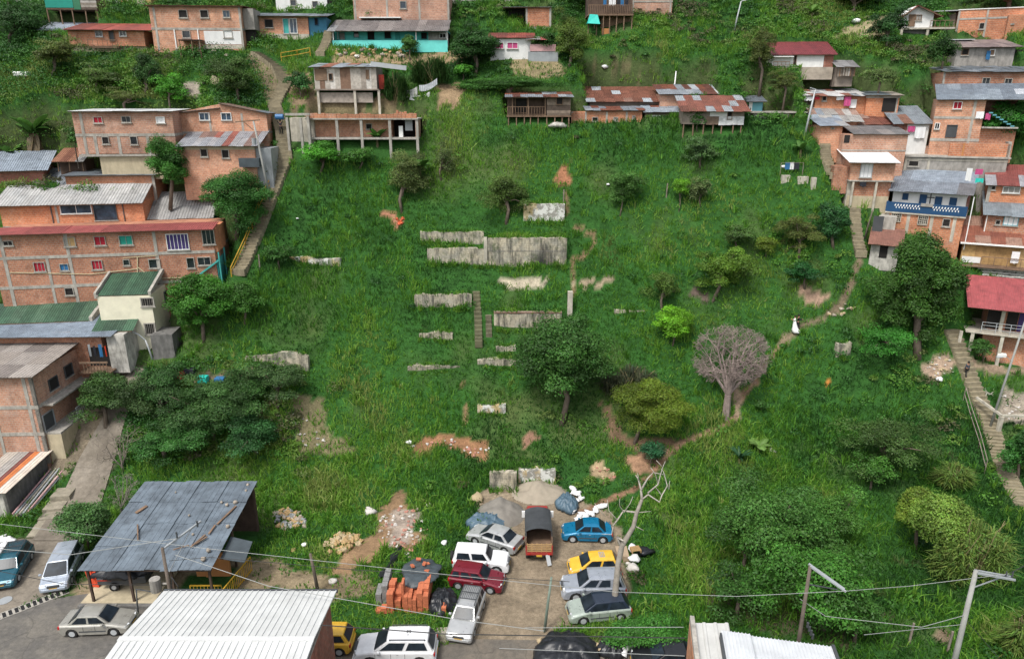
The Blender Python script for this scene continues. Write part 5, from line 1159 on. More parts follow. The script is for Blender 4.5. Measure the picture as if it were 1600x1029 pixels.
def strip(name, label, left, right, mat, lift=.06, sub=14, k='F', kind='structure', across=6):
 A = [np.array(cr(k, *p)) for p in left]; Bp = [np.array(cr(k, *p)) for p in right]; m = MB(); rows = []
 for i in range(len(A) - 1):
  for j in range(sub + (i == len(A) - 2)):
   t = j / sub; a = A[i] * (1 - t) + A[i + 1] * t; b = Bp[i] * (1 - t) + Bp[i + 1] * t
   pa, pb = hit(*a), hit(*b); row = []
   for q in range(across + 1):
    x, y = pa[:2] + (pb[:2] - pa[:2]) * q / across; row.append((x, y, float(ground(x, y)) + lift))
   rows.append(row)
 n = across + 1; vs = [p for r_ in rows for p in r_]; fs = [(i * n + q, i * n + q + 1, (i + 1) * n + q + 1, (i + 1) * n + q) for i in range(len(rows) - 1) for q in range(across)]
 fs = [tuple(reversed(f)) for f in fs] if Vector(vs[fs[0][1]]).__sub__(Vector(vs[fs[0][0]])).cross(Vector(vs[fs[0][3]]) - Vector(vs[fs[0][0]])).z < 0 else fs
 m.raw(vs, fs); o = m.build(name, mat, smooth=True); o['kind'] = kind; o['label'] = label
 BARE.append(('poly', [tuple(r_[0][:2]) for r_ in rows] + [tuple(r_[-1][:2]) for r_ in reversed(rows)], (.09, .075, .055), 1.0)); return o
def m_road(name, c, dirt, crack=True):
 m, nt, N, Lk, bs = newmat(name); pos = geo_pos(nt); a = noise(nt, pos, .35, 6, .7); b = noise(nt, pos, 3, 5, .7); f = noise(nt, pos, 25, 2, .6)
 cc = mix(nt, mapr(nt, a, .42, .6, 0, .8), tuple(c), tuple(dirt)); cc = mix(nt, 1.0, cc, mapr(nt, b, .3, .7, .72, 1.2), 'MULTIPLY'); cc = mix(nt, 1.0, cc, mapr(nt, f, .3, .7, .85, 1.15), 'MULTIPLY')
 if crack:
  v = N.new('ShaderNodeTexVoronoi'); v.feature = 'DISTANCE_TO_EDGE'; v.inputs['Scale'].default_value = .22
  w_ = N.new('ShaderNodeVectorMath'); w_.operation = 'ADD'; nn = N.new('ShaderNodeTexNoise'); nn.inputs['Scale'].default_value = .8; Lk.new(pos, nn.inputs['Vector']); Lk.new(pos, w_.inputs[0]); Lk.new(nn.outputs['Color'], w_.inputs[1]); Lk.new(w_.outputs[0], v.inputs['Vector'])
  cc = mix(nt, mapr(nt, v.outputs['Distance'], .0, .012, .45, 0), cc, tuple(q * .35 for q in c))
 Lk.new(cc, bs.inputs['Base Color']); Lk.new(mapr(nt, a, .35, .65, .6, .95), bs.inputs['Roughness']); bump(nt, b, bs, .4, .03); MATS[name] = m; return m
def roads():
 asp = m_road('asphalt', (.105, .098, .088), (.17, .155, .13)); con = m_road('road_concrete', (.21, .18, .14), (.13, .11, .085))
 strip('street', 'worn grey-brown asphalt street with cracks and patches', [(-260, 975), (-60, 972), (60, 938), (150, 925), (240, 938)], [(-260, 1130), (-60, 1130), (80, 1130), (180, 1130), (240, 1130)], asp, lift=.016)
 strip('street', 'muddy grey-brown street along the bottom edge', [(500, 1000), (620, 1000), (760, 998), (860, 1000), (960, 1016), (1080, 1016)], [(500, 1130), (620, 1130), (760, 1130), (860, 1130), (960, 1130), (1080, 1130)], m_road('street_mud', (.16, .135, .105), (.11, .10, .085)), lift=.016)
 strip('driveway', 'pale concrete apron where the two cars stand at the foot of the ramp', [(-260, 968), (-60, 966), (0, 961), (60, 934), (118, 912)], [(-260, 830), (-60, 838), (10, 842), (62, 842), (118, 838)], con, lift=.02)
 strip('lane', 'ribbed concrete ramp climbing past the three-storey brick house', [(50, 845), (95, 780), (125, 715), (160, 655), (185, 610), (205, 575)], [(135, 845), (160, 780), (180, 715), (196, 655), (215, 610), (228, 575)], con, lift=.08)
 # drain channel with cross bars
 a = hit(-30, 975); b = hit(107, 922); m = MB(); d = b - a; L = np.linalg.norm(d[:2]); u = d / L; v = np.array([-u[1], u[0], 0])
 o = empty('drain_grating', (a[0], a[1], .03), math.atan2(u[1], u[0]), 'barred drain channel crossing the street edge by the silver van', 'drain')
 m.box(0, L, -.3, .3, -.02, .002); m.build('channel', 'black', o); m = MB(); n = int(L / .34)
 for i in range(n): m.box(i * .34, i * .34 + .14, -.3, .3, -.01, .02)
 m.box(0, L, -.36, -.3, -.01, .024); m.box(0, L, .3, .36, -.01, .024); m.build('bars', 'concrete', o)
 # kerb platform in front of the shed
 h = B('platform', 'low mossy concrete platform edge in front of the grey shed', 'kerb', 'F', 122, 236, 941, 952, D=1.6, yaw=0, pad=False); h.box('edge', 'concrete_dark', 0, h.W, 0, .3, -.1, .28); h.box('top', 'plaster_ochre', 0, h.W, .3, 4.5, -.1, .25)
 m = MB(); g = hit(90, 965); m.tube([(0, 0, .0), (0, 0, .03)], .42, 16); o = m.build('manhole_cover', 'steel'); g = hit(8, 938); o.location = (g[0], g[1], .02); tag(o, 'round iron manhole cover at the left end of the drain channel', 'manhole')
def bare_ground():
 soil = (.24, .12, .055); dirt = (.16, .125, .08); yard = (.225, .18, .125); tan = (.30, .25, .17)
 add_poly([(735, 1040), (700, 985), (745, 925), (783, 900), (790, 870), (812, 850), (775, 812), (742, 785), (745, 768), (765, 760), (830, 752), (872, 760), (905, 778), (960, 800), (975, 850), (968, 880), (990, 905), (968, 950), (900, 975), (850, 985), (850, 1040)], yard)
 add_poly([(705, 1040), (700, 978), (850, 978), (880, 1000), (1075, 1003), (1075, 1040)], yard)
 add_poly([(120, 962), (125, 905), (210, 890), (370, 888), (372, 920), (525, 925), (525, 905), (360, 860), (230, 960)], (.24, .19, .12), no=.9)
 add_poly([(640, 700), (655, 686), (690, 678), (735, 688), (768, 697), (757, 722), (735, 712), (700, 698), (672, 700), (650, 712)], (.25, .135, .07))
 add_poly([(598, 792), (618, 766), (640, 770), (632, 800), (610, 822), (665, 832), (650, 860), (600, 852), (575, 880), (545, 900), (515, 892), (545, 858), (590, 830)], (.25, .16, .09))
 add_poly([(610, 800), (660, 795), (640, 850), (610, 855)], (.33, .27, .22))
 add_poly([(500, 905), (560, 895), (590, 920), (560, 935), (500, 935)], (.19, .15, .09), no=.6)
 add_poly([(450, 625), (500, 615), (510, 670), (555, 700), (520, 712), (460, 705), (470, 660)], (.16, .14, .075), no=.7)
 add_poly([(935, 625), (955, 630), (985, 690), (1050, 685), (1110, 668), (1070, 692), (1030, 718), (1005, 740), (1000, 715), (960, 690)], (.15, .10, .06), no=.75)
 add_line([(1345, 405), (1327, 450), (1308, 482), (1280, 500), (1250, 512), (1215, 540)], .75, dirt); add_line([(1215, 540), (1185, 585), (1155, 625), (1152, 652), (1120, 672), (1060, 692), (1035, 720)], .7, (.22, .14, .09))
 add_line([(1035, 720), (1005, 752), (960, 778), (905, 800)], .9, (.22, .13, .08)); add_line([(1150, 610), (1153, 650)], .8, (.26, .19, .13)); add_line([(725, 600), (727, 660)], .45, (.2, .13, .07))
 add_line([(885, 300), (890, 350), (930, 370), (925, 390), (895, 410), (893, 470)], .6, (.17, .12, .065), no=.6); add_poly([(770, 432), (815, 429), (865, 437), (850, 450), (800, 447)], (.40, .35, .26)); add_poly([(890, 440), (940, 437), (960, 441), (905, 447)], (.28, .22, .15))
 add_poly([(1245, 452), (1275, 450), (1298, 465), (1282, 476), (1255, 465)], (.25, .17, .12)); add_poly([(1438, 570), (1480, 555), (1500, 575), (1460, 592)], (.30, .22, .16)); add_poly([(1068, 458), (1105, 455), (1110, 468), (1078, 468)], (.10, .075, .06))
 add_poly([(1275, 590), (1298, 590), (1295, 597), (1278, 596)], (.45, .17, .04)); add_poly([(930, 725), (945, 722), (962, 745), (940, 757), (925, 740)], (.34, .25, .15)); add_poly([(975, 715), (1000, 712), (1015, 735), (990, 745)], (.3, .18, .11))
 add_poly([(818, 680), (832, 675), (842, 690), (822, 698)], (.26, .15, .1)); add_poly([(595, 330), (610, 325), (632, 345), (618, 352)], (.34, .16, .1)); add_poly([(870, 268), (888, 262), (890, 290), (872, 290)], (.28, .13, .07), no=.7)
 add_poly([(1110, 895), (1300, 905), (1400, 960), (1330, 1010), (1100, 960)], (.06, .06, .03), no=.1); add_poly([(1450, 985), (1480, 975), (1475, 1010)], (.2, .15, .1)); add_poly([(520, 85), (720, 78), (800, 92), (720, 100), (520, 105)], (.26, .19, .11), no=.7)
 add_poly([(500, 150), (610, 150), (640, 175), (480, 175), (470, 130)], (.23, .17, .10), no=.7); add_poly([(690, 130), (735, 138), (720, 160), (680, 170)], (.24, .17, .1)); add_poly([(915, 90), (965, 105), (1010, 125), (950, 130)], (.2, .15, .09), no=.8)
 add_poly([(800, 92), (870, 92), (890, 122), (800, 120)], (.22, .18, .1), no=.6); add_poly([(440, 110), (480, 115), (500, 165), (455, 180)], (.19, .14, .085), no=.7); add_poly([(388, 85), (420, 95), (445, 135), (425, 165), (400, 120)], (.16, .13, .08), no=.6); add_poly([(280, 130), (312, 128), (315, 150), (280, 150)], (.24, .21, .17))
 add_poly([(1560, 610), (1640, 600), (1640, 680), (1570, 660)], (.28, .24, .19), no=.8); add_line([(1510, 570), (1560, 578), (1640, 572)], 1.4, (.27, .2, .14)); add_poly([(1400, 20), (1330, 40), (1300, 60), (1380, 62)], (.26, .22, .13), no=.7)
 add_poly([(20, 650), (150, 560), (210, 560), (150, 690), (100, 740), (30, 800)], (.17, .14, .10), no=.8); add_poly([(285, 585), (350, 585), (400, 575), (410, 595), (300, 605)], (.17, .13, .09), no=.6)
def build_ground():
 xs = np.concatenate([np.arange(-300, -80, 6.), np.arange(-80, 80, .4), np.arange(80, 301, 6.)]); ys = np.concatenate([np.arange(-60, 18, 6.), np.arange(18, 122, .4), np.arange(122, 300, 5.)])
 X, Y = np.meshgrid(xs, ys); Z = ground(X, Y); n = vnoise(X, Y, 5, 21, 3)
 g1 = np.array([.025, .085, .015]); g2 = np.array([.07, .10, .03]); w = np.clip((n - .55) * 3, 0, 1)[..., None]; col = g1 * (1 - w) + g2 * w
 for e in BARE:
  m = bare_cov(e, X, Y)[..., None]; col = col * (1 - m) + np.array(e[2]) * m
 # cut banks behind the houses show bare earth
 cut = np.clip((h0(X, Y) - Z - .5) / .8, 0, 1)[..., None]; cut = np.where(np.abs(X)[..., None] < 90, cut, 0); col = col * (1 - cut * .7) + np.array([.075, .085, .035]) * cut * .7
 ny, nx = X.shape; vs = np.stack([X, Y, Z], -1).reshape(-1, 3); idx = np.arange(ny * nx).reshape(ny, nx)
 f = np.stack([idx[:-1, :-1], idx[:-1, 1:], idx[1:, 1:], idx[1:, :-1]], -1).reshape(-1, 4)
 me = bpy.data.meshes.new('hillside'); me.vertices.add(len(vs)); me.vertices.foreach_set('co', vs.astype(np.float32).ravel())
 me.loops.add(f.size); me.loops.foreach_set('vertex_index', f.astype(np.int32).ravel()); me.polygons.add(len(f)); me.polygons.foreach_set('loop_start', np.arange(0, f.size, 4, dtype=np.int32))
 me.update(calc_edges=True); a = me.color_attributes.new('col', 'FLOAT_COLOR', 'POINT'); c4 = np.ones((len(vs), 4), np.float32); c4[:, :3] = col.reshape(-1, 3); a.data.foreach_set('color', c4.ravel())
 me.materials.append(m_ground()); me.polygons.foreach_set('use_smooth', [True] * len(me.polygons)); o = bpy.data.objects.new('hillside', me); COL.objects.link(o)
 return tag(o, 'steep grassy hillside running down to a flat earth yard', None, None, 'structure')
# ================================================================= vegetation
def blocked(X, Y, margin=.0):
 """True where no plant may stand: houses, stairs"""
 m = np.zeros(np.shape(X), bool)
 for (x0, y0, c, s, W, D, pz, sl) in PADS:
  lx = (X - x0) * c + (Y - y0) * s; ly = -(X - x0) * s + (Y - y0) * c
  m |= (lx > -.1 - margin) & (lx < W + .1 + margin) & (ly > -.15 - margin) & (ly < D + .1 + margin)
 for xy, w in STAIR_LINES: m |= line_dist(X, Y, xy) < w / 2 + .12
 for x0, x1, y0, y1 in [(-19.6, -9.5, 20, 33.2), (9.0, 17.5, 20, 31), (-28.4, -19.5, 38.2, 48)]: m |= (X > x0) & (X < x1) & (Y > y0) & (Y < y1)
 return m
def scatter(n_sp, x0=-80, x1=80, y0=30, y1=118, rng=RNG):
 xs = np.arange(x0, x1, n_sp); ys = np.arange(y0, y1, n_sp); X, Y = np.meshgrid(xs, ys)
 X = X + rng.uniform(-.5, .5, X.shape) * n_sp; Y = Y + rng.uniform(-.5, .5, Y.shape) * n_sp
 return X.ravel(), Y.ravel()
def cull(X, Y, Z, m=60):
 d = np.stack([X, Y, Z - CAMH], -1); z = d @ FW; px = CX + FPX * d[:, 0] / z; py = CY - FPX * (d @ UP) / z
 return (px > -m) & (px < 1600 + m) & (py > -m) & (py < 1029 + m) & (z > 5)
def palmix(n, stops):
 """n in 0..1 -> colour along stops"""
 p = np.array([s[0] for s in stops]); c = np.array([s[1] for s in stops]); return np.stack([np.interp(n, p, c[:, i]) for i in range(3)], -1)
GRASS = [(0, (.020, .070, .016)), (.22, (.038, .120, .018)), (.42, (.072, .205, .022)), (.62, (.128, .290, .030)), (.8, (.19, .335, .046)), (1, (.26, .31, .09))]
def blades(name, X, Y, hgt, wid, nb, tone, label, rng, spread=.2, lean=.55, col_j=.22, pal=GRASS, dz=-.05, Z0=None):
 n = len(X); Z = ground(X, Y) + dz if Z0 is None else Z0
 x = np.repeat(X, nb) + rng.normal(0, spread, n * nb); y = np.repeat(Y, nb) + rng.normal(0, spread, n * nb); z = np.repeat(Z, nb)
 az = rng.uniform(0, 2 * PI, n * nb); ln = np.abs(rng.normal(0, lean, n * nb)); L = np.repeat(hgt, nb) * rng.uniform(.55, 1.2, n * nb)
 dx = np.cos(az) * np.sin(ln); dy = np.sin(az) * np.sin(ln) - .10; dz_ = np.cos(ln); sx, sy = -np.sin(az), np.cos(az); face = rng.uniform(-.9, .9, n * nb); wx = np.cos(face); wy = np.sin(face)
 w = wid * rng.uniform(.6, 1.3, n * nb) / 2; b = np.stack([x, y, z], -1); D = np.stack([dx, dy, dz_], -1); S = np.stack([wx, wy, np.zeros_like(wx)], -1)
 mid = b + D * (L * .6)[:, None]; tip = mid + (D * np.array([1.7, 1.7, .45])) * (L * .45)[:, None]
 q = np.stack([b - S * w[:, None], b + S * w[:, None], mid + S * (w * .9)[:, None], mid - S * (w * .9)[:, None],
                  mid - S * (w * .9)[:, None], mid + S * (w * .9)[:, None], tip + S * (w * .25)[:, None], tip - S * (w * .25)[:, None]], 1).reshape(-1, 3)
 if len(X) > 9000: tone = np.clip(tone + (rng.uniform(0, 1, n) < .07) * rng.uniform(.1, .4, n), 0, 1)
 t = np.repeat(tone, nb) + rng.normal(0, .09, n * nb); c = palmix(np.clip(t, 0, 1), pal) * rng.uniform(1 - col_j, 1 + col_j, (n * nb, 1)); dn = np.clip((vnoise(x, y, 3.5, 131, 3) - .75) * 5, 0, .45)[:, None]; c = c * (1 - dn) + np.array([.17, .15, .07]) * dn; c = np.repeat(c, 2, axis=0)
 o = np_mesh(name, q, 4, c, 'blade'); tag(o, label, None, None, 'stuff'); return o
def grass():
 rng = np.random.default_rng(5)
 X, Y = scatter(.37, rng=rng); Z = ground(X, Y); k = cull(X, Y, Z); X, Y, Z = X[k], Y[k], Z[k]
 keep = ~blocked(X, Y); r_ = rng.uniform(0, 1, len(X))
 for e in BARE: keep &= ~((bare_cov(e, X, Y) > 0) & (r_ < e[3]))
 bald = vnoise(X, Y, 4.0, 71, 3); keep &= ~((bald > .70) & (r_ < .45)); X, Y = X[keep], Y[keep]
 big = vnoise(X, Y, 14, 51, 3); med = vnoise(X, Y, 3.2, 57, 3); sm = vnoise(X, Y, 1.1, 59, 2)
 h = .26 + .55 * np.clip(med * 1.5 - .35, 0, 1) * (.5 + sm) + .25 * np.clip(big * 2 - 1, 0, 1)
 # taller cane grass low on the left and right flanks, short turf on the terraces
 d = np.stack([X, Y, ground(X, Y) - CAMH], -1); z = d @ FW; px = CX + FPX * d[:, 0] / z; py = CY - FPX * (d @ UP) / z
 tall = ((py > 600) & (py < 800) & (px > 200) & (px < 800)) | ((px > 1050) & (py > 640)) | ((py > 185) & (py < 260) & (px > 650)) | ((px < 700) & (py > 260) & (py < 520) & (px > 400)); h = np.where(tall, h * 1.3 + .1, h)
 yel = .10 * np.exp(-((px - 780) / 150) ** 2 - ((py - 540) / 120) ** 2) + .12 * np.exp(-((px - 1130) / 130) ** 2 - ((py - 60) / 80) ** 2) + .16 * np.exp(-((px - 1050) / 200) ** 2 - ((py - 330) / 90) ** 2) + .16 * np.exp(-((px - 600) / 170) ** 2 - ((py - 590) / 60) ** 2) + .13 * np.exp(-((px - 650) / 140) ** 2 - ((py - 610) / 90) ** 2) - .17 * np.exp(-((px - 520) / 110) ** 2 - ((py - 430) / 110) ** 2) - .14 * np.exp(-((px - 900) / 260) ** 2 - ((py - 215) / 30) ** 2) - .12 * np.exp(-((px - 560) / 140) ** 2 - ((py - 730) / 40) ** 2) - .20 * np.exp(-((px - 1070) / 90) ** 2 - ((py - 860) / 130) ** 2) - .13 * np.exp(-((px - 1320) / 160) ** 2 - ((py - 600) / 120) ** 2)
 tone = np.clip((big - .5) * 1.3 + (med - .5) * .8 + (sm - .5) * .45 + .43 + yel, 0, 1)
 blades('grass', X, Y, h, .07, 7, tone, 'long uneven green grass covering the hillside', rng)
 fx, fy, fh, ft = [], [], [], []
 wx, wy, wz, wh = [], [], [], []
 for h_, D_ in WALLS:
  n = int(h_.W / .16); q = rng.uniform(0, h_.W, n)
  for t in q:
   p = h_.P + h_.u * t + h_.n * (-.12 - rng.uniform(0, .25)); fx.append(p[0]); fy.append(p[1]); fh.append(rng.uniform(.35, 1.15) * (.6 + .8 * float(vnoise(p[0], p[1], 1.4, 8))) * min(1, h_.H)); ft.append(rng.uniform(.3, .75))
   if rng.uniform() < .8: p = h_.P + h_.u * t + h_.n * rng.uniform(.05, D_); wx.append(p[0]); wy.append(p[1]); wz.append(p[2] + h_.H - .06); wh.append(rng.uniform(.2, .75) * (.3 + float(vnoise(p[0], 3, 1.5, 4))))
 blades('wall_foot_grass', np.array(fx), np.array(fy), np.array(fh), .07, 8, np.array(ft), 'grass fringe growing along the foot of the old walls', rng, spread=.1)
 blades('wall_top_grass', np.array(wx), np.array(wy), np.array(wh), .06, 7, rng.uniform(.3, .75, len(wx)), 'grass tufts growing over the tops of the old walls', rng, spread=.1, lean=.9, Z0=np.array(wz))
 # reedy bright cane tufts standing out of the grass
 X, Y = scatter(1.25, rng=rng); Z = ground(X, Y); k = cull(X, Y, Z) & ~blocked(X, Y, .3) & (vnoise(X, Y, 7, 77, 2) > .47) & (rng.uniform(0, 1, len(X)) < .6)
 for e in BARE: k &= ~(bare_cov(e, X, Y) > 0)
 X, Y = X[k], Y[k]; n = vnoise(X, Y, 9, 83, 2)
 blades('tall_grass', X, Y, np.full(len(X), .95) + n * .3, .08, 18, np.clip(n * .9 + .05, 0, 1), 'taller arching cane-grass tufts among the hillside grass', rng, spread=.16, lean=.5)
def leaves(ctr, rad, n, size, rng, base, jit=.25, clump=None, up=.35):
 """n leaf faces in ellipsoid shells round each clump; returns verts, cols"""
 k = len(ctr); idx = rng.integers(0, k, n)
 v = rng.normal(0, 1, (n, 3)); v /= np.linalg.norm(v, axis=1)[:, None]; v[:, 2] = np.where(v[:, 2] < -.35, -v[:, 2] * .6, v[:, 2])
 rr = rad[idx] * rng.uniform(.55, 1.08, n)[:, None]; p = ctr[idx] + v * rr
 nrm = v * .8 + rng.normal(0, .45, (n, 3)) + np.array([0, -.12, up]); nrm /= np.linalg.norm(nrm, axis=1)[:, None]
 t = np.cross(nrm, rng.normal(0, 1, (n, 3))); t /= np.linalg.norm(t, axis=1)[:, None]; b = np.cross(nrm, t)
 s = size * rng.uniform(.6, 1.35, n)[:, None]
 q = np.stack([p - t * s * .5, p + b * s * .26, p + t * s * .5, p - b * s * .26], 1).reshape(-1, 3)
 cb = clump[idx][:, None] if clump is not None else 1.0
 c = np.array(base)[None] * cb * rng.uniform(1 - jit, 1 + jit, (n, 1)); c = c * (1 + rng.normal(0, .07, (n, 3)))
 return q, np.clip(c, .003, 1)
LEAFC = dict(dark=(.036, .080, .024), deep=(.024, .056, .017), mid=(.045, .105, .024), bright=(.06, .17, .025), lime=(.11, .22, .02), olive=(.10, .12, .022), brown=(.075, .08, .03), grey=(.085, .10, .055), blue=(.022, .075, .05), yellow=(.17, .19, .035), khaki=(.17, .26, .06))
TREES = 0
def tree(label, bx, by, x0, y0, x1, y1, c='mid', name='tree', cat='tree', leaf=.24, dens=1.0, ncl=None, trunk=(.13, .10, .075), tr=None, k='F', group=None, open_=0.0, z=None, flat=.85, limbs=True):
 global TREES
 TREES += 1; rng = np.random.default_rng(1000 + TREES)
 G = hit(*cr(k, bx, by), h0)
 zc = (G - CAM) @ FW - .4; a = at(*cr(k, x0, y0), zc); b = at(*cr(k, x1, y1), zc)
 C = (a + b) / 2; rx = abs(b[0] - a[0]) / 2; rz = abs(a[2] - b[2]) / 2 * 1.03; ry = rx * flat; r0 = max(rx, rz)
 C[2] = max(C[2], G[2] + rz * .55)
 o = empty(name, G, 0, label, cat, group)
 n = ncl or int(14 + r0 * 8); i_ = np.arange(n); vz = 1 - 1.8 * (i_ + .5) / n; va = i_ * 2.39996 + rng.uniform(0, 6); vr = np.sqrt(np.maximum(0, 1 - vz ** 2)); v = np.stack([vr * np.cos(va), vr * np.sin(va), vz], -1) + rng.normal(0, .13, (n, 3))
 if r0 > 1.3 and dens < 1.2:
  nl = int(rng.integers(4, 8)); lv = rng.normal(0, 1, (nl, 3)); lv /= np.linalg.norm(lv, axis=1)[:, None]; lv[:, 2] = lv[:, 2] * .95 + .02; lw = rng.uniform(.42, .6, nl); li = rng.integers(0, nl, n); v = lv[li] * (1.02 - lw[li])[:, None] * 1.05 + v * lw[li][:, None] * 1.1; v *= 1.28
 f = np.where(rng.uniform(0, 1, n) < .25, rng.uniform(.25, .5, n), rng.uniform(.58, .80, n))[:, None]; ctr = (C - G)[None] + v * np.array([rx, ry, rz]) * f
 cr_ = rng.uniform(.85, 1.35, n)[:, None] * 1.95 / math.sqrt(n) * np.array([[rx, ry, rz * .8]]) * (1 - .30 * open_); cl = rng.uniform(.62, 1.45, n); gone = rng.uniform(0, 1, n) < .12; ctr = np.where(gone[:, None], (C - G)[None] + (ctr - (C - G)[None]) * .3, ctr); cr_ = cr_ * rng.uniform(.75, 1.25, (n, 1))
 area = PI * rx * rz; N = int(np.clip(area * 520 * dens * (.24 / leaf) ** 1.3, 500, 42000) * (1 - .5 * open_))
 leaf *= .8; N = int(N * 1.35); q, col = leaves(ctr, cr_, N, leaf, rng, np.array(LEAFC[c] if isinstance(c, str) else c) * np.array([1.2, 1.5, .85]), clump=cl)
 np_mesh('crown', q, 4, col, 'leaf', o)
 m = MB(); m.cur = trunk; H = (C - G)[2]; t0 = tr or max(.05, r0 * .055); top = Vector(((C - G)[0] * .9, (C - G)[1] * .9, H * .8)); mid = top * .5 + Vector((rng.uniform(-.15, .15) * r0, 0, 0))
 m.tube([(0, 0, -.4 - min(1.5, max(0, G[2] - float(ground(G[0], G[1]))))), tuple(mid), tuple(top)], [t0 * 1.25, t0, t0 * .8], 7)
 if limbs:
  for i in rng.choice(n, min(n, 7), replace=False):
   e = Vector(ctr[i]); s_ = top * rng.uniform(.55, .95) if top.length > .5 else top; w = (s_ + e) / 2 + Vector((0, 0, .1 * r0)); m.tube([s_, w, e], [t0 * .55, t0 * .38, t0 * .15], 5)
 m.build('trunk', 'bark', o, smooth=True); return o
def banana(label, bx, by, ht, n=8, k='F', L=2.0, c=(.07, .17, .03), name='banana_plant', cat='banana plant', wid=.42, dry=0):
 G = hit(*cr(k, bx, by)); o = empty(name, G, 0, label, cat); rg = random.Random(int(bx * 7 + by))
 m = MB(); m.cur = (.12, .10, .05); m.tube([(0, 0, -.3), (0, 0, ht)], [.16, .1], 7); m.build('stem', 'bark', o)
 for i in range(n + dry):
  m = MB(); az = i * 2.4 + rg.uniform(-.4, .4); d = rg.uniform(.75, 1.1) * L; up = rg.uniform(1.0, 1.9) if i < n else -.4; g = rg.uniform(.75, 1.35); m.cur = tuple(q * g for q in c) if i < n else (.16, .12, .07); pts = []
  for s in range(8):
   t = s / 7; r_ = d * t * (.75 if i < n else .35); zz = ht + up * d * t * .75 - 1.1 * d * t * t * (.6 if i < n else .9); w = wid * math.sin(PI * min(1, .12 + t * .88)) ** .6 * d / 2.0 if s < 7 else 0.02
   px, py = math.cos(az) * r_, math.sin(az) * r_; pts.append(((px - math.sin(az) * w, py + math.cos(az) * w, zz - w * .35), (px, py, zz), (px + math.sin(az) * w, py - math.cos(az) * w, zz - w * .35)))
  for a, b in zip(pts[:-1], pts[1:]): m.quad(a[0], a[1], b[1], b[0]); m.quad(a[1], a[2], b[2], b[1])
  m.build('leaf', 'leaf', o)
 return o
def reed(label, bx, by, x0, y0, x1, y1, col='khaki', n=2200, name='cane_clump'):
 G = hit(bx, by); n = int(n * 2.2); rng = np.random.default_rng(int(bx)); zc = (G - CAM) @ FW; a = at(x0, y0, zc); b = at(x1, y1, zc); w = abs(b[0] - a[0]) / 2; H = abs(a[2] - b[2])
 o = empty(name, (( a[0] + b[0]) / 2, G[1], G[2]), 0, label, 'cane');
 x = rng.normal(0, .42, n).clip(-1, 1) * w; y = rng.normal(0, .35, n) * w * .6; s = rng.uniform(.55, 1, n); cl = np.round(rng.uniform(0, 13, n)); x = x * .35 + (np.sin(cl * 7.3) * .8) * w * .75; y = y * .4 + np.cos(cl * 4.1) * w * .3; bz = rng.uniform(0, .75, n) * H * (.55 + .45 * np.abs(np.sin(cl * 3.7))) * (1 - .4 * np.clip(np.abs(x / w), 0, 1) ** 2)
 az = np.arctan2(y, x + 1e-6) + rng.normal(0, .9, n); L = rng.uniform(.55, 1.3, n); ln = np.abs(rng.normal(.25, .38, n)); D = np.stack([np.cos(az) * np.sin(ln), np.sin(az) * np.sin(ln), np.cos(ln)], -1)
 B_ = np.stack([x, y, bz], -1); S = np.stack([np.cos(az + 1.57), np.sin(az + 1.57), 0 * az], -1) * (.03 * rng.uniform(.6, 1.5, n))[:, None]; mid = B_ + D * (L * .6)[:, None]; tip = mid + D * np.array([1.6, 1.6, -.1]) * (L * .5)[:, None]
 q = np.stack([B_ - S, B_ + S, mid + S, mid - S, mid - S, mid + S, tip + S * .2, tip - S * .2], 1).reshape(-1, 3)
 c = np.array(LEAFC[col])[None] * rng.uniform(.6, 1.35, (n, 1)) * (1 + rng.normal(0, .1, (n, 3))); np_mesh('foliage', q, 4, np.repeat(c, 2, axis=0), 'blade', o)
 m = MB(); m.cur = (.2, .17, .08)
 for i in range(16): m.tube([(rng.normal(0, .3) * w, rng.normal(0, .2) * w, -.3), (rng.normal(0, .45) * w, rng.normal(0, .3) * w, H * rng.uniform(.5, .95))], .03, 4)
 m.build('canes', 'bark', o); return o
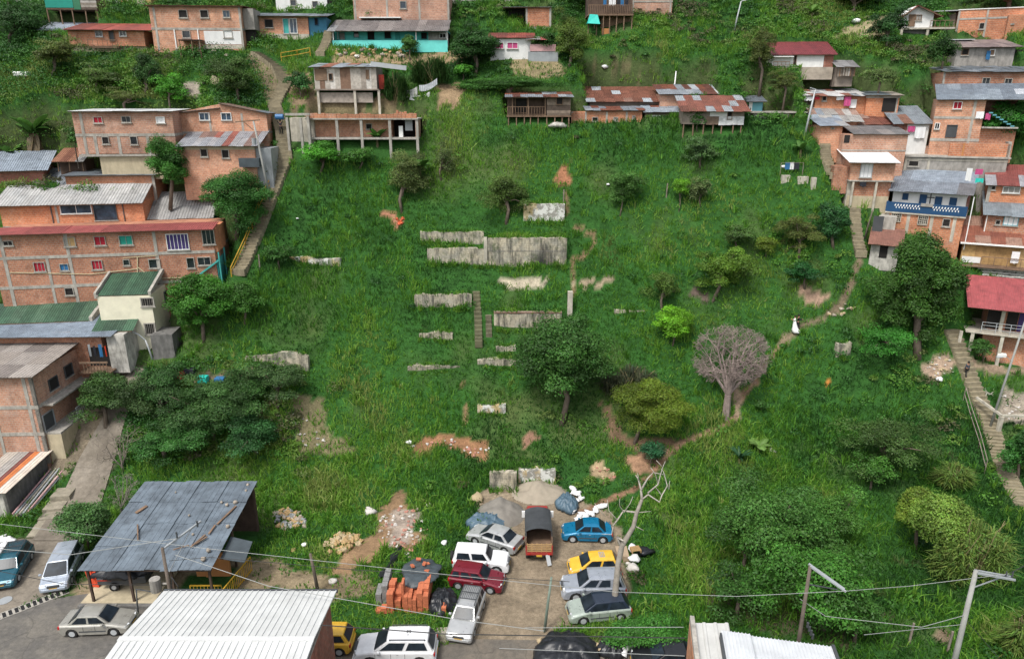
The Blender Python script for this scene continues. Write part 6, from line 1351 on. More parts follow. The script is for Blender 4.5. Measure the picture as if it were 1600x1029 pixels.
def twigs(label, bx, by, x0, y0, x1, y1, col=(.20, .165, .14), depth=5, name='bare_tree', r0=.28, spread=.55, seed=1, k='F', up=.15, nb=(3, 3, 3, 3, 3, 2), shape=None, cat='tree', minr=.012):
 G = hit(*cr(k, bx, by)); zc = (G - CAM) @ FW; a = at(*cr(k, x0, y0), zc); b = at(*cr(k, x1, y1), zc); C = (a + b) / 2 - G; rx = abs(b[0] - a[0]) / 2; rz = abs(a[2] - b[2]) / 2; rg = random.Random(seed)
 o = empty(name, G, 0, label, cat); t = MB(); t.cur = col; m = MB(); m.cur = col
 fork = Vector((0, 0, max(.4, (C[2] - rz) * .9))); t.tube([(0, 0, -.4), tuple(fork * .6), tuple(fork)], [r0 * 1.25, r0, r0 * .9], 7); t.build('trunk', 'bark', o)
 tips = []
 for i in range(nb[0] + 3):
  az = i * 2.39 + rg.uniform(-.3, .3); el = rg.uniform(.1, 1.0); e = Vector((C[0] + rx * .55 * math.cos(az) * math.cos(el * .9), C[1] + rx * .5 * math.sin(az), C[2] - rz * .35 + rz * .7 * el)); w = (fork + e) / 2 + Vector((rg.uniform(-.2, .2), rg.uniform(-.2, .2), -.1)); m.tube([fork, w, e], [r0 * .5, r0 * .34, r0 * .2], 5); tips.append((fork, e, r0 * .2)); tips.append((fork, w, r0 * .25))
 cc = Vector(C)
 for d in range(depth):
  new = []
  for p, q, r_ in tips:
   for j in range(nb[min(d + 1, len(nb) - 1)]):
    dir_ = ((q - p).normalized() * .6 + (q - cc).normalized() * .35 + Vector((rg.gauss(0, spread), rg.gauss(0, spread), rg.gauss(0, spread) + up))).normalized(); L = r0 * 0 + min(rx, rz) * (.42 * .74 ** d) * rg.uniform(.6, 1.2); e = q + dir_ * L
    v = e - cc; s = math.sqrt((v.x / rx) ** 2 + (v.y / (rx * .9)) ** 2 + (v.z / rz) ** 2)
    if s > 1.0: e = cc + v / s * rg.uniform(.78, 1.05)
    r2 = max(minr, r_ * .66); m.tube([q, e], [r_ * .9 if d < 2 else r2, r2 * .8], 4 if d < 2 else 3, cap=False); new.append((q, e, r2))
  tips = new
 m.build('branches', 'bark', o); return o
def undergrowth():
 rng = np.random.default_rng(9); X, Y = scatter(.85, rng=rng); Z = ground(X, Y); k = cull(X, Y, Z) & ~blocked(X, Y, .5)
 for e in BARE: k &= ~(bare_cov(e, X, Y) > 0)
 X, Y, Z = X[k], Y[k], Z[k]; d = np.stack([X, Y, Z - CAMH], -1); z = d @ FW; px = CX + FPX * d[:, 0] / z; py = CY - FPX * (d @ UP) / z
 dens = np.full(len(X), .025)
 for (x0, y0, x1, y1, w) in [(-60, 60, 430, 300, 2.4), (420, 210, 620, 260, .5), (-60, -60, 1660, 30, 1.1), (95, 560, 480, 725, 2.2), (1050, 350, 1350, 460, .22), (1380, 480, 1460, 620, .6), (1200, 520, 1500, 700, .25), (1150, -20, 1480, 200, .95), (900, 30, 1160, 130, .4), (700, 60, 900, 140, .6), (1540, 640, 1660, 760, .6), (1230, 400, 1330, 450, .7), (860, 740, 950, 770, .7), (380, 290, 520, 400, .12), (1380, 60, 1500, 200, .45)]:
  m = (px > x0) & (px < x1) & (py > y0) & (py < y1); dens = np.where(m, np.maximum(dens, w), dens)
 n = vnoise(X, Y, 5, 91, 2); k = rng.uniform(0, 1, len(X)) < dens * (n * 1.5 + .2); X, Y, Z, n = X[k], Y[k], Z[k], vnoise(X, Y, 6, 93, 3)[k]; m = len(X)
 d = np.stack([X, Y, Z - CAMH], -1); z = d @ FW; px = CX + FPX * d[:, 0] / z; py = CY - FPX * (d @ UP) / z; r_ = rng.uniform(.35, .95, m) * np.where((py < 290) & (px < 430), 1.5, 1) * np.where((py > 560) & (px < 470), 1.2, 1); ctr = np.stack([X, Y, Z + r_ * .3], -1); rad = np.stack([r_, r_, r_ * .75], -1)
 pal = palmix(np.clip((n - .5) * 2.2 + .45 + rng.normal(0, .12, m), 0, 1), [(0, (.026, .09, .018)), (.4, (.042, .14, .018)), (.6, (.075, .20, .022)), (.8, (.11, .19, .03)), (1, (.085, .085, .04))])
 N = m * 85; idx = np.arange(N) % m; v = rng.normal(0, 1, (N, 3)); v /= np.linalg.norm(v, axis=1)[:, None]; v[:, 2] = np.abs(v[:, 2]); p = ctr[idx] + v * rad[idx] * rng.uniform(.6, 1.1, (N, 1)); nr = v * .7 + rng.normal(0, .45, (N, 3)) + np.array([0, -.1, .4]); nr /= np.linalg.norm(nr, axis=1)[:, None]
 t = np.cross(nr, rng.normal(0, 1, (N, 3))); t /= np.linalg.norm(t, axis=1)[:, None]; b = np.cross(nr, t); s = .2 * rng.uniform(.6, 1.5, (N, 1)); q = np.stack([p - t * s * .5, p + b * s * .3, p + t * s * .5, p - b * s * .3], 1).reshape(-1, 3)
 o = np_mesh('undergrowth', q, 4, pal[idx] * rng.uniform(.7, 1.3, (N, 1)), 'leaf'); tag(o, 'mass of leafy weeds and low scrub between the houses and on the slope', None, None, 'stuff')
def trees():
 T = tree
 T('large dark green tree with visible pale trunk in the middle of the slope', 877, 662, 798, 484, 954, 640, 'dark', leaf=.28, dens=1.2)
 T('round olive-yellow tree right of the large dark tree', 990, 692, 957, 584, 1086, 684, 'olive', leaf=.18, dens=1.5, tr=.16)
 T('compact bright lime-green tree above the bare brown tree', 1050, 540, 1022, 478, 1085, 532, 'lime', leaf=.2, dens=1.5, tr=.08)
 T('tall dense dark tree in front of the blue and white house', 1434, 556, 1370, 350, 1502, 556, (.035, .072, .018), leaf=.26, dens=1.25, flat=.7)
 T('grey-green spreading tree on the lower right slope', 1372, 752, 1318, 626, 1450, 742, (.05, .08, .03), leaf=.2, dens=.9, open_=.5, tr=.14)
 T('large mid-green tree behind the right white roofs, upper crown', 1215, 905, 1108, 748, 1310, 925, (.045, .095, .028), leaf=.24, dens=1.0, open_=.1)
 T('mid-green tree leaning over the twin-armed pole at the bottom right', 1290, 985, 1195, 850, 1360, 1000, (.045, .11, .025), leaf=.24, dens=1.0)
 T('rounded mid-green crown at the left of the lower right tree mass', 1160, 890, 1110, 790, 1215, 885, (.05, .105, .03), leaf=.22); T('light green crown on the upper right side of the lower right tree mass', 1300, 860, 1255, 765, 1352, 860, (.055, .115, .03), leaf=.2, open_=.2); T('deep green crown right of the twin-armed pole', 1335, 1005, 1300, 905, 1375, 1000, (.04, .09, .025), leaf=.22)
 T('dark low tree filling the corner below the large right-hand crown', 1150, 965, 1100, 870, 1215, 968, 'dark', leaf=.22, dens=1.0)
 T('brownish sparse tree in the upper left of the open slope', 628, 332, 586, 238, 672, 322, (.085, .095, .045), leaf=.2, dens=1.0, open_=.4)
 T('thin grey-green airy tree beside the brownish sparse tree', 690, 282, 664, 220, 718, 272, 'grey', leaf=.16, dens=.5, open_=.8)
 T('olive-green spreading tree over the white-painted block wall', 790, 348, 744, 252, 836, 340, (.065, .09, .03), leaf=.22, dens=.9, open_=.4)
 T('small slim green tree with curved trunk right of the white-painted block wall', 968, 338, 946, 262, 1003, 318, (.05, .10, .03), leaf=.2, dens=.9, tr=.07)
 T('tiny yellow-green sapling near the pale-leaved shrub', 1060, 332, 1050, 277, 1076, 312, 'lime', leaf=.15, dens=1.0, tr=.05)
 T('pale-leaved roundish shrub on the upper right of the open slope', 1095, 322, 1076, 275, 1113, 318, 'grey', 'shrub', 'shrub', leaf=.2, dens=1.1)
 T('yellow-green tree with short pale trunk on the right half of the slope', 1112, 470, 1084, 378, 1174, 455, (.085, .13, .025), leaf=.24, dens=1.0)
 T('thin olive tree just left of the yellow-green short-trunked tree', 1035, 487, 1004, 408, 1070, 480, (.07, .10, .03), leaf=.18, dens=.7, open_=.6)
 T('dark bush capping the yellow-green short-trunked tree', 1150, 392, 1120, 352, 1178, 390, (.05, .08, .03), 'shrub', 'shrub')
 T('small dark round bush right of centre between two larger trees', 1197, 400, 1180, 366, 1215, 398, 'olive', 'shrub', 'shrub', leaf=.18)
 T('brown-green scrubby tree near the right-hand path', 1248, 402, 1214, 336, 1286, 398, 'brown', leaf=.18, open_=.4)
 T('tall dark blue-green bush beside the right-hand stairs', 1303, 388, 1281, 304, 1326, 382, (.022, .065, .03), 'shrub', 'shrub', leaf=.22)
 T('dark leafy mound below the scrubby tree near the right-hand path', 1258, 450, 1228, 404, 1292, 448, (.02, .075, .03), 'shrub', 'shrub', leaf=.22)
 T('conical dark green tree between the two left brick houses', 262, 300, 229, 210, 297, 308, (.035, .095, .022), leaf=.2, dens=1.4)
 T('broad dark green tree left of the steep left stairs', 368, 372, 314, 258, 418, 368, (.03, .085, .022), leaf=.2, dens=1.3)
 T('full mid-green tree beside the cream house', 318, 532, 263, 424, 364, 522, (.045, .12, .022), leaf=.24, dens=1.3)
 T('rounded green tree behind the full tree beside the cream house', 382, 505, 346, 436, 412, 500, 'mid', leaf=.22, dens=1.2)
 for i, (lab, a) in enumerate([('dark spreading tree overhanging the ramp by the three-storey house', (165, 668, 102, 578, 214, 655, (.045, .08, .03))), ('deep green tree in the left thicket right of the ramp', (245, 660, 198, 560, 300, 655, (.035, .075, .03))),
   ('wide grey-green tree in the middle of the left thicket', (335, 690, 270, 578, 402, 680, (.045, .085, .035))), ('open grey-green tree at the right end of the left thicket', (435, 640, 385, 556, 482, 625, (.05, .08, .04))), ('low dark bush at the front of the left thicket', (400, 712, 345, 640, 462, 702, (.025, .07, .03))), ('grey-green crown above the ramp in the left thicket', (225, 645, 170, 590, 262, 680, (.05, .075, .04))), ('dark crown in the centre of the left thicket', (300, 700, 245, 615, 360, 705, (.035, .07, .028))), ('green crown hiding the clutter in the left thicket', (370, 640, 320, 560, 425, 645, (.045, .09, .035))), ('leafy green bush on the near edge of the left thicket', (262, 722, 205, 650, 325, 715, (.035, .09, .03)))]):
  T(lab, *a, leaf=.2, dens=1.0, open_=.2, group='trees of the left thicket')
 T('grey-green mango bush behind the silver van', 133, 862, 90, 780, 172, 850, (.06, .11, .05), leaf=.22, dens=1.3, name='bush', cat='bush')
 T('dark tree filling the top left corner', 12, 75, -20, 0, 62, 62, (.03, .07, .025)); T('brownish tree above the banana plants', 78, 120, 48, 58, 122, 108, 'brown', open_=.3)
 T('round dark tree behind the plaster-based brick house', 225, 150, 200, 78, 252, 145, 'deep', leaf=.22); T('wide olive-green tree below the half-whitewashed house', 372, 160, 334, 82, 406, 152, (.055, .085, .03), leaf=.22)
 T('bright green bush among darker scrub at the upper left', 265, 165, 238, 112, 292, 158, 'bright', 'shrub', 'shrub'); T('greyish brown scrub bush above the white-roofed brick house', 195, 170, 162, 136, 240, 164, 'brown', 'shrub', 'shrub', leaf=.16, open_=.4)
 T('small dark bush left of the plaster-based brick house', 118, 235, 103, 200, 135, 232, 'dark', 'shrub', 'shrub'); T('olive bush on the bank at the left, under the long tin roofs', 150, 140, 118, 98, 190, 138, (.06, .085, .03), 'shrub', 'shrub')
 T('round dark green bush beside the left stairs', 468, 155, 446, 112, 486, 150, (.03, .08, .03), 'bush', 'bush'); T('very dark round tree left of the white house with magenta windows', 742, 118, 703, 40, 784, 108, (.02, .055, .015), dens=1.4)
 T('small bright green bush under the very dark round tree', 722, 126, 708, 98, 738, 122, 'bright', 'bush', 'bush'); T('slim green tree in front of the turquoise house', 640, 95, 622, 46, 658, 88, (.045, .09, .03), open_=.3); T('dark small tree between the magenta-window house and the tarp shelter', 842, 88, 829, 50, 872, 84, 'dark')
 T('feathery yellow-green tree left of the timber stilt house', 888, 105, 860, 14, 922, 98, (.085, .11, .03), leaf=.18, dens=1.1); T('brown-green tree on the upper right slope', 1188, 128, 1160, 42, 1212, 120, 'brown', leaf=.18, open_=.3); T('dark fir-like tree left of the little gabled cottage', 1384, 78, 1360, 10, 1414, 72, (.025, .06, .025))
 T('dark bush between the gabled cottage and the stacked brick houses', 1474, 105, 1452, 48, 1496, 100, 'deep', 'bush', 'bush'); T('mango tree with glossy dark green crown in front of the slate-blue roof', 1578, 240, 1536, 150, 1612, 228, (.03, .10, .022), leaf=.24, dens=1.3)
 T('small green tree in front of the white patchwork stilt shack', 1090, 205, 1076, 170, 1106, 200, (.04, .09, .03)); T('pale grey shrub on the slope under the white patchwork stilt shack', 1095, 262, 1068, 212, 1125, 258, (.055, .09, .045), 'shrub', 'shrub', open_=.3)
 T('green bush at the right edge beside the lower right stairs', 1592, 748, 1560, 664, 1630, 742, (.03, .085, .025), 'bush', 'bush'); T('dark bush with yellow fruit before the pinkish-red-roofed house', 1536, 566, 1518, 526, 1552, 560, 'dark', 'bush', 'bush', leaf=.18); T('dark blue-green bush beside the dead white tree', 1018, 728, 1000, 686, 1040, 722, 'blue', 'bush', 'bush', leaf=.18)
 T('bright leafy mound left of the tall dense dark tree', 1370, 552, 1330, 500, 1425, 552, (.035, .12, .025), 'shrub', 'shrub', leaf=.2); T('bright leafy bush in front of the unfinished house', 500, 268, 472, 222, 540, 262, 'bright', 'bush', 'bush'); T('low light-green bush right of centre in front of the unfinished house', 560, 262, 538, 228, 592, 258, 'mid', 'bush', 'bush')
 T('grey scrub bush above the right-hand roofs cluster', 1372, 138, 1345, 98, 1400, 134, (.07, .09, .04), 'shrub', 'shrub', open_=.3); T('brown thorny scrub beside the right-hand lamp post', 1225, 150, 1200, 105, 1255, 148, 'brown', 'shrub', 'shrub', leaf=.16, open_=.4)
 T('round bush in the grass at the left, beside the yellow-railed stairs', 437, 420, 412, 380, 458, 415, (.035, .08, .025), 'bush', 'bush'); T('clipped low hedge bank along the terrace above the middle shacks', 800, 146, 722, 120, 882, 144, (.035, .085, .02), 'hedge', 'hedge', leaf=.16, dens=1.6, flat=.25, ncl=24, limbs=False)
 T('leafy hedge bush at the front edge of the yard beside the black tarp', 995, 1010, 935, 962, 1058, 1008, (.045, .12, .03), 'hedge', 'hedge', leaf=.16, dens=1.6, flat=.5, ncl=18, limbs=False)
 T('dark evergreen bush at the foot of the big tree on the lower right slope', 1360, 765, 1335, 705, 1395, 758, 'mid', 'bush', 'bush'); T('tree at the very top edge, right of centre', 1330, 22, 1290, -30, 1380, 18, 'dark'); T('dark tree at the top right corner', 1580, 20, 1520, -40, 1640, 14, 'deep')
 T('dark scrub tree at the top edge above the timber stilt house', 930, 20, 880, -40, 930, 10, 'dark')
 T('dark ferny bush in the centre right of the grass below the bare tree', 1190, 640, 1180, 625, 1200, 640, 'dark', 'bush', 'bush')
 T('large feathery yellow-green tree-like clump on the lower right slope', 1500, 895, 1440, 742, 1572, 880, (.12, .16, .045), leaf=.2, dens=1.1); reed('pale arching canes in front of the large feathery yellow-green clump', 1505, 905, 1450, 770, 1570, 890, 'khaki', 1600); T('light olive bushy tree on the left of the large pale cane clump', 1432, 858, 1398, 750, 1470, 845, (.13, .16, .035), leaf=.2, dens=1.2); reed('pale cane tuft above the large pale clump', 1485, 760, 1462, 718, 1510, 756, 'khaki', 1500)
 reed('feathery pale reed clump between the dark tree and the olive round tree', 975, 615, 935, 562, 1030, 612, 'grey', 1300); reed('hanging cane grass beside the board shack on posts', 612, 158, 600, 105, 640, 155, 'mid', 900); reed('tall green canes in front of the right end of the turquoise house', 665, 130, 640, 78, 705, 126, (.0, .0, .0) and 'mid', 1300)
 reed('yellow canes at the bottom right corner', 1590, 1020, 1565, 930, 1625, 1015, 'khaki', 900)
 banana('tall banana plant with dry hanging leaves at the left, above the grey-roofed house', 58, 238, 2.2, 9, dry=7, L=3.0); banana('smaller banana plant left of the tall dry-leaved banana', 20, 262, 1.4, 7, L=2.2); banana('banana plant behind the brownish sparse tree on the slope', 657, 285, 1.5, 7, L=2.4)
 banana('small banana plant left of the right-hand stairs', 1250, 245, .8, 7, L=1.6); banana('young banana clump in front of the unfinished house', 590, 228, .9, 8, L=1.8); banana('pale broad-leaved plant in the lower right grass', 1185, 705, .5, 8, L=1.5, c=(.12, .22, .05), name='broadleaf_plant', cat='plant'); banana('dark star-shaped plant in the lower right grass', 1155, 722, .4, 12, L=1.4, c=(.025, .08, .03), name='broadleaf_plant', cat='plant', wid=.18)
 banana('light green plant beside the slope path at the top right', 1268, 30, .8, 6, L=1.6, c=(.12, .24, .04), name='broadleaf_plant', cat='plant')
 twigs('leafless grey-brown tree with fine domed twigs right of the olive tree', 1134, 650, 1080, 503, 1203, 608, col=(.23, .18, .16), depth=5, seed=3, r0=.34, nb=(6, 3, 3, 3, 2, 2), minr=.016)
 twigs('leafless thin bush with pale twigs beside the ramp', 190, 800, 165, 735, 220, 795, (.2, .18, .15), depth=3, seed=6, r0=.08, name='bare_bush', cat='bush', nb=(4, 3, 2, 2)); twigs('tangle of bare branches hanging over the ramp', 192, 735, 130, 650, 225, 730, (.19, .16, .13), depth=3, seed=9, r0=.12, name='bare_bush', cat='bush', nb=(4, 3, 2, 2))
 # dead white tree with thick pale trunk, standing at the yard edge
 G = hit(957, 965); o = empty('dead_tree', G, 0, 'tall dead leafless tree with pale bleached trunk between the parked cars and the grass', 'tree'); zc = (G - CAM) @ FW
 def q(x, y, dy=0): p = at(x, y, zc) - G; return (p[0], p[1] + dy, p[2])
 t = MB(); t.cur = (.24, .215, .18); t.tube([(0, 0, -.4), q(962, 920), q(966, 880), q(972, 852), q(990, 822), q(995, 800), q(1003, 780)], [.26, .21, .19, .18, .15, .13, .1], 9); t.build('trunk', 'bark', o, smooth=True)
 t = MB(); t.cur = (.36, .33, .28); br = [([(972, 855), (966, 842), (972, 838)], .2), ([(1003, 780), (1002, 765), (998, 750), (994, 745)], .13), ([(1002, 765), (1012, 748), (1022, 738)], .1), ([(1003, 780), (1012, 770), (1030, 783), (1033, 772), (1045, 764), (1043, 752), (1040, 748)], .09), ([(1012, 770), (1028, 756), (1034, 728), (1036, 712)], .08), ([(1028, 756), (1024, 740), (1016, 728)], .05),
          ([(994, 800), (975, 800), (965, 812), (958, 822), (945, 806), (942, 800)], .09), ([(958, 822), (955, 832), (940, 834)], .05), ([(975, 800), (968, 790), (967, 775)], .04), ([(975, 800), (985, 788), (990, 778)], .04), ([(998, 800), (1018, 800)], .04), ([(998, 750), (996, 738)], .05), ([(1033, 772), (1026, 764), (1024, 758)], .05), ([(1045, 764), (1047, 752)], .04), ([(963, 905), (968, 895), (982, 925)], .06), ([(945, 806), (936, 795), (930, 790)], .03), ([(965, 812), (952, 800), (950, 785)], .03), ([(1022, 738), (1040, 742)], .04), ([(1034, 728), (1026, 720)], .03), ([(994, 822), (1005, 826)], .04)]
 rg = random.Random(2)
 for pts, r_ in br: t.tube([q(x, y, rg.uniform(-.25, .25) * i) for i, (x, y) in enumerate(pts)], [max(.02, .8 * r_ * (1 - .75 * i / (len(pts) - 1))) for i in range(len(pts))], 5)
 t.build('branches', 'bark', o, smooth=True)
# ================================================================= vehicles
CROPS.update(R1=(690, 780, 4.675), R2=(870, 780, 4.675), R3=(60, 840, 5.444), R4=(500, 840, 5.445))
def bmesh_loft(m, rings, caps=True):
 n = len(rings[0]); vs = [p for r_ in rings for p in r_]; fs = []
 for i in range(len(rings) - 1):
  for k in range(n): fs.append((i * n + k, i * n + (k + 1) % n, (i + 1) * n + (k + 1) % n, (i + 1) * n + k))
 if caps: fs.append(tuple(range(n))[::-1]); fs.append(tuple((len(rings) - 1) * n + k for k in range(n)))
 m.raw(vs, fs)
KINDS = dict(sedan=dict(gh=(.13, .27, .56, .73), H=1.43, belt=.92, hood=.80, deck=.92, W=1.7), hatch=dict(gh=(.02, .12, .58, .77), H=1.46, belt=.93, hood=.84, deck=.9, W=1.63), wagon=dict(gh=(.015, .07, .56, .71), H=1.47, belt=.92, hood=.82, deck=.9, W=1.68),
             suv=dict(gh=(.02, .09, .57, .74), H=1.68, belt=1.05, hood=.98, deck=1.0, W=1.8), van=dict(gh=(.015, .07, .63, .85), H=1.62, belt=1.0, hood=.86, deck=1.0, W=1.78), jeep=dict(gh=(.02, .05, .58, .68), H=1.64, belt=1.02, hood=.98, deck=1.0, W=1.66))
def car(label, kind, paint, rear, front, k='F', near='R', group='cars parked at the yard', wb=.6, Lo=None, rails=False, roofc=None, plate='gold', rack=False, extra=None, lights=(.7, .7, .68), trim=True, Wd=None, nwin=2, hatch_spare=False, name='parked_car'):
 """rear/front: photo points where the wheels on the seen side touch the ground; near: which side of the car those wheels are on"""
 a = hit(*cr(k, *rear)); b = hit(*cr(k, *front)); K = KINDS[kind]; d = b - a; d[2] = 0; wbm = np.linalg.norm(d); d /= wbm; L = Lo or wbm / wb; W = Wd or K['W']
 left = np.array([-d[1], d[0], 0]); off = (left if near == 'R' else -left) * (W / 2 - .1); c = (a + b) / 2 + off; c[2] = float(ground(c[0], c[1]))
 o = empty(name, c, math.atan2(d[1], d[0]), label, 'car', group); hw = W / 2; rg = random.Random(int(c[0] * 50))
 X = lambda t: (t - .5) * L
 xr0, xr1, xf1, xf0 = [X(t) for t in K['gh']]; belt, H, hood, deck = K['belt'], K['H'], K['hood'], K['deck']
 wr = .31 if kind not in ('suv', 'jeep') else .35; wxr, wxf = -wbm / 2 if Lo is None else -L * .3, wbm / 2 if Lo is None else L * .3
 wxr += -.02 * L + .02; wxf += -.02 * L + .02
 def prof(ins):
  top = [(X(0) + .02 + ins * .8, .42), (X(0) + ins, .62), (X(.008) + ins, deck - ins), (min(xr0, X(.13)), deck + .02 - ins), (xr0 + .1, belt - ins), (xf0 - .05, belt - .01 - ins), (X(.86), hood - .01 - ins), (X(.955) - ins, hood - .1 - ins), (X(.99) - ins, .58), (X(1) - ins * 1.3, .45), (X(.995) - ins * 1.3, .24)]
  bot = []
  for cx in (wxf, wxr):
   bot.append((cx + wr + .1, .2 if cx == wxf else .2))
   for q in range(7): an = PI * q / 6; bot.append((cx + (wr + .07) * math.cos(an), wr - .02 + (wr + .07) * math.sin(an)))
   bot.append((cx - wr - .1, .2))
  return top + bot + [(X(0) + .04 + ins, .24)]
 m = MB(); rings = []
 for y, ins in ((-hw, .11), (-hw + .05, .035), (-hw + .16, 0), (hw - .16, 0), (hw - .05, .035), (hw, .11)):
  rings.append([(x, y, z) for x, z in prof(ins)])
 bmesh_loft(m, rings); body = m.build('body', paint, o, bevel=.025)
 m = MB(); tw, bw = hw - .24, hw - .09
 mid = (xr1 + xf1) / 2
 rings = [[(xr0, -bw, belt - .06), (xr0, bw, belt - .06), (xr0 + .01, bw, belt - .02), (xr1, tw, H - .05), (xr1, tw * .5, H - .02), (xr1, -tw * .5, H - .02), (xr1, -tw, H - .05), (xr0 + .01, -bw, belt - .02)]]
 def ring(x, z, t, bx): return [(bx, -bw, belt - .06), (bx, bw, belt - .06), (bx, bw, belt - .02), (x, t, z - .05), (x, t * .5, z - .008), (x, -t * .5, z - .008), (x, -t, z - .05), (bx, -bw, belt - .02)]
 rings.append(ring(mid, H + .01, tw + .01, (xr0 + xf0) / 2)); rings.append(ring(xf1, H - .02, tw, xf0))
 bmesh_loft(m, rings); cab = m.build('cabin', roofc or paint, o, bevel=.03)
 # glass: side windows between pillars, windscreen, rear screen
 def sp(t, v, s):
  xb = xr0 + (xf0 - xr0) * t; xt = xr1 + (xf1 - xr1) * t; y = bw + (tw - bw) * v; return (xb + (xt - xb) * v, s * (y + .014), belt + (H - .05 - belt) * v)
 cuts = {1: [(.06, .93)], 2: [(.07, .47), (.51, .93)], 3: [(.04, .27), (.31, .60), (.64, .94)]}[nwin]
 for s in (1, -1):
  for (t0, t1) in cuts:
   m = MB(); q = [sp(t0 + .015, .10, s), sp(t1 - .005, .10, s), sp(t1 - .02, .86, s), sp(t0 + .02, .86, s)]; m.quad(*(q if s < 0 else q[::-1])); m.build('side_window', 'car_glass', o)
 def glassq(x0, z0, x1, z1, nm, sgn):
  m = MB(); nx = Vector((z1 - z0, 0, x0 - x1)).normalized() * .04 * sgn
  def P(v, y): wdt = bw + (tw - bw) * v; return (x0 + (x1 - x0) * v + nx.x, y * (wdt - .08), z0 + (z1 - z0) * v + nx.z)
  n = 6
  for i in range(n):
   y0, y1 = -1 + 2 * i / n, -1 + 2 * (i + 1) / n; c0, c1 = .02 * (1 - y0 * y0), .02 * (1 - y1 * y1); q = [P(.06, y0), P(.06, y1), P(.93, y1), P(.93, y0)]; q = [(p[0] + sgn * c, p[1], p[2]) for p, c in zip(q, (c0, c1, c1, c0))]; m.quad(*(q if sgn > 0 else q[::-1]))
  m.build(nm, 'car_glass', o)
 glassq(xf0, belt - .02, xf1, H - .05, 'windscreen', 1); glassq(xr0, belt - .02, xr1, H - .05, 'rear_window', -1)
 for s in (1, -1):
  for x in (wxf, wxr):
   w = MB(); w.tube([(x, s * (hw - .22), wr), (x, s * (hw - .005), wr)], wr, 16); wo = w.build('wheel', 'tyre', o, bevel=.02); w = MB(); w.tube([(x, s * (hw - .05), wr), (x, s * (hw + .008), wr)], wr * .62, 12); w.build('rim', 'alu' if kind != 'wagon' or trim else 'steel', wo)
  m = MB(); m.hexa([(X(.955), s * (hw - .06) - .02, hood - .3), (X(.985), s * (hw - .42), hood - .32), (X(.99), s * (hw - .42), hood - .32), (X(.97), s * (hw - .05), hood - .3)][::(1 if s < 0 else 1)], [(X(.93), s * (hw - .07), hood - .11), (X(.95), s * (hw - .44), hood - .11), (X(.985), s * (hw - .42), hood - .14), (X(.955), s * (hw - .05), hood - .13)]); m.build('headlight', m_glass('headlight_glass', (.55, .57, .58), .15), o)
  m = MB(); m.box(X(-.004), X(.03), s * hw - (.04 if s > 0 else -.02) - (.2 if s > 0 else 0), s * hw - (.04 if s > 0 else -.02) + (0 if s > 0 else .2), deck - .27, deck - .08); m.build('tail_light', m_glass('tail_glass', (.35, .015, .012), .2), o)
  m = MB(); x = xf0 - .32; m.box(x - .07, x + .07, s * (hw + .08) - .09, s * (hw + .08) + .09, belt - .02, belt + .12); m.build('mirror', paint, o, bevel=.03)
  for t in ([.45, .68] if kind != 'jeep' else [.55]): m = MB(); m.box(X(t) - .07, X(t) + .07, s * (hw - .012) - .02, s * (hw - .012) + .02, belt - .2, belt - .165); m.build('door_handle', 'steel', body)
  m = MB(); m.box(wxr + wr + .15, wxf - wr - .15, s * (hw + .004) - .012, s * (hw + .004) + .012, .42, .5); m.build('side_moulding', 'steel_dark' if trim else paint, body)
  for t in ((.36, .53, .72) if kind not in ('jeep',) else (.42, .66)): m = MB(); m.box(X(t) - .009, X(t) + .009, s * (hw + .001) - .008, s * (hw + .001) + .008, .5, belt - .12); m.build('door_seam', 'black', body)
 m = MB(); m.box(X(.975), X(1.008), -hw + .16, hw - .16, .30, .46); m.build('front_bumper', paint if trim else 'steel_dark', o, bevel=.02); m = MB(); m.box(X(-.012), X(.02), -hw + .12, hw - .12, .30, .5); m.build('rear_bumper', paint if trim else 'steel_dark', o, bevel=.02)
 m = MB(); m.box(X(.972), X(.998), -hw * .42, hw * .42, .5, hood - .2); m.build('grille', 'steel_dark', o)
 for x0, x1 in ((X(1.0), X(1.0) + .025), (X(-.012) - .022, X(-.012))): m = MB(); m.box(x0, x1, -.25, .25, .36, .5); m.build('number_plate', plate, o)
 m = MB(); m.box(X(.9) + 0, X(.905), -.02, .02, hood, hood + .01)
 if rails or rack:
  for s in (1, -1): m = MB(); m.bar((xr1 + .1, s * (tw - .04), H + .05), (xf1 - .1, s * (tw - .04), H + .05), .04); m.bar((xr1 + .15, s * (tw - .04), H - .02), (xr1 + .15, s * (tw - .04), H + .05), .05); m.bar((xf1 - .15, s * (tw - .04), H - .02), (xf1 - .15, s * (tw - .04), H + .05), .05); m.build('roof_rail', 'steel_dark', o)
 if rack:
  m = MB()
  for i in range(9): y = -tw + .12 + i * (2 * tw - .24) / 8; m.bar((xr1 + .15, y, H + .08), (xf1 - .6, y, H + .08), .025)
  for x in (xr1 + .15, (xr1 + xf1) / 2 - .2, xf1 - .6): m.bar((x, -tw + .05, H + .07), (x, tw - .05, H + .07), .035)
  m.build('luggage_rack', 'steel_dark', o)
 if hatch_spare: m = MB(); m.tube([(X(0) - .22, 0, .85), (X(0) - .02, 0, .85)], .33, 16); m.build('spare_wheel', 'tyre', o, bevel=.03)
 if extra: extra(o, locals())
 return o
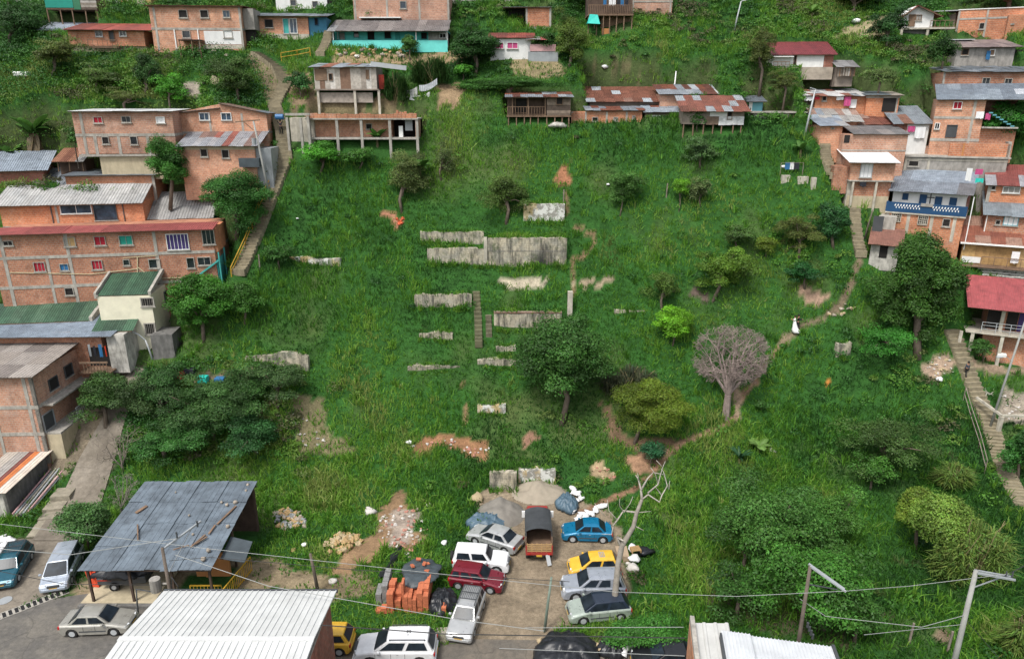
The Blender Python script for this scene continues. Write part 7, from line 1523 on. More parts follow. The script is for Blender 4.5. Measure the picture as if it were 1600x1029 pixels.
def vehicles():
 silver = m_paint('paint_silver', (.46, .47, .47)); champagne = m_paint('paint_champagne', (.36, .35, .31)); lilac = m_paint('paint_grey_silver', (.36, .39, .44)); white = m_paint('paint_white', (.74, .75, .76), .0, .35); maroon = m_paint('paint_maroon', (.17, .008, .02), .2)
 blue = m_paint('paint_blue', (.005, .17, .33), .25); yellow = m_paint('paint_yellow', (.72, .42, .04), .0, .35); palegreen = m_paint('paint_pale_green', (.40, .46, .40)); teal = m_paint('paint_teal', (.01, .09, .13), .3); black = m_paint('paint_black', (.012, .013, .016), .1); bluesteel = m_paint('paint_van', (.40, .45, .52))
 car('champagne grey saloon car parked alone along the street, facing right', 'sedan', champagne, (308, 842), (662, 828), 'R3', 'R', group='cars along the street')
 car('light silver-blue people carrier parked nose towards the drain channel', 'van', bluesteel, (372, 200), (276, 400), 'R3', 'L', group='cars along the street', Lo=4.3)
 def rack_(o, l): pass
 car('dark teal estate car with roof bars at the left edge', 'wagon', teal, (178, 470), (95, 612), 'N', 'L', group='cars along the street', rack=True, Lo=4.3)
 car('white boxy three-door jeep between the silver saloon and the maroon estate', 'jeep', white, (160, 530), (408, 545), 'R1', 'R', trim=False, nwin=2, hatch_spare=True)
 car('silver saloon with dark rear window at the foot of the grey sand heap', 'sedan', silver, (462, 398), (240, 322), 'R1', 'L', Lo=4.25)
 car('maroon estate car with yellow plate, in front of the white jeep', 'wagon', maroon, (128, 655), (362, 688), 'R1', 'R', trim=False, nwin=3)
 car('silver estate with black roof rack, nose towards the street', 'wagon', silver, (288, 835), (240, 975), 'R1', 'L', rack=True, Lo=4.2, nwin=3)
 car('bright blue saloon car, uppermost of the right row in the yard', 'sedan', blue, (330, 318), (110, 312), 'R2', 'L')
 def hatchm(o, l):
  m = MB(); H = l['H']; m.box(-.75, -.35, -.3, .3, H + .0, H + .015); m.build('roof_lettering', 'steel', o); m = MB()
  for i in range(3): m.box(-.7 + i * .12, -.64 + i * .12, -.24, .24, H + .016, H + .02)
  m.build('roof_code', 'yellow_metal', o)
 car('yellow small taxi with a marked patch on its roof, under the dead tree', 'hatch', yellow, (402, 572), (155, 582), 'R2', 'L', extra=hatchm, Lo=3.6)
 car('silver-blue off-road estate between the yellow taxi and the pale green hatchback', 'suv', lilac, (392, 738), (150, 742), 'R2', 'L', rails=False, nwin=3, Lo=4.3)
 car('pale green hatchback with dark roof, lowest of the right row in the yard', 'hatch', palegreen, (455, 885), (185, 912), 'R2', 'L', roofc=m_paint('paint_dark_roof', (.02, .03, .05), .1))
 def mark(o, l):
  H = l['H']; m = MB()
  for i, w in enumerate((.26, .2, .26)): m.box(-.95 + i * .09, -.9 + i * .09, -.25, -.25 + w, H + .012, H + .02)
  m.box(-.84, -.80, .1, .2, H + .012, H + .02); m.build('roof_code', 'steel_dark', o)
 car('white off-road car with roof rails and dark roof code at the bottom edge', 'suv', white, (840, 1085), (420, 1085), 'R4', 'L', group='cars along the street', rails=True, extra=mark)
 car('yellow taxi half hidden behind the big white-roofed building', 'hatch', yellow, (120, 1000), (-110, 1000), 'R4', 'L', group='cars along the street', Lo=3.7)
 car('black saloon car at the bottom edge beside the right white roofs', 'sedan', black, (980, 1120), (770, 1120), 'P', 'L', group='cars along the street', Lo=4.3)
 # red truck seen from behind with grey canvas hood
 a = hit(*cr('R1', 712, 470)); b = hit(*cr('R1', 712, 170)); L = 4.6; W = 1.95; c = a.copy()
 o = empty('cargo_truck', (c[0], c[1] + .1, 0), PI / 2, 'red slat-sided truck with dark canvas hood standing in the middle of the yard', 'truck')
 red = m_paint('paint_truck_red', (.30, .03, .025), 0, .45, .2); hw = W / 2
 m = MB(); m.box(0, 3.4, -hw, hw, .75, .88); m.box(.1, 5.0, -.4, .4, .5, .75); m.build('chassis', 'steel_dark', o)
 for s in (1, -1):
  m = MB(); y = s * hw; e = .05
  m.box(0, 3.4, min(y, y - s * e), max(y, y - s * e), .88, 1.28)
  m.build('side_board', red, o)
  m = MB()
  for z in (1.36, 1.52, 1.68): m.box(0, 3.4, min(y, y - s * .03), max(y, y - s * .03), z, z + .09)
  for i in range(7): x = .04 + i * .55; m.box(x, x + .06, min(y - s * .035, y - s * .07), max(y - s * .035, y - s * .07), .9, 1.8)
  m.build('side_slats', 'wood', o)
 m = MB()
 for z in (1.0, 1.14, 1.28, 1.42, 1.56): m.box(-.03, 0, -hw + .06, hw - .06, z, z + .07)
 for i in range(6): y = -hw + .1 + i * (W - .2) / 5; m.box(.0, .05, y - .03, y + .03, .85, 1.65)
 m.build('tail_gate', 'wood_tan', o); m = MB(); m.box(-.06, .02, -hw, hw, .72, .93); m.box(-.05, .01, -hw - .01, -hw + .09, .9, 1.5); m.box(-.05, .01, hw - .09, hw + .01, .9, 1.5); m.build('rear_bumper', red, o)
 m = MB(); m.box(0.02, 3.35, -hw + .05, hw - .05, .885, .9); m.build('floor', 'wood', o)
 m = MB(); n = 10; rings = []
 for x in (.75, 1.5, 2.3, 3.1, 3.55):
  sag = .04 * math.sin(x * 4); r_ = [(x, -hw - .02, 1.3)]
  for i in range(n + 1): t = i / n; y = -hw + W * t; r_.append((x, y * 1.0, 2.15 + .28 * math.sin(PI * t) ** .7 + sag))
  r_.append((x, hw + .02, 1.3)); rings.append(r_)
 vs = [p for r_ in rings for p in r_]; q = len(rings[0]); m.raw(vs, [(i * q + k, (i + 1) * q + k, (i + 1) * q + k + 1, i * q + k + 1) for i in range(len(rings) - 1) for k in range(q - 1)] + [tuple((len(rings) - 1) * q + k for k in range(q))])
 cv = m.build('canvas_hood', m_flat('truck_canvas', (.045, .05, .055), .75, 0, .3), o, smooth=False); sm = cv.modifiers.new('solid', 'SOLIDIFY'); sm.thickness = .03
 m = MB()
 for x in (.76, 2.1, 3.4):
  for s in (1, -1): m.bar((x, s * (hw - .05), .9), (x, s * (hw - .05), 2.1), .05)
 m.build('hoop', 'steel_dark', o)
 m = MB(); m.box(3.5, 4.8, -hw + .08, hw - .08, .5, 1.55); m.hexa([(3.55, -hw + .1, 1.55), (4.7, -hw + .1, 1.55), (4.7, hw - .1, 1.55), (3.55, hw - .1, 1.55)], [(3.55, -hw + .2, 2.1), (4.3, -hw + .2, 2.1), (4.3, hw - .2, 2.1), (3.55, hw - .2, 2.1)]); m.build('cab', red, o, bevel=.05)
 for x in (.75, 4.1):
  for s in (1, -1): w = MB(); w.tube([(x, s * (hw - .3), .38), (x, s * (hw - .03), .38)], .38, 14); w.build('wheel', 'tyre', o, bevel=.03)
 for s in (1, -1): m = MB(); m.box(3.6, 3.75, s * (hw + .12) - .12, s * (hw + .12) + .12, 1.5, 2.0); m.build('mirror', 'white_paint', o); m = MB(); m.box(-.09, -.04, s * .72 - .1, s * .72 + .1, .76, .88); m.build('tail_light', m_glass('tail_glass'), o)
 m = MB(); m.box(-.09, -.06, -.2, .2, .6, .74); m.build('number_plate', 'gold', o); m = MB(); m.bar((-.05, -.6, .75), (-.45, -.75, .12), .3, .03); m.build('mud_flap', 'alu', o)
 # trailer under the shed roof
 a = hit(*cr('R3', 520, 475)); o = empty('cargo_trailer', (a[0], a[1], .25), R(4), 'small black trailer under a dark tarpaulin at the front of the grey shed', 'trailer')
 m = MB(); m.box(0, 3.2, 0, 1.5, .45, .95); m.build('body', 'steel_dark', o, bevel=.03); m = MB(); m.box(.02, 1.6, -.03, -.005, .78, .86); m.build('reflective_strip', 'red_metal', o)
 for y in (-.02, 1.52): w = MB(); w.tube([(1.1, y - .1, .3), (1.1, y + .1, .3)], .32, 14); wo = w.build('wheel', 'tyre', o); w = MB(); w.tube([(1.1, y - .12, .3), (1.1, y + .12, .3)], .16, 10); w.build('rim', 'alu', wo)
 tarp_obj('tarpaulin', None, (1.4, .7, .9), 1.9, .9, .75, 'tarp_black', parent=o, seed=3)
 a = hit(*cr('R3', 480, 440)); m = MB(); m.hexa([(-.3, 0, .25), (.35, -.1, .25), (.35, .15, .25), (-.3, .2, .25)], [(-.55, .1, 1.75), (-.15, .05, 1.85), (-.15, .15, 1.85), (-.55, .2, 1.75)]); m.hexa([(.0, 0, .25), (.4, -.1, .25), (.4, .15, .25), (.0, .2, .25)], [(.0, .1, 1.55), (.25, .05, 1.6), (.25, .15, 1.6), (.0, .2, 1.55)]); b_ = m.build('plastic_barrier', 'orange_plastic', bevel=.04); b_.location = (a[0], a[1], 0)
 tag(b_, 'upright orange-red plastic barrier at the front left corner of the grey shed', 'barrier')
def tarp_obj(name, label, c, rx, ry, h, mat, parent=None, seed=1, cat='tarpaulin', n=34, group=None, rough=.5):
 rg = np.random.default_rng(seed); t = np.linspace(-1, 1, n); X, Y = np.meshgrid(t, t); r_ = np.sqrt(X ** 2 + Y ** 2)
 nz = vnoise(X * 4 + seed * 7, Y * 4, 1, seed, 4); nz = nz * .6 + .4 * np.abs(2 * vnoise(X * 7, Y * 7 + seed, 1, seed, 2) - 1); fold = np.abs(np.sin(np.arctan2(Y, X) * 6 + nz * 4)) * .16 * r_
 Z = h * np.clip(1 - r_ ** 2.2, 0, 1) ** .7 * (1 - rough + rough * 2 * nz) + fold * h * (r_ < 1.0); edge = 1 + (vnoise(X * 2 + 9, Y * 2, 1, seed + 4, 2) - .5) * .5
 keep = r_ < 1.06; vs = [(c[0] + x * rx * e, c[1] + y * ry * e, c[2] + z + .01) for x, y, z, e in zip(X.ravel(), Y.ravel(), Z.ravel(), edge.ravel())]
 fs = [(i * n + j, i * n + j + 1, (i + 1) * n + j + 1, (i + 1) * n + j) for i in range(n - 1) for j in range(n - 1) if keep[i, j] and keep[i + 1, j + 1] and keep[i, j + 1] and keep[i + 1, j]]
 m = MB(); m.raw(vs, fs); o = m.build(name, mat, parent, smooth=True); sm = o.modifiers.new('thick', 'SOLIDIFY'); sm.thickness = .02
 if label: tag(o, label, cat, group)
 return o
# ================================================================= poles, cables, people, heaps and small things
def pole(label, bx, by, tx, ty, mat='pole_concrete', r=.14, name='utility_pole', cat='pole', base=None, h=None, parts=None, k='F'):
 G = hit(*cr(k, bx, by)) if base is None else np.array(base, float); zc = (G - CAM) @ FW
 T = at(*cr(k, tx, ty), zc) if h is None else G + np.array([0, 0, h]); T[1] = G[1]; H = T[2] - G[2]
 o = empty(name, G, 0, label, cat); m = MB(); m.tube([(0, 0, -.4), ((T - G)[0] * .5, 0, H * .5), ((T - G)[0], 0, H)], [r, r * .85, r * .65], 9); m.build('shaft', mat, o, smooth=True)
 return o, np.array([(T - G)[0], 0, H]), G
def cable(pts, label, r=.012, mat='cable_pale', sag=0.0, group='overhead cables'):
 """pts: (photo x, photo y, height above the yard) or world triples"""
 P = [np.array(p[1:]) if p[0] == 'w' else atH(*p) for p in pts]; out = []
 for a, b in zip(P[:-1], P[1:]):
  for i in range(8): t = i / 8; q = a * (1 - t) + b * t; q = q - np.array([0, 0, sag * 4 * t * (1 - t)]); out.append(q)
 out.append(P[-1]); m = MB(); m.tube(out, r, 5); o = m.build('overhead_cable', mat); tag(o, label, 'cable', group); return o
def rail_line(label, pts, k='F', h=.95, mat='yellow_metal', name='handrail', post=1.5, r=.035):
 P = [hit(*cr(k, *p)) for p in pts]; o = empty(name, P[0], 0, label, 'handrail'); rg = MB(); B0 = P[0]; top = []
 for a, b in zip(P[:-1], P[1:]):
  L = np.linalg.norm(b - a); n = max(1, int(L / post))
  for i in range(n + 1):
   q = a + (b - a) * i / n; q[2] = float(ground(q[0], q[1])); top.append(q - B0); m = MB(); e = q - B0; m.tube([tuple(e - np.array([0, 0, .2])), tuple(e + np.array([0, 0, h]))], r, 6); m.build('post', mat, o)
 m = MB()
 for zz in (h, h * .5): m.tube([tuple(t + np.array([0, 0, zz])) for t in top], r, 6)
 m.build('rail', mat, o); return o
def skin(name, pts, edges, rad, mat, parent):
 me = bpy.data.meshes.new(name); me.from_pydata(pts, edges, []); me.materials.append(M(mat) if isinstance(mat, str) else mat); o = bpy.data.objects.new(name, me); COL.objects.link(o)
 if parent: o.parent = parent
 o.modifiers.new('skin', 'SKIN'); s = o.modifiers.new('sub', 'SUBSURF'); s.levels = 1; s.render_levels = 1
 if not me.skin_vertices:
  bpy.context.view_layer.objects.active = o
 for i, r_ in enumerate(rad): me.skin_vertices[0].data[i].radius = (r_, r_)
 me.skin_vertices[0].data[0].use_root = True; return o
def person(label, G, face=0, h=1.68, shirt='dark_cloth', trousers='dark_cloth', arms=None, dress=None, step=.12, hair='hair', lean=0.0, longhair=False):
 """one continuous skinned body with clothes over it; local +y is where the person faces"""
 s = h / 1.7; o = empty('person', G, R(face), label, 'person')
 A = arms or [((.21, .02, 1.18), (.25, .06, .92)), ((-.21, .02, 1.18), (-.25, .06, .92))]
 J = dict(pel=(0, 0, .95), wai=(0, .0 + lean * .3, 1.12), che=(0, lean * .6, 1.32), nec=(0, lean, 1.47), hea=(0, lean + .02, 1.58), top=(0, lean + .01, 1.68), hl=(.09, 0, .90), kl=(.10, step, .50), al=(.10, step * .6, .09), fl=(.10, step * .6 + .13, .035), hr=(-.09, 0, .90), kr=(-.10, -step * .2, .50), ar=(-.10, -step, .09), fr=(-.10, -step + .13, .035),
             sl=(.17, lean, 1.40), el=A[0][0], wl=A[0][1], sr=(-.17, lean, 1.40), er=A[1][0], wr=A[1][1])
 def ext(a, b, t): a, b = Vector(a), Vector(b); return tuple(b + (b - a).normalized() * t)
 J['nl'] = ext(J['el'], J['wl'], .09); J['nr'] = ext(J['er'], J['wr'], .09)
 rad = dict(pel=.115, wai=.10, che=.125, nec=.055, hea=.085, top=.07, hl=.085, kl=.06, al=.042, fl=.035, hr=.085, kr=.06, ar=.042, fr=.035, sl=.055, el=.04, wl=.03, sr=.055, er=.04, wr=.03, nl=.03, nr=.03)
 E = [('pel', 'wai'), ('wai', 'che'), ('che', 'nec'), ('nec', 'hea'), ('hea', 'top'), ('pel', 'hl'), ('hl', 'kl'), ('kl', 'al'), ('al', 'fl'), ('pel', 'hr'), ('hr', 'kr'), ('kr', 'ar'), ('ar', 'fr'), ('che', 'sl'), ('sl', 'el'), ('el', 'wl'), ('wl', 'nl'), ('che', 'sr'), ('sr', 'er'), ('er', 'wr'), ('wr', 'nr')]
 ks = list(J); sc = lambda p: tuple(q * s for q in p)
 skin('body', [sc(J[q]) for q in ks], [(ks.index(a), ks.index(b)) for a, b in E], [rad[q] * s for q in ks], 'skin', o)
 def part(nm, keys, mat, grow):
  e = [(keys.index(a), keys.index(b)) for a, b in E if a in keys and b in keys]; skin(nm, [sc(J[q]) for q in keys], e, [(rad[q] + grow) * s for q in keys], mat, o)
 part('shirt', ['pel', 'wai', 'che', 'sl', 'el', 'sr', 'er'] + ([] if dress else ['wl', 'wr']), shirt, .014)
 if dress:
  m = MB(); rings = []
  for z, r_, y in ((1.14, .13, 0), (.95, .19, 0), (.6, .28, -.06), (.25, .42, -.15), (.02, .55, -.24)): rings.append([(r_ * math.cos(a * PI / 8) * (1 + .05 * math.sin(a * 3)), y + r_ * .85 * math.sin(a * PI / 8), z) for a in range(16)])
  bmesh_loft(m, rings); m.v = [tuple(q * s for q in v) for v in m.v]; m.build('skirt', dress, o, smooth=True)
 else:
  part('trousers', ['pel', 'hl', 'kl', 'al', 'hr', 'kr', 'ar'], trousers, .014)
  for q, w in (('al', 'fl'), ('ar', 'fr')): skin('shoe', [sc(J[q]), sc(J[w])], [(0, 1)], [.05 * s, .045 * s], 'black', o)
 m = MB(); m.blob((0, (lean - .02) * s, 1.645 * s), .112 * s, 3, .05, 10, 7, 1.0); m.build('hair', hair, o, smooth=True)
 m = MB(); hy = (lean + .105) * s; m.hexa([(-.012, hy, 1.575), (.012, hy, 1.575), (.012, hy + .03, 1.575), (-.012, hy + .03, 1.575)], [(-.008, hy - .005, 1.62), (.008, hy - .005, 1.62), (.008, hy + .008, 1.62), (-.008, hy + .008, 1.62)]); m.v = [(a, b, c * s) for a, b, c in m.v]; m.build('nose', 'skin', o)
 return o
STONES = []
def heap_items(name, label, cat, group, area, k, n, rmin, rmax, mats, seed, pile=.0, zs=.7, lift=0.0):
 """loose stones or bricks lying over a patch: each one is its own thing"""
 poly = world_poly(area, k); xs = [p[0] for p in poly]; ys = [p[1] for p in poly]; rg = random.Random(seed); protos = {}
 cx, cy = sum(xs) / len(xs), sum(ys) / len(ys); R_ = max(max(xs) - min(xs), max(ys) - min(ys)) / 2; c = 0; tries = 0
 while c < n and tries < n * 30:
  tries += 1; x = rg.uniform(min(xs), max(xs)); y = rg.uniform(min(ys), max(ys))
  if not poly_mask(np.array([x]), np.array([y]), poly)[0]: continue
  r_ = rg.uniform(rmin, rmax); mt = rg.choice(mats); key = (mt, rg.randint(0, 2));
  if key not in protos:
   m = MB(); m.blob((0, 0, 0), 1.0, len(protos) + seed, .4, 7, 5, zs); protos[key] = m.build(name, mt); o = protos[key]
  else: o = protos[key].copy(); COL.objects.link(o)
  d = math.hypot(x - cx, y - cy) / R_; o.location = (x, y, float(ground(x, y)) + r_ * .35 + lift + pile * max(0, 1 - d) * rg.uniform(.3, 1)); o.scale = (r_, r_ * rg.uniform(.7, 1.2), r_ * rg.uniform(.7, 1)); o.rotation_euler = (rg.uniform(-.4, .4), rg.uniform(-.4, .4), rg.uniform(0, 6.3)); tag(o, label, cat, group, 'thing'); c += 1
def mound(name, label, cat, pts_c, rx, ry, h, mat, seed, kind=None):
 n = 26; t = np.linspace(-1, 1, n); X, Y = np.meshgrid(t, t); r_ = np.sqrt(X ** 2 + Y ** 2); gx = pts_c[0] + X * rx; gy = pts_c[1] + Y * ry
 Z = ground(gx, gy) + h * np.clip(1 - r_ ** 1.4, -.15, 1) * (.35 + 1.3 * vnoise(X * 2.2, Y * 2.2, 1, seed, 4)) + .01; m = MB(); m.raw(list(zip(gx.ravel(), gy.ravel(), Z.ravel())), [(i * n + j, i * n + j + 1, (i + 1) * n + j + 1, (i + 1) * n + j) for i in range(n - 1) for j in range(n - 1) if r_[i, j] < 1.06])
 o = m.build(name, mat, smooth=True); tag(o, label, cat, None, kind); return o
def sack(x, y, z, s, rz, mat, label, cat, group, name='sack', seed=0):
 m = MB(); m.blob((0, 0, 0), s, seed, .45, 9, 6, .38); o = m.build(name, mat, smooth=True); o.scale = (1.2, .8, 1); o.location = (x, y, z); o.rotation_euler = (0, 0, rz); tag(o, label, cat, group); return o
def small_things():
 rg = random.Random(12)
 # ---- poles
 o, T, G = pole('concrete street-light pole beside the lower right stairs', 1546, 668, 1563, 478, r=.11, name='street_lamp', cat='street lamp'); m = MB(); m.tube([(T[0] * .55, 0, T[2] * .62), (T[0] * .55 - .8, -.3, T[2] * .62 + .55), (T[0] * .55 - 1.2, -.4, T[2] * .62 + .5)], .03, 6); m.build('bracket', 'alu', o); m = MB(); m.box(T[0] * .55 - 1.65, T[0] * .55 - 1.15, -.52, -.3, T[2] * .62 + .42, T[2] * .62 + .54); m.build('lamp_head', 'alu', o, bevel=.03)
 P2 = atH(1533, 890, 9.0); o, T, G2 = pole('concrete utility pole with twin cross-arms at the bottom right', 0, 0, 0, 0, base=(P2[0] - .25, P2[1], 0), h=9.0, r=.17)
 for dy in (-.12, .12):
  m = MB(); m.bar((0, dy, 8.9), (1.75, dy - .35, 8.75), .09); m.build('cross_arm', 'steel', o)
 m = MB(); m.bar((0, 0, 7.9), (1.2, -.2, 8.7), .05); m.build('brace', 'steel', o)
 for x in (1.35, 1.68): m = MB(); m.tube([(x, -.3, 8.8), (x, -.3, 9.15)], [.05, .03], 7); m.build('insulator', 'steel_dark', o)
 P3 = atH(1266, 884, 9.0); o, T, G3 = pole('wooden pole with long slanting twin cross-arms behind the mid-green tree', 0, 0, 0, 0, base=(P3[0], P3[1], 0), h=9.0, r=.13, mat='pole_wood')
 for dy in (0, .2): m = MB(); m.bar((0, dy, 9.0), (1.25, dy - 1.5, 8.6), .09); m.build('cross_arm', 'steel', o)
 m = MB(); m.bar((0, 0, 7.9), (1.0, -1.2, 8.5), .05); m.build('brace', 'steel_dark', o)
 for i in range(4): m = MB(); m.tube([(.2 + .12 * i, -.3, 5.4 - i * .25), (.2 + .12 * i, -.3, 5.7 - i * .25)], .07, 8); m.build('insulator', 'steel_dark', o)
 pole('short dark wooden post standing in the grass left of the brick stacks', 498, 926, 491, 850, 'pole_wood', .13, 'wooden_post', 'post')
 o, T, G = pole('pole with slanting cross-arm and grey transformer in front of the grey shed roof', 0, 0, 0, 0, base=(-19.75, 34.0, 0), h=8.0, r=.13, mat='pole_wood')
 m = MB(); m.bar((0, 0, 7.9), (1.3, 2.2, 8.3), .1); m.bar((1.0, 1.8, 8.25), (.15, 0, 6.4), .04); m.build('cross_arm', 'steel', o); m = MB(); m.tube([(-.7, -.1, 5.2), (-.7, -.1, 6.0)], .3, 12); m.tube([(-.35, 0, 5.6), (0, 0, 5.6)], .06, 6); m.build('transformer', 'plaster_grey', o)
 for x in (.5, 1.2): m = MB(); m.tube([(x, x * 1.6, 8.1), (x, x * 1.6, 8.5)], .05, 7); m.build('insulator', 'steel_dark', o)
 m = MB(); m.tube([(.4, -.3, 6.3), (.8, -.5, 5.8), (.7, -.6, 5.2), (.3, -.4, 5.3), (.4, -.3, 6.2)], .03, 5); m.build('cable_coil', 'cable', o)
 o, T, G = pole('thin dark lamp post between the champagne saloon and the big white roof', 216, 966, 222, 908, 'steel_dark', .06, 'street_lamp', 'street lamp'); m = MB(); m.tube([tuple(T), (T[0] + .7, -.2, T[2] + .05), (T[0] + 1.3, -.2, T[2] - .1)], .035, 6); m.build('bracket', 'steel_dark', o)
 pole('slim grey-green pole standing in the yard behind the truck', 850, 986, 860, 880, m_flat('green_pole', (.16, .21, .17), .7), .1, 'steel_pole', 'pole')
 pole('tall white pole rising behind the middle shacks', 1051, 162, 1053, 112, 'white_paint', .1, 'steel_pole', 'pole'); o, T, G = pole('grey street-light pole at the head of the right-hand stairs', 1257, 212, 1265, 140, 'alu', .12, 'street_lamp', 'street lamp'); m = MB(); m.tube([tuple(T), (T[0] - .7, -.3, T[2] + .15)], .05, 6); m.build('lamp_head', 'alu', o)
 o, T, G = pole('leaning street-light pole on the grassy slope at the top edge', 1147, 47, 1154, 4, 'alu', .11, 'street_lamp', 'street lamp'); m = MB(); m.tube([tuple(T), (T[0] + .8, -.3, T[2] + .15)], .05, 6); m.build('lamp_head', 'alu', o)
 o, T, G = pole('wooden utility pole with cross-arms beside the steep left stairs', 424, 318, 410, 188, 'pole_concrete', .14); m = MB(); m.bar((T[0] - 1.9, 0, T[2] - .1), (T[0] + .7, 0, T[2] + .1), .12); m.bar((T[0] - 1.0, 0, T[2] - .1), (T[0] - .1, 0, T[2] - .9), .07); m.build('cross_arm', 'wood', o)
 m = MB(); m.tube([(T[0] * .8 - .3, -.2, T[2] * .72), (T[0] * .8 - .3, -.2, T[2] * .8)], .22, 10); m.build('transformer', 'steel', o)
 o, T, G = pole('street lamp with curved arm at the block plinth beside the cream house', 239, 560, 232, 528, 'alu', .1, 'street_lamp', 'street lamp'); m = MB(); m.tube([tuple(T), (T[0] - .5, -.1, T[2] + .6), (T[0] - 1.5, -.2, T[2] + 1.2)], .06, 6); m.build('bracket', 'alu', o)
 pole('dark utility pole wrapped in cables left of the blue and white house', 1376, 322, 1378, 262, 'pole_wood', .12); pole('dark post at the foot of the blue and white house', 1350, 372, 1357, 325, 'pole_wood', .08, 'wooden_post', 'post')
 # ---- cables
 e3 = ('w',) + tuple(G3 + np.array([1.2, -1.5, 8.65])); e2 = ('w',) + tuple(G2 + np.array([1.5, -.3, 9.0])); t5 = ('w', -19.2, 34.6, 8.2)
 cable([(-60, 811, 9.6), (320, 856, 9.3), (660, 893, 8.8), (960, 924, 8.3), (1150, 931, 8.2), e3], 'long pale cable crossing the whole picture above the yard', .014)
 cable([e3, (1420, 915, 8.4), e2], 'pale cable between the two poles with twin cross-arms', .014); cable([(-60, 852, 8.8), (110, 866, 8.3), t5], 'thin pale cable from the left edge to the transformer pole', .02); cable([e2, (1640, 862, 9.5)], 'dark cable running off the right edge', .02, 'cable')
 cable([('w', -19.2, 34.2, 7.4), (420, 915, 6.8), (600, 947, 6.6), (720, 968, 6.6), (850, 985, 6.6)], 'thin pale cable sloping over the brick stacks', .018); cable([('w', -19.6, 34.2, 7.0), (330, 870, 7.2), (560, 890, 7.2), (890, 908, 7.0)], 'thin dark cable over the left of the yard', .016, 'cable')
 cable([(-60, 880, 6), (100, 912, 5.8), ('w', -19.9, 34, 5.5)], 'dark cable hanging over the people carrier', .018, 'cable'); cable([(490, 975, 6.5), (700, 990, 6.4), (1070, 996, 6.6)], 'black cable crossing low along the street', .028, 'cable'); cable([(820, 980, 6.6), (1068, 979, 6.6)], 'short pale cable over the hedge bush', .016)
 cable([(780, 1012, 6.3), (1070, 1024, 6.3)], 'pale cable just above the bottom edge', .016); cable([(1250, 935, 6), (1290, 962, 5.8), (1440, 979, 6.2), ('w',) + tuple(G2 + np.array([0, 0, 6.2]))], 'pale cable sagging into the mid-green tree', .016)
 cable([(1350, 991, 5.6), ('w',) + tuple(G2 + np.array([0, 0, 5.6]))], 'lowest pale cable reaching the bottom right pole', .014); cable([('w',) + tuple(G2 + np.array([0, 0, 6.0])), (1580, 1050, 3)], 'guy wire of the bottom right pole', .016, 'cable')
 # ---- railings
 rail_line('long yellow handrail along the lower left stairs', [(362, 432), (384, 385), (405, 330), (422, 295)], r=.05); rail_line('yellow railing beside the path above the board shack on posts', [(440, 96), (465, 92), (485, 88)], r=.04)
 rail_line('thin wire-and-post fence on the grass side of the lower right stairs', [(1505, 625), (1515, 660), (1528, 700), (1538, 740)], mat='wood_grey', h=1.3, name='wire_fence', post=4)
 # ---- people
 G = hit(1240, 518); person('bride in a wide white gown standing on the dirt path', G, 75, 1.66, 'white_paint', dress='white_paint', arms=[((.24, .12, 1.2), (.10, .34, 1.3)), ((-.22, .14, 1.2), (-.08, .34, 1.32))], longhair=True)
 G = hit(1245, 518); person('groom in a black suit facing the bride on the dirt path', G, -100, 1.76, 'black', 'black', arms=[((.24, .14, 1.22), (.12, .36, 1.25)), ((-.24, .14, 1.22), (-.12, .36, 1.25))])
 G = hit(1508, 592); G[2] += .15; person('person in dark clothes walking up the lower right stairs', G, 10, 1.62, m_flat('grey_shirt', (.06, .07, .09), .9), 'black', step=.2)
 G = hit(440, 214); G[2] += .2; q = person('person in dark clothes climbing the left stairs with a blue drum on the shoulders', G, 0, 1.65, 'dark_cloth', 'black', arms=[((.3, .0, 1.45), (.3, .0, 1.62)), ((-.3, .0, 1.45), (-.3, .0, 1.62))], step=.2)
 m = MB(); m.tube([(-.45, 0, 0), (.45, 0, 0)], .30, 16); d = m.build('blue_drum', m_flat('drum_blue', (.03, .13, .30), .5), bevel=.04); d.location = (G[0], G[1] - .05, G[2] + 1.95); tag(d, 'blue plastic drum carried on the shoulders of the stair climber', 'drum')
 # ---- brick stacks
 def stack(label, k, x0, x1, yt, yb, mat, D, steps=0, name='brick_stack', cat='bricks', group='brick stacks by the yard', yaw=0):
  h = B(name, label, cat, k, x0, x1, yt, yb, D=D, yaw=yaw, pad=False, group=group); rr = h.rg; nx = max(1, round(h.W / .32)); ny = max(1, round(D / .5)); m = MB(); cw = h.W / nx; cd = D / ny; m.cur = (.5, .2, .1)
  for i in range(nx):
   for j in range(ny):
    H = max(.25, h.H * (1 - .10 * rr.random()) - (rr.random() < .25) * .2 + .0 * j); n = max(1, round(H / .21))
    for q in range(n):
     e = rr.uniform(.0, .02); x = i * cw + e; y = j * cd + rr.uniform(0, .03); m.box(x, x + cw - .025, y, y + cd - .03, q * .21 + .002, q * .21 + .2)
  m.build('bricks', mat, h.o); return h
 cl = m_flat('clay_block', (.50, .15, .07), .9, 0, .28, 5.0); gb = m_flat('cement_block', (.22, .22, .215), .95, 0, .3, 5.0)
 stack('left orange clay brick stack beside the cement blocks', 'R4', 572, 628, 470, 640, cl, 2.0); stack('second orange clay brick stack, shoulder high', 'R4', 632, 690, 500, 625, cl, 1.9); stack('low base row of orange clay bricks at the left foot of the stacks', 'R4', 468, 570, 600, 645, cl, .5)
 stack('large square orange brick stack partly under the black sheet, left half', 'R4', 716, 822, 495, 640, cl, 1.6); a = stack('large square orange brick stack partly under the black sheet, right half', 'R4', 826, 925, 470, 632, cl, 2.6); stack('narrow tall orange brick column left of the black sheet', 'R4', 700, 722, 360, 620, cl, .7)
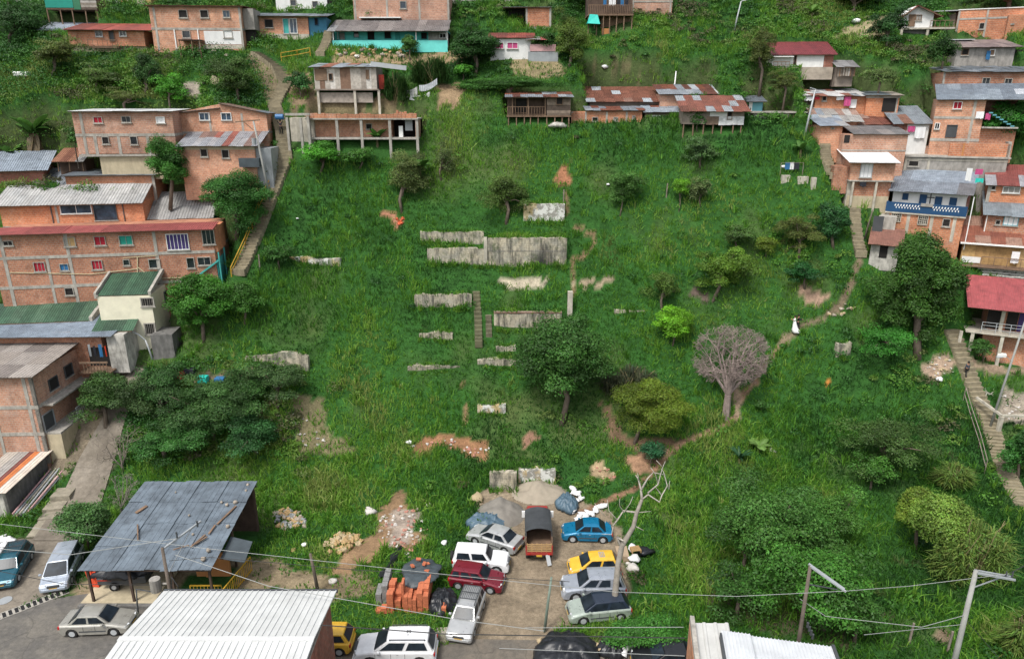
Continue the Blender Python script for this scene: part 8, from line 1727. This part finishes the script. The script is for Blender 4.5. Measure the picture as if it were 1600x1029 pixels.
 stack('grey cement block stack at the left of the orange stacks', 'R4', 476, 527, 470, 570, gb, 1.2); stack('taller grey cement block stack leaning against the orange bricks', 'R4', 530, 582, 400, 565, gb, 1.9); stack('small low orange brick stack at the right end', 'R4', 990, 1075, 600, 665, cl, .6)
 gp = hit(*cr('R4', 830, 500)); tarp_obj('tarpaulin', 'dark grey plastic sheet spread over the large orange brick stacks', (gp[0] + .1, gp[1] + .9, 1.25), 1.35, 1.5, .35, 'tarp_grey', seed=5);
 for i, (x, y) in enumerate([(830, 315), (905, 275), (885, 375), (790, 405), (915, 240)]):
  p = at(*cr('R4', x, y), 0 + (hit(*cr('R4', 830, 500)) - CAM) @ FW + .6); m = MB(); m.box(-.17, .17, -.1, .1, 0, .12); b = m.build('brick', cl); b.location = (p[0], gp[1] + 1.7 - i * .25, 1.72 if i not in (1, 4) else 1.5); b.rotation_euler = (.2, .1, i * .7); tag(b, 'loose orange brick holding down the dark plastic sheet on the brick stacks', 'brick', 'bricks holding the sheet down')
 gp = hit(*cr('R4', 1010, 590)); tarp_obj('tarpaulin', 'crumpled black plastic sheet beside the large orange brick stacks', (gp[0] + .2, gp[1] + .3, .05), 1.0, 1.3, .8, 'tarp_black', seed=8)
 a1 = hit(*cr('R4', 530, 360)); a2 = hit(*cr('R4', 690, 85)); m = MB(); n = 7; pr = None
 for i in range(n):
  t = i / (n - 1); c = a1 * (1 - t) + a2 * t; c[2] = float(ground(c[0], c[1])) + .25 + .12 * math.sin(i * 2); w = .28 + .12 * math.sin(i * 1.7); cur = ((c[0] - w, c[1], c[2] - .1), (c[0], c[1] - .05, c[2] + .12), (c[0] + w, c[1], c[2] - .12))
  if pr: m.quad(pr[0], pr[1], cur[1], cur[0]); m.quad(pr[1], pr[2], cur[2], cur[1])
  pr = cur
 tag(m.build('tarpaulin', 'tarp_black'), 'long twisted black plastic strip trailing up the dirt behind the cement blocks', 'tarpaulin')
 # ---- heaps
 heap_items('stone', 'rough ochre or grey stone in the heap lying in the grass at the left', 'stone', 'stones of the left heap', [(424, 802), (448, 794), (474, 806), (478, 822), (450, 830), (426, 826)], 'F', 80, .13, .27, ['stone', m_flat('stone_ochre', (.40, .27, .13), .95, 0, .25), m_flat('stone_grey', (.25, .26, .26), .95, 0, .25)], 3, .3)
 heap_items('boulder', 'tan boulder in the heap beside the bare earth track', 'stone', 'boulders of the heap by the earth track', [(508, 848), (530, 836), (560, 836), (567, 848), (540, 866), (512, 866)], 'F', 52, .18, .36, [MATS['stone_ochre'], m_flat('stone_tan', (.42, .33, .20), .95, 0, .2)], 4, .25)
 heap_items('rubble', 'small broken white, pink or brown chunk scattered on the earth slide', 'rubble', 'rubble on the earth slide', [(600, 795), (650, 788), (668, 830), (640, 870), (600, 860), (588, 830)], 'F', 95, .07, .17, [m_flat('rub_white', (.55, .52, .48), .95), m_flat('rub_pink', (.42, .2, .15), .95), 'stone'], 5)
 heap_items('rubble', 'pale brick or plaster fragment in the bare patch beside the leafless tree path', 'rubble', 'rubble by the slope path', [(932, 730), (948, 722), (962, 745), (940, 757)], 'F', 14, .1, .22, [MATS['stone_tan'], MATS['rub_pink']], 6)
 heap_items('rubble', 'broken masonry lump on the orange earth below the ochre wall fragment', 'rubble', 'rubble on the orange earth', [(642, 698), (690, 682), (765, 700), (750, 718), (690, 694)], 'F', 30, .07, .18, [MATS['rub_white'], MATS['rub_pink']], 7)
 heap_items('litter', 'small scrap of pale litter lying in the lower left grass', 'litter', 'litter left', [(455, 640), (500, 660), (520, 695), (470, 700)], 'F', 16, .08, .2, [MATS['rub_white'], 'plaster_grey'], 8, zs=.4)
 heap_items('rubble', 'broken piece at the foot of the pinkish-red-roofed house', 'rubble', 'rubble by the right stairs', [(1440, 565), (1478, 556), (1500, 578), (1460, 592)], 'F', 26, .07, .2, [MATS['rub_white'], MATS['stone_tan']], 9)
 heap_items('rubble', 'rubble chunk on the levelled plot right of the lower right stairs', 'rubble', 'rubble on the levelled plot', [(1560, 620), (1600, 612), (1600, 650), (1575, 655)], 'F', 40, .06, .16, [MATS['rub_white'], 'stone'], 10)
 heap_items('stone', 'path stone among the worn earth of the slope track', 'stone', 'stones of the slope path', [(1290, 490), (1330, 470), (1345, 480), (1300, 500)], 'F', 16, .1, .25, [MATS['stone_tan'], 'stone'], 11)
 heap_items('stone', 'brownish rock of the dry bank below the grey-rendered and brick top left houses', 'stone', 'rocks of the upper left bank', [(255, 78), (375, 76), (370, 90), (262, 88)], 'F', 40, .15, .35, ['stone', MATS['stone_ochre']], 13)
 heap_items('stone', 'rock in the stone bank below the turquoise house', 'stone', 'rocks under the turquoise house', [(520, 79), (640, 79), (640, 92), (525, 90)], 'F', 40, .15, .35, ['stone', MATS['stone_ochre']], 14)
 # single boulders / scraps
 for i, (x, y, r_, mt, lab) in enumerate([(520, 909, .3, 'rub_white', 'single pale boulder in the grass left of the cement blocks'), (458, 860, .22, 'stone_ochre', 'lone ochre stone below the left stone heap'), (476, 854, .22, 'white_cloth', 'small white bag in the grass near the lone wooden post'), (989, 889, .45, 'rub_white', 'pale boulder in the grass right of the dead tree'), (981, 881, .2, 'rub_white', 'small pale stone beside the boulder right of the dead tree'), (745, 780, .6, 'stone_tan', 'large pale rounded rock at the left head of the yard'), (670, 789, .25, 'rub_white', 'white stone above the parked silver saloon'), (694, 851, .25, 'white_cloth', 'white scrap of plastic left of the white jeep'),
   (578, 801, .5, 'rub_white', 'big smooth pinkish-white slab on the earth slide'), (1206, 705, .35, 'rub_white', 'white rounded stone in the lower right grass'), (1467, 596, .35, 'white_cloth', 'white bag dumped by the lower right stairs'), (1224, 264, .3, 'white_cloth', 'small white heap beside the drying clothes on the grass'), (640, 694, .3, 'white_cloth', 'white sheet scrap at the left end of the orange earth'), (465, 344, .15, 'white_cloth', 'tiny white scrap high on the left grass'), (950, 291, .2, 'white_cloth', 'tiny white object beside the slim curved tree'), (1337, 37, .5, 'white_cloth', 'white bundle on the stony bank at the top right'), (945, 108, .4, 'white_cloth', 'white bundle on the dirt patch at the top centre'), (318, 695, .22, 'white_cloth', 'white bucket at the edge of the left thicket'), (352, 693, .2, 'white_cloth', 'white box at the edge of the left thicket'), (558, 90, .35, 'rub_white', 'cream boulder on the bank in front of the turquoise house')]):
  g = hit(x, y); m = MB(); m.blob((0, 0, 0), r_, i + 40, .25, 8, 6, .6); o = m.build('boulder' if 'cloth' not in mt else 'scrap', MATS.get(mt) or M(mt), smooth=True); o.location = (g[0], g[1], g[2] + r_ * .3 + (.15 if 'cloth' in mt else 0)); tag(o, lab, 'stone' if 'cloth' not in mt else 'litter')
 # sand
 g = hit(782, 808); mound('sand_heap', 'heap of grey building sand behind the silver saloon', 'sand', (g[0], g[1] + .5), 2.0, 2.1, 1.1, 'sand_grey', 3); g = hit(842, 775); mound('sand_heap', 'heap of beige sand at the head of the yard below the white painted wall', 'sand', (g[0], g[1] + .4), 2.3, 1.7, .8, 'sand', 4)
 g = hit(760, 818); tarp_obj('tarpaulin', 'blue-grey plastic sheet bunched behind the silver saloon', (g[0], g[1], .0), 1.6, 1.1, .8, m_flat('tarp_blue', (.07, .12, .16), .5), seed=12); g = hit(886, 790); tarp_obj('tarpaulin', 'dark blue-grey tarpaulin over a small heap above the blue saloon', (g[0], g[1], .1), .95, 1.3, .8, m_flat('tarp_blue', (.07, .12, .16), .5), seed=13)
 g = hit(885, 1018); tarp_obj('tarpaulin', 'large wrinkled black tarpaulin covering a heap at the bottom edge', (g[0], g[1] - .2, 0), 1.85, 1.9, .9, 'tarp_black', seed=14, n=34); g = hit(958, 1015); tarp_obj('tarpaulin', 'smaller black tarpaulin bundle beside the large one at the bottom edge', (g[0], g[1], 0), 1.0, .9, .8, 'tarp_black', seed=15)
 for i, (x, y) in enumerate([(843, 1004), (848, 1022), (934, 1012), (938, 1018), (948, 1006)]): g = hit(x, y); m = MB(); m.blob((0, 0, 0), .2, i + 70, .25); o = m.build('stone', MATS['stone_tan'], smooth=True); o.location = (g[0], g[1], .15); tag(o, 'pale stone weighing down the black tarpaulins at the bottom edge', 'stone', 'stones on the black tarpaulins')
 for i, (x, y) in enumerate([(895, 766), (902, 774), (908, 781), (900, 784), (896, 795), (893, 800), (905, 810), (912, 806), (920, 803), (930, 800), (925, 806), (938, 794), (944, 792), (898, 772), (906, 815), (915, 811), (932, 796)]):
  g = hit(x, y); sack(g[0], g[1], g[2] + .2, rg.uniform(.3, .42), rg.uniform(0, 3), 'white_cloth', 'white plastic sack lying along the edge of the yard above the blue saloon', 'sack', 'white sacks above the blue saloon', seed=i)
 for i, (x, y) in enumerate([(2, 862), (8, 858), (14, 853), (5, 850), (12, 846), (18, 850), (0, 845), (978, 1012), (985, 1006), (975, 1022), (990, 1015)]):
  g = hit(x, y); L_ = x < 100; sack(g[0], g[1], g[2] + .2 + (i % 2) * .2, .4, rg.uniform(0, 3), 'white_cloth', 'white sack in the pile at the left edge behind the teal car' if L_ else 'white plastic sack beside the hedge bush at the bottom edge', 'sack', 'sacks at the left edge' if L_ else 'sacks by the hedge bush', seed=i + 30)
 # rubbish by the dead tree
 g = hit(985, 870); m = MB(); m.box(-.75, .1, -.6, .7, .02, .5); tag(m.build('cardboard_box', m_flat('cardboard', (.36, .27, .18), .9)), 'flattened brown cardboard box behind the dead tree', 'box').location = tuple(g + np.array([-.3, 0, 0])); sack(g[0] + .15, g[1] - .6, .35, .45, .4, 'white_cloth', 'upper white bag behind the dead tree', 'bag', None, 'bag', 3); sack(g[0] + .2, g[1] + .7, .35, .4, 1.0, 'white_cloth', 'white bag beside the wooden crate behind the dead tree', 'bag', None, 'bag', 4)
 sack(g[0] + 1.1, g[1] + .3, .3, .6, .4, 'tarp_black', 'black rubbish bag to the right of the dead tree', 'bag', None, 'bag', 5); o = empty('wooden_crate', (g[0] + .35, g[1] + .05, .5), .2, 'small slatted wooden crate lying on the rubbish behind the dead tree', 'crate'); m = MB()
 for i in range(5): m.box(-.35, .35, -.3 + i * .13, -.22 + i * .13, .2, .24)
 for x in (-.35, .3): m.box(x, x + .05, -.3, .32, 0, .2)
 m.build('slats', 'wood_tan', o)
 # washing and concrete footings on the right grass
 for x, mt, lab in ((1229, 'blue_cloth', 'light blue jeans drying on the line in the right grass'), (1237, 'white_cloth', 'white shirt drying on the line in the right grass'), (1243, 'dark_cloth', 'dark shirt drying on the line in the right grass')):
  g = hit(x, 273); m = MB(); m.box(-.28, .28, -.02, .02, .55, 1.3); o = m.build('hanging_cloth', mt); o.location = tuple(g); tag(o, lab, 'laundry', 'washing on the right grass')
 g = hit(1236, 274); m = MB(); m.tube([(-1.2, 0, 1.3), (1.2, 0, 1.32)], .02, 5); m.tube([(-1.2, 0, 0), (-1.2, 0, 1.3)], .04, 5); m.tube([(1.2, 0, 0), (1.2, 0, 1.32)], .04, 5); o = m.build('washing_line', 'wood_grey'); o.location = tuple(g); tag(o, 'short washing line between two sticks in the right grass', 'washing line')
 for i, (x, y, w, hh) in enumerate([(1227, 281, .9, .5), (1254, 283, 1.1, .5), (1270, 292, .5, 1.0)]): g = hit(x, y); m = MB(); m.box(-w / 2, w / 2, -.2, .2, -.4, hh); o = m.build('concrete_footing', 'concrete_pale', bevel=.03); o.location = tuple(g); tag(o, ['left low', 'middle low', 'tallest, right-hand'][i] + ' broken concrete footing near the washing in the right grass', 'footing')
 # concrete frame corner beside the lower right stairs
 g = hit(1559, 676); o = empty('beam_structure', g, 0, 'bare pale concrete beam frame corner right of the lower right stairs', 'frame'); m = MB(); m.box(-.15, .15, -.15, .15, -.4, 1.6); m.build('post', 'concrete_pale', o); m = MB(); m.bar((-1.2, 2.0, 2.6), (0, 0, 1.7), .2); m.build('beam', 'concrete_pale', o); m = MB(); m.bar((0, 0, 1.7), (2.6, .4, 1.5), .2); m.build('beam', 'concrete_pale', o)
 twigs('pale fallen branch beside the lower right stairs', 1540, 620, 1525, 598, 1562, 618, (.45, .42, .36), depth=1, seed=4, r0=.06, name='fallen_branch', cat='branch', nb=(2, 2))
 # bent sheets on the terrace
 gx = hit(655, 155)
 for i, (x0, y0, x1, y1, w, c) in enumerate([(628, 152, 652, 148, .9, (.42, .42, .4)), (640, 156, 672, 150, .5, (.6, .6, .6)), (655, 143, 683, 132, .7, (.38, .4, .42))]):
  zc = (gx - CAM) @ FW; a = at(x0, y0, zc) ; b = at(x1, y1, zc); m = MB(); m.cur = c; pts = [a * (1 - t / 6) + b * t / 6 + np.array([0, 0, -.25 * math.sin(PI * t / 6)]) for t in range(7)]
  for p, q in zip(pts[:-1], pts[1:]): m.quad(tuple(p), tuple(q), tuple(q + np.array([0, .15, w])), tuple(p + np.array([0, .15, w])))
  o = m.build('metal_sheet', 'roof_sheet'); o.modifiers.new('s', 'SOLIDIFY').thickness = .03; tag(o, ['left dull grey bent roofing sheet', 'lowest pale bent roofing sheet', 'right bent roofing sheet with raised end'][i] + ' standing on the terrace right of the board shack', 'metal sheet')
 # white tub upper left and other bits
 g = hit(36, 120); m = MB(); m.box(-.9, .9, -.4, .4, 0, .55); o = m.build('bathtub', 'white_paint', bevel=.12); o.location = tuple(g); tag(o, 'white tub lying in the weeds at the upper left', 'tub')
 g = hit(870, 200); sack(g[0], g[1], g[2] + .3, .9, 0, 'stucco_worn', 'pale crumpled heap under the dark plank stilt shack', 'heap', None, 'scrap_heap', 9); g = hit(333, 132); m = MB(); m.box(-.5, .5, -.1, .1, 0, .9); o = m.build('board', 'plaster_ochre'); o.location = tuple(g); o.rotation_euler = (0, .6, 0); tag(o, 'pale tilted board on the bank above the gable-roofed house', 'board')
 for i, (x, y, mt, lab) in enumerate([(283, 592, 'red_cloth', 'small red crate among the clutter behind the left thicket'), (298, 586, 'dark_cloth', 'dark crate among the clutter behind the left thicket'), (318, 598, 'tarp_aqua', 'teal crate among the clutter behind the left thicket'), (345, 600, 'blue_cloth', 'blue crate among the clutter behind the left thicket')]):
  g = hit(x, y); m = MB(); m.box(-.45, .45, -.35, .35, 0, .7); o = m.build('crate', mt, bevel=.04); o.location = tuple(g); tag(o, lab, 'crate', 'crates behind the left thicket')
 for i, (x, y, lab) in enumerate([(1420, 1005, 'short upright stick in the lower right grass, left one'), (1480, 1018, 'short upright stick in the lower right grass beside a bare patch'), (880, 318, 'white-topped stick left of the slim curved tree'), (1041, 308, 'grey stump left of the yellow-green sapling'), (406, 420, 'wooden stake at the left stairs foot')]): g = hit(x, y); m = MB(); m.tube([(0, 0, -.2), (.05, 0, 1.5)], .07, 6); o = m.build('wooden_stake', 'wood_grey'); o.location = tuple(g); tag(o, lab, 'stake')
 heap_items('clay_scrap', 'bright orange brick scrap on the bare patch below the brownish sparse tree', 'rubble', 'orange scraps below the sparse tree', [(618, 340), (632, 340), (632, 352), (620, 352)], 'F', 10, .12, .25, [m_flat('clay_scrap', (.6, .12, .05), .9)], 21)
# ================================================================= build order
left_houses(); centre_houses(); right_houses(); bottom_buildings()
walls_()
stairs('long steep concrete stairway with yellow handrail on the left of the slope', [(372, 432), (392, 385), (412, 335), (428, 295), (446, 250), (441, 205), (428, 165), (446, 132), (434, 105), (400, 82)], 1.5)
stairs('narrow worn stairway on the right flank between the huts and the grass', [(1345, 405), (1336, 350), (1318, 312), (1303, 280), (1290, 248), (1275, 215), (1265, 190)], 1.1)
stairs('long concrete stairway descending to the right edge of the picture', [(1486, 515), (1500, 550), (1515, 590), (1530, 625), (1545, 660), (1558, 700), (1572, 740), (1600, 790)], 1.5)
stairs('small mossy stairway in the centre between the retaining walls', [(748, 545), (747, 500), (744, 455)], .75, col=(.13, .125, .07), lift=.0); stairs('short steep flight next to the wall beside the central stairs', [(764, 527), (763, 492)], .6, col=(.12, .11, .07), lift=.0)
stairs('broad old kerbside steps between the lane and the store', [(58, 838), (82, 800), (106, 765)], 1.5, tread=1.0, col=(.28, .25, .19)); stairs('stair flight between the blue-sided house and the turquoise house', [(500, 88), (512, 62), (522, 45)], 1.2)
roads(); bare_ground(); build_ground()
vehicles(); small_things()
trees(); undergrowth(); grass()
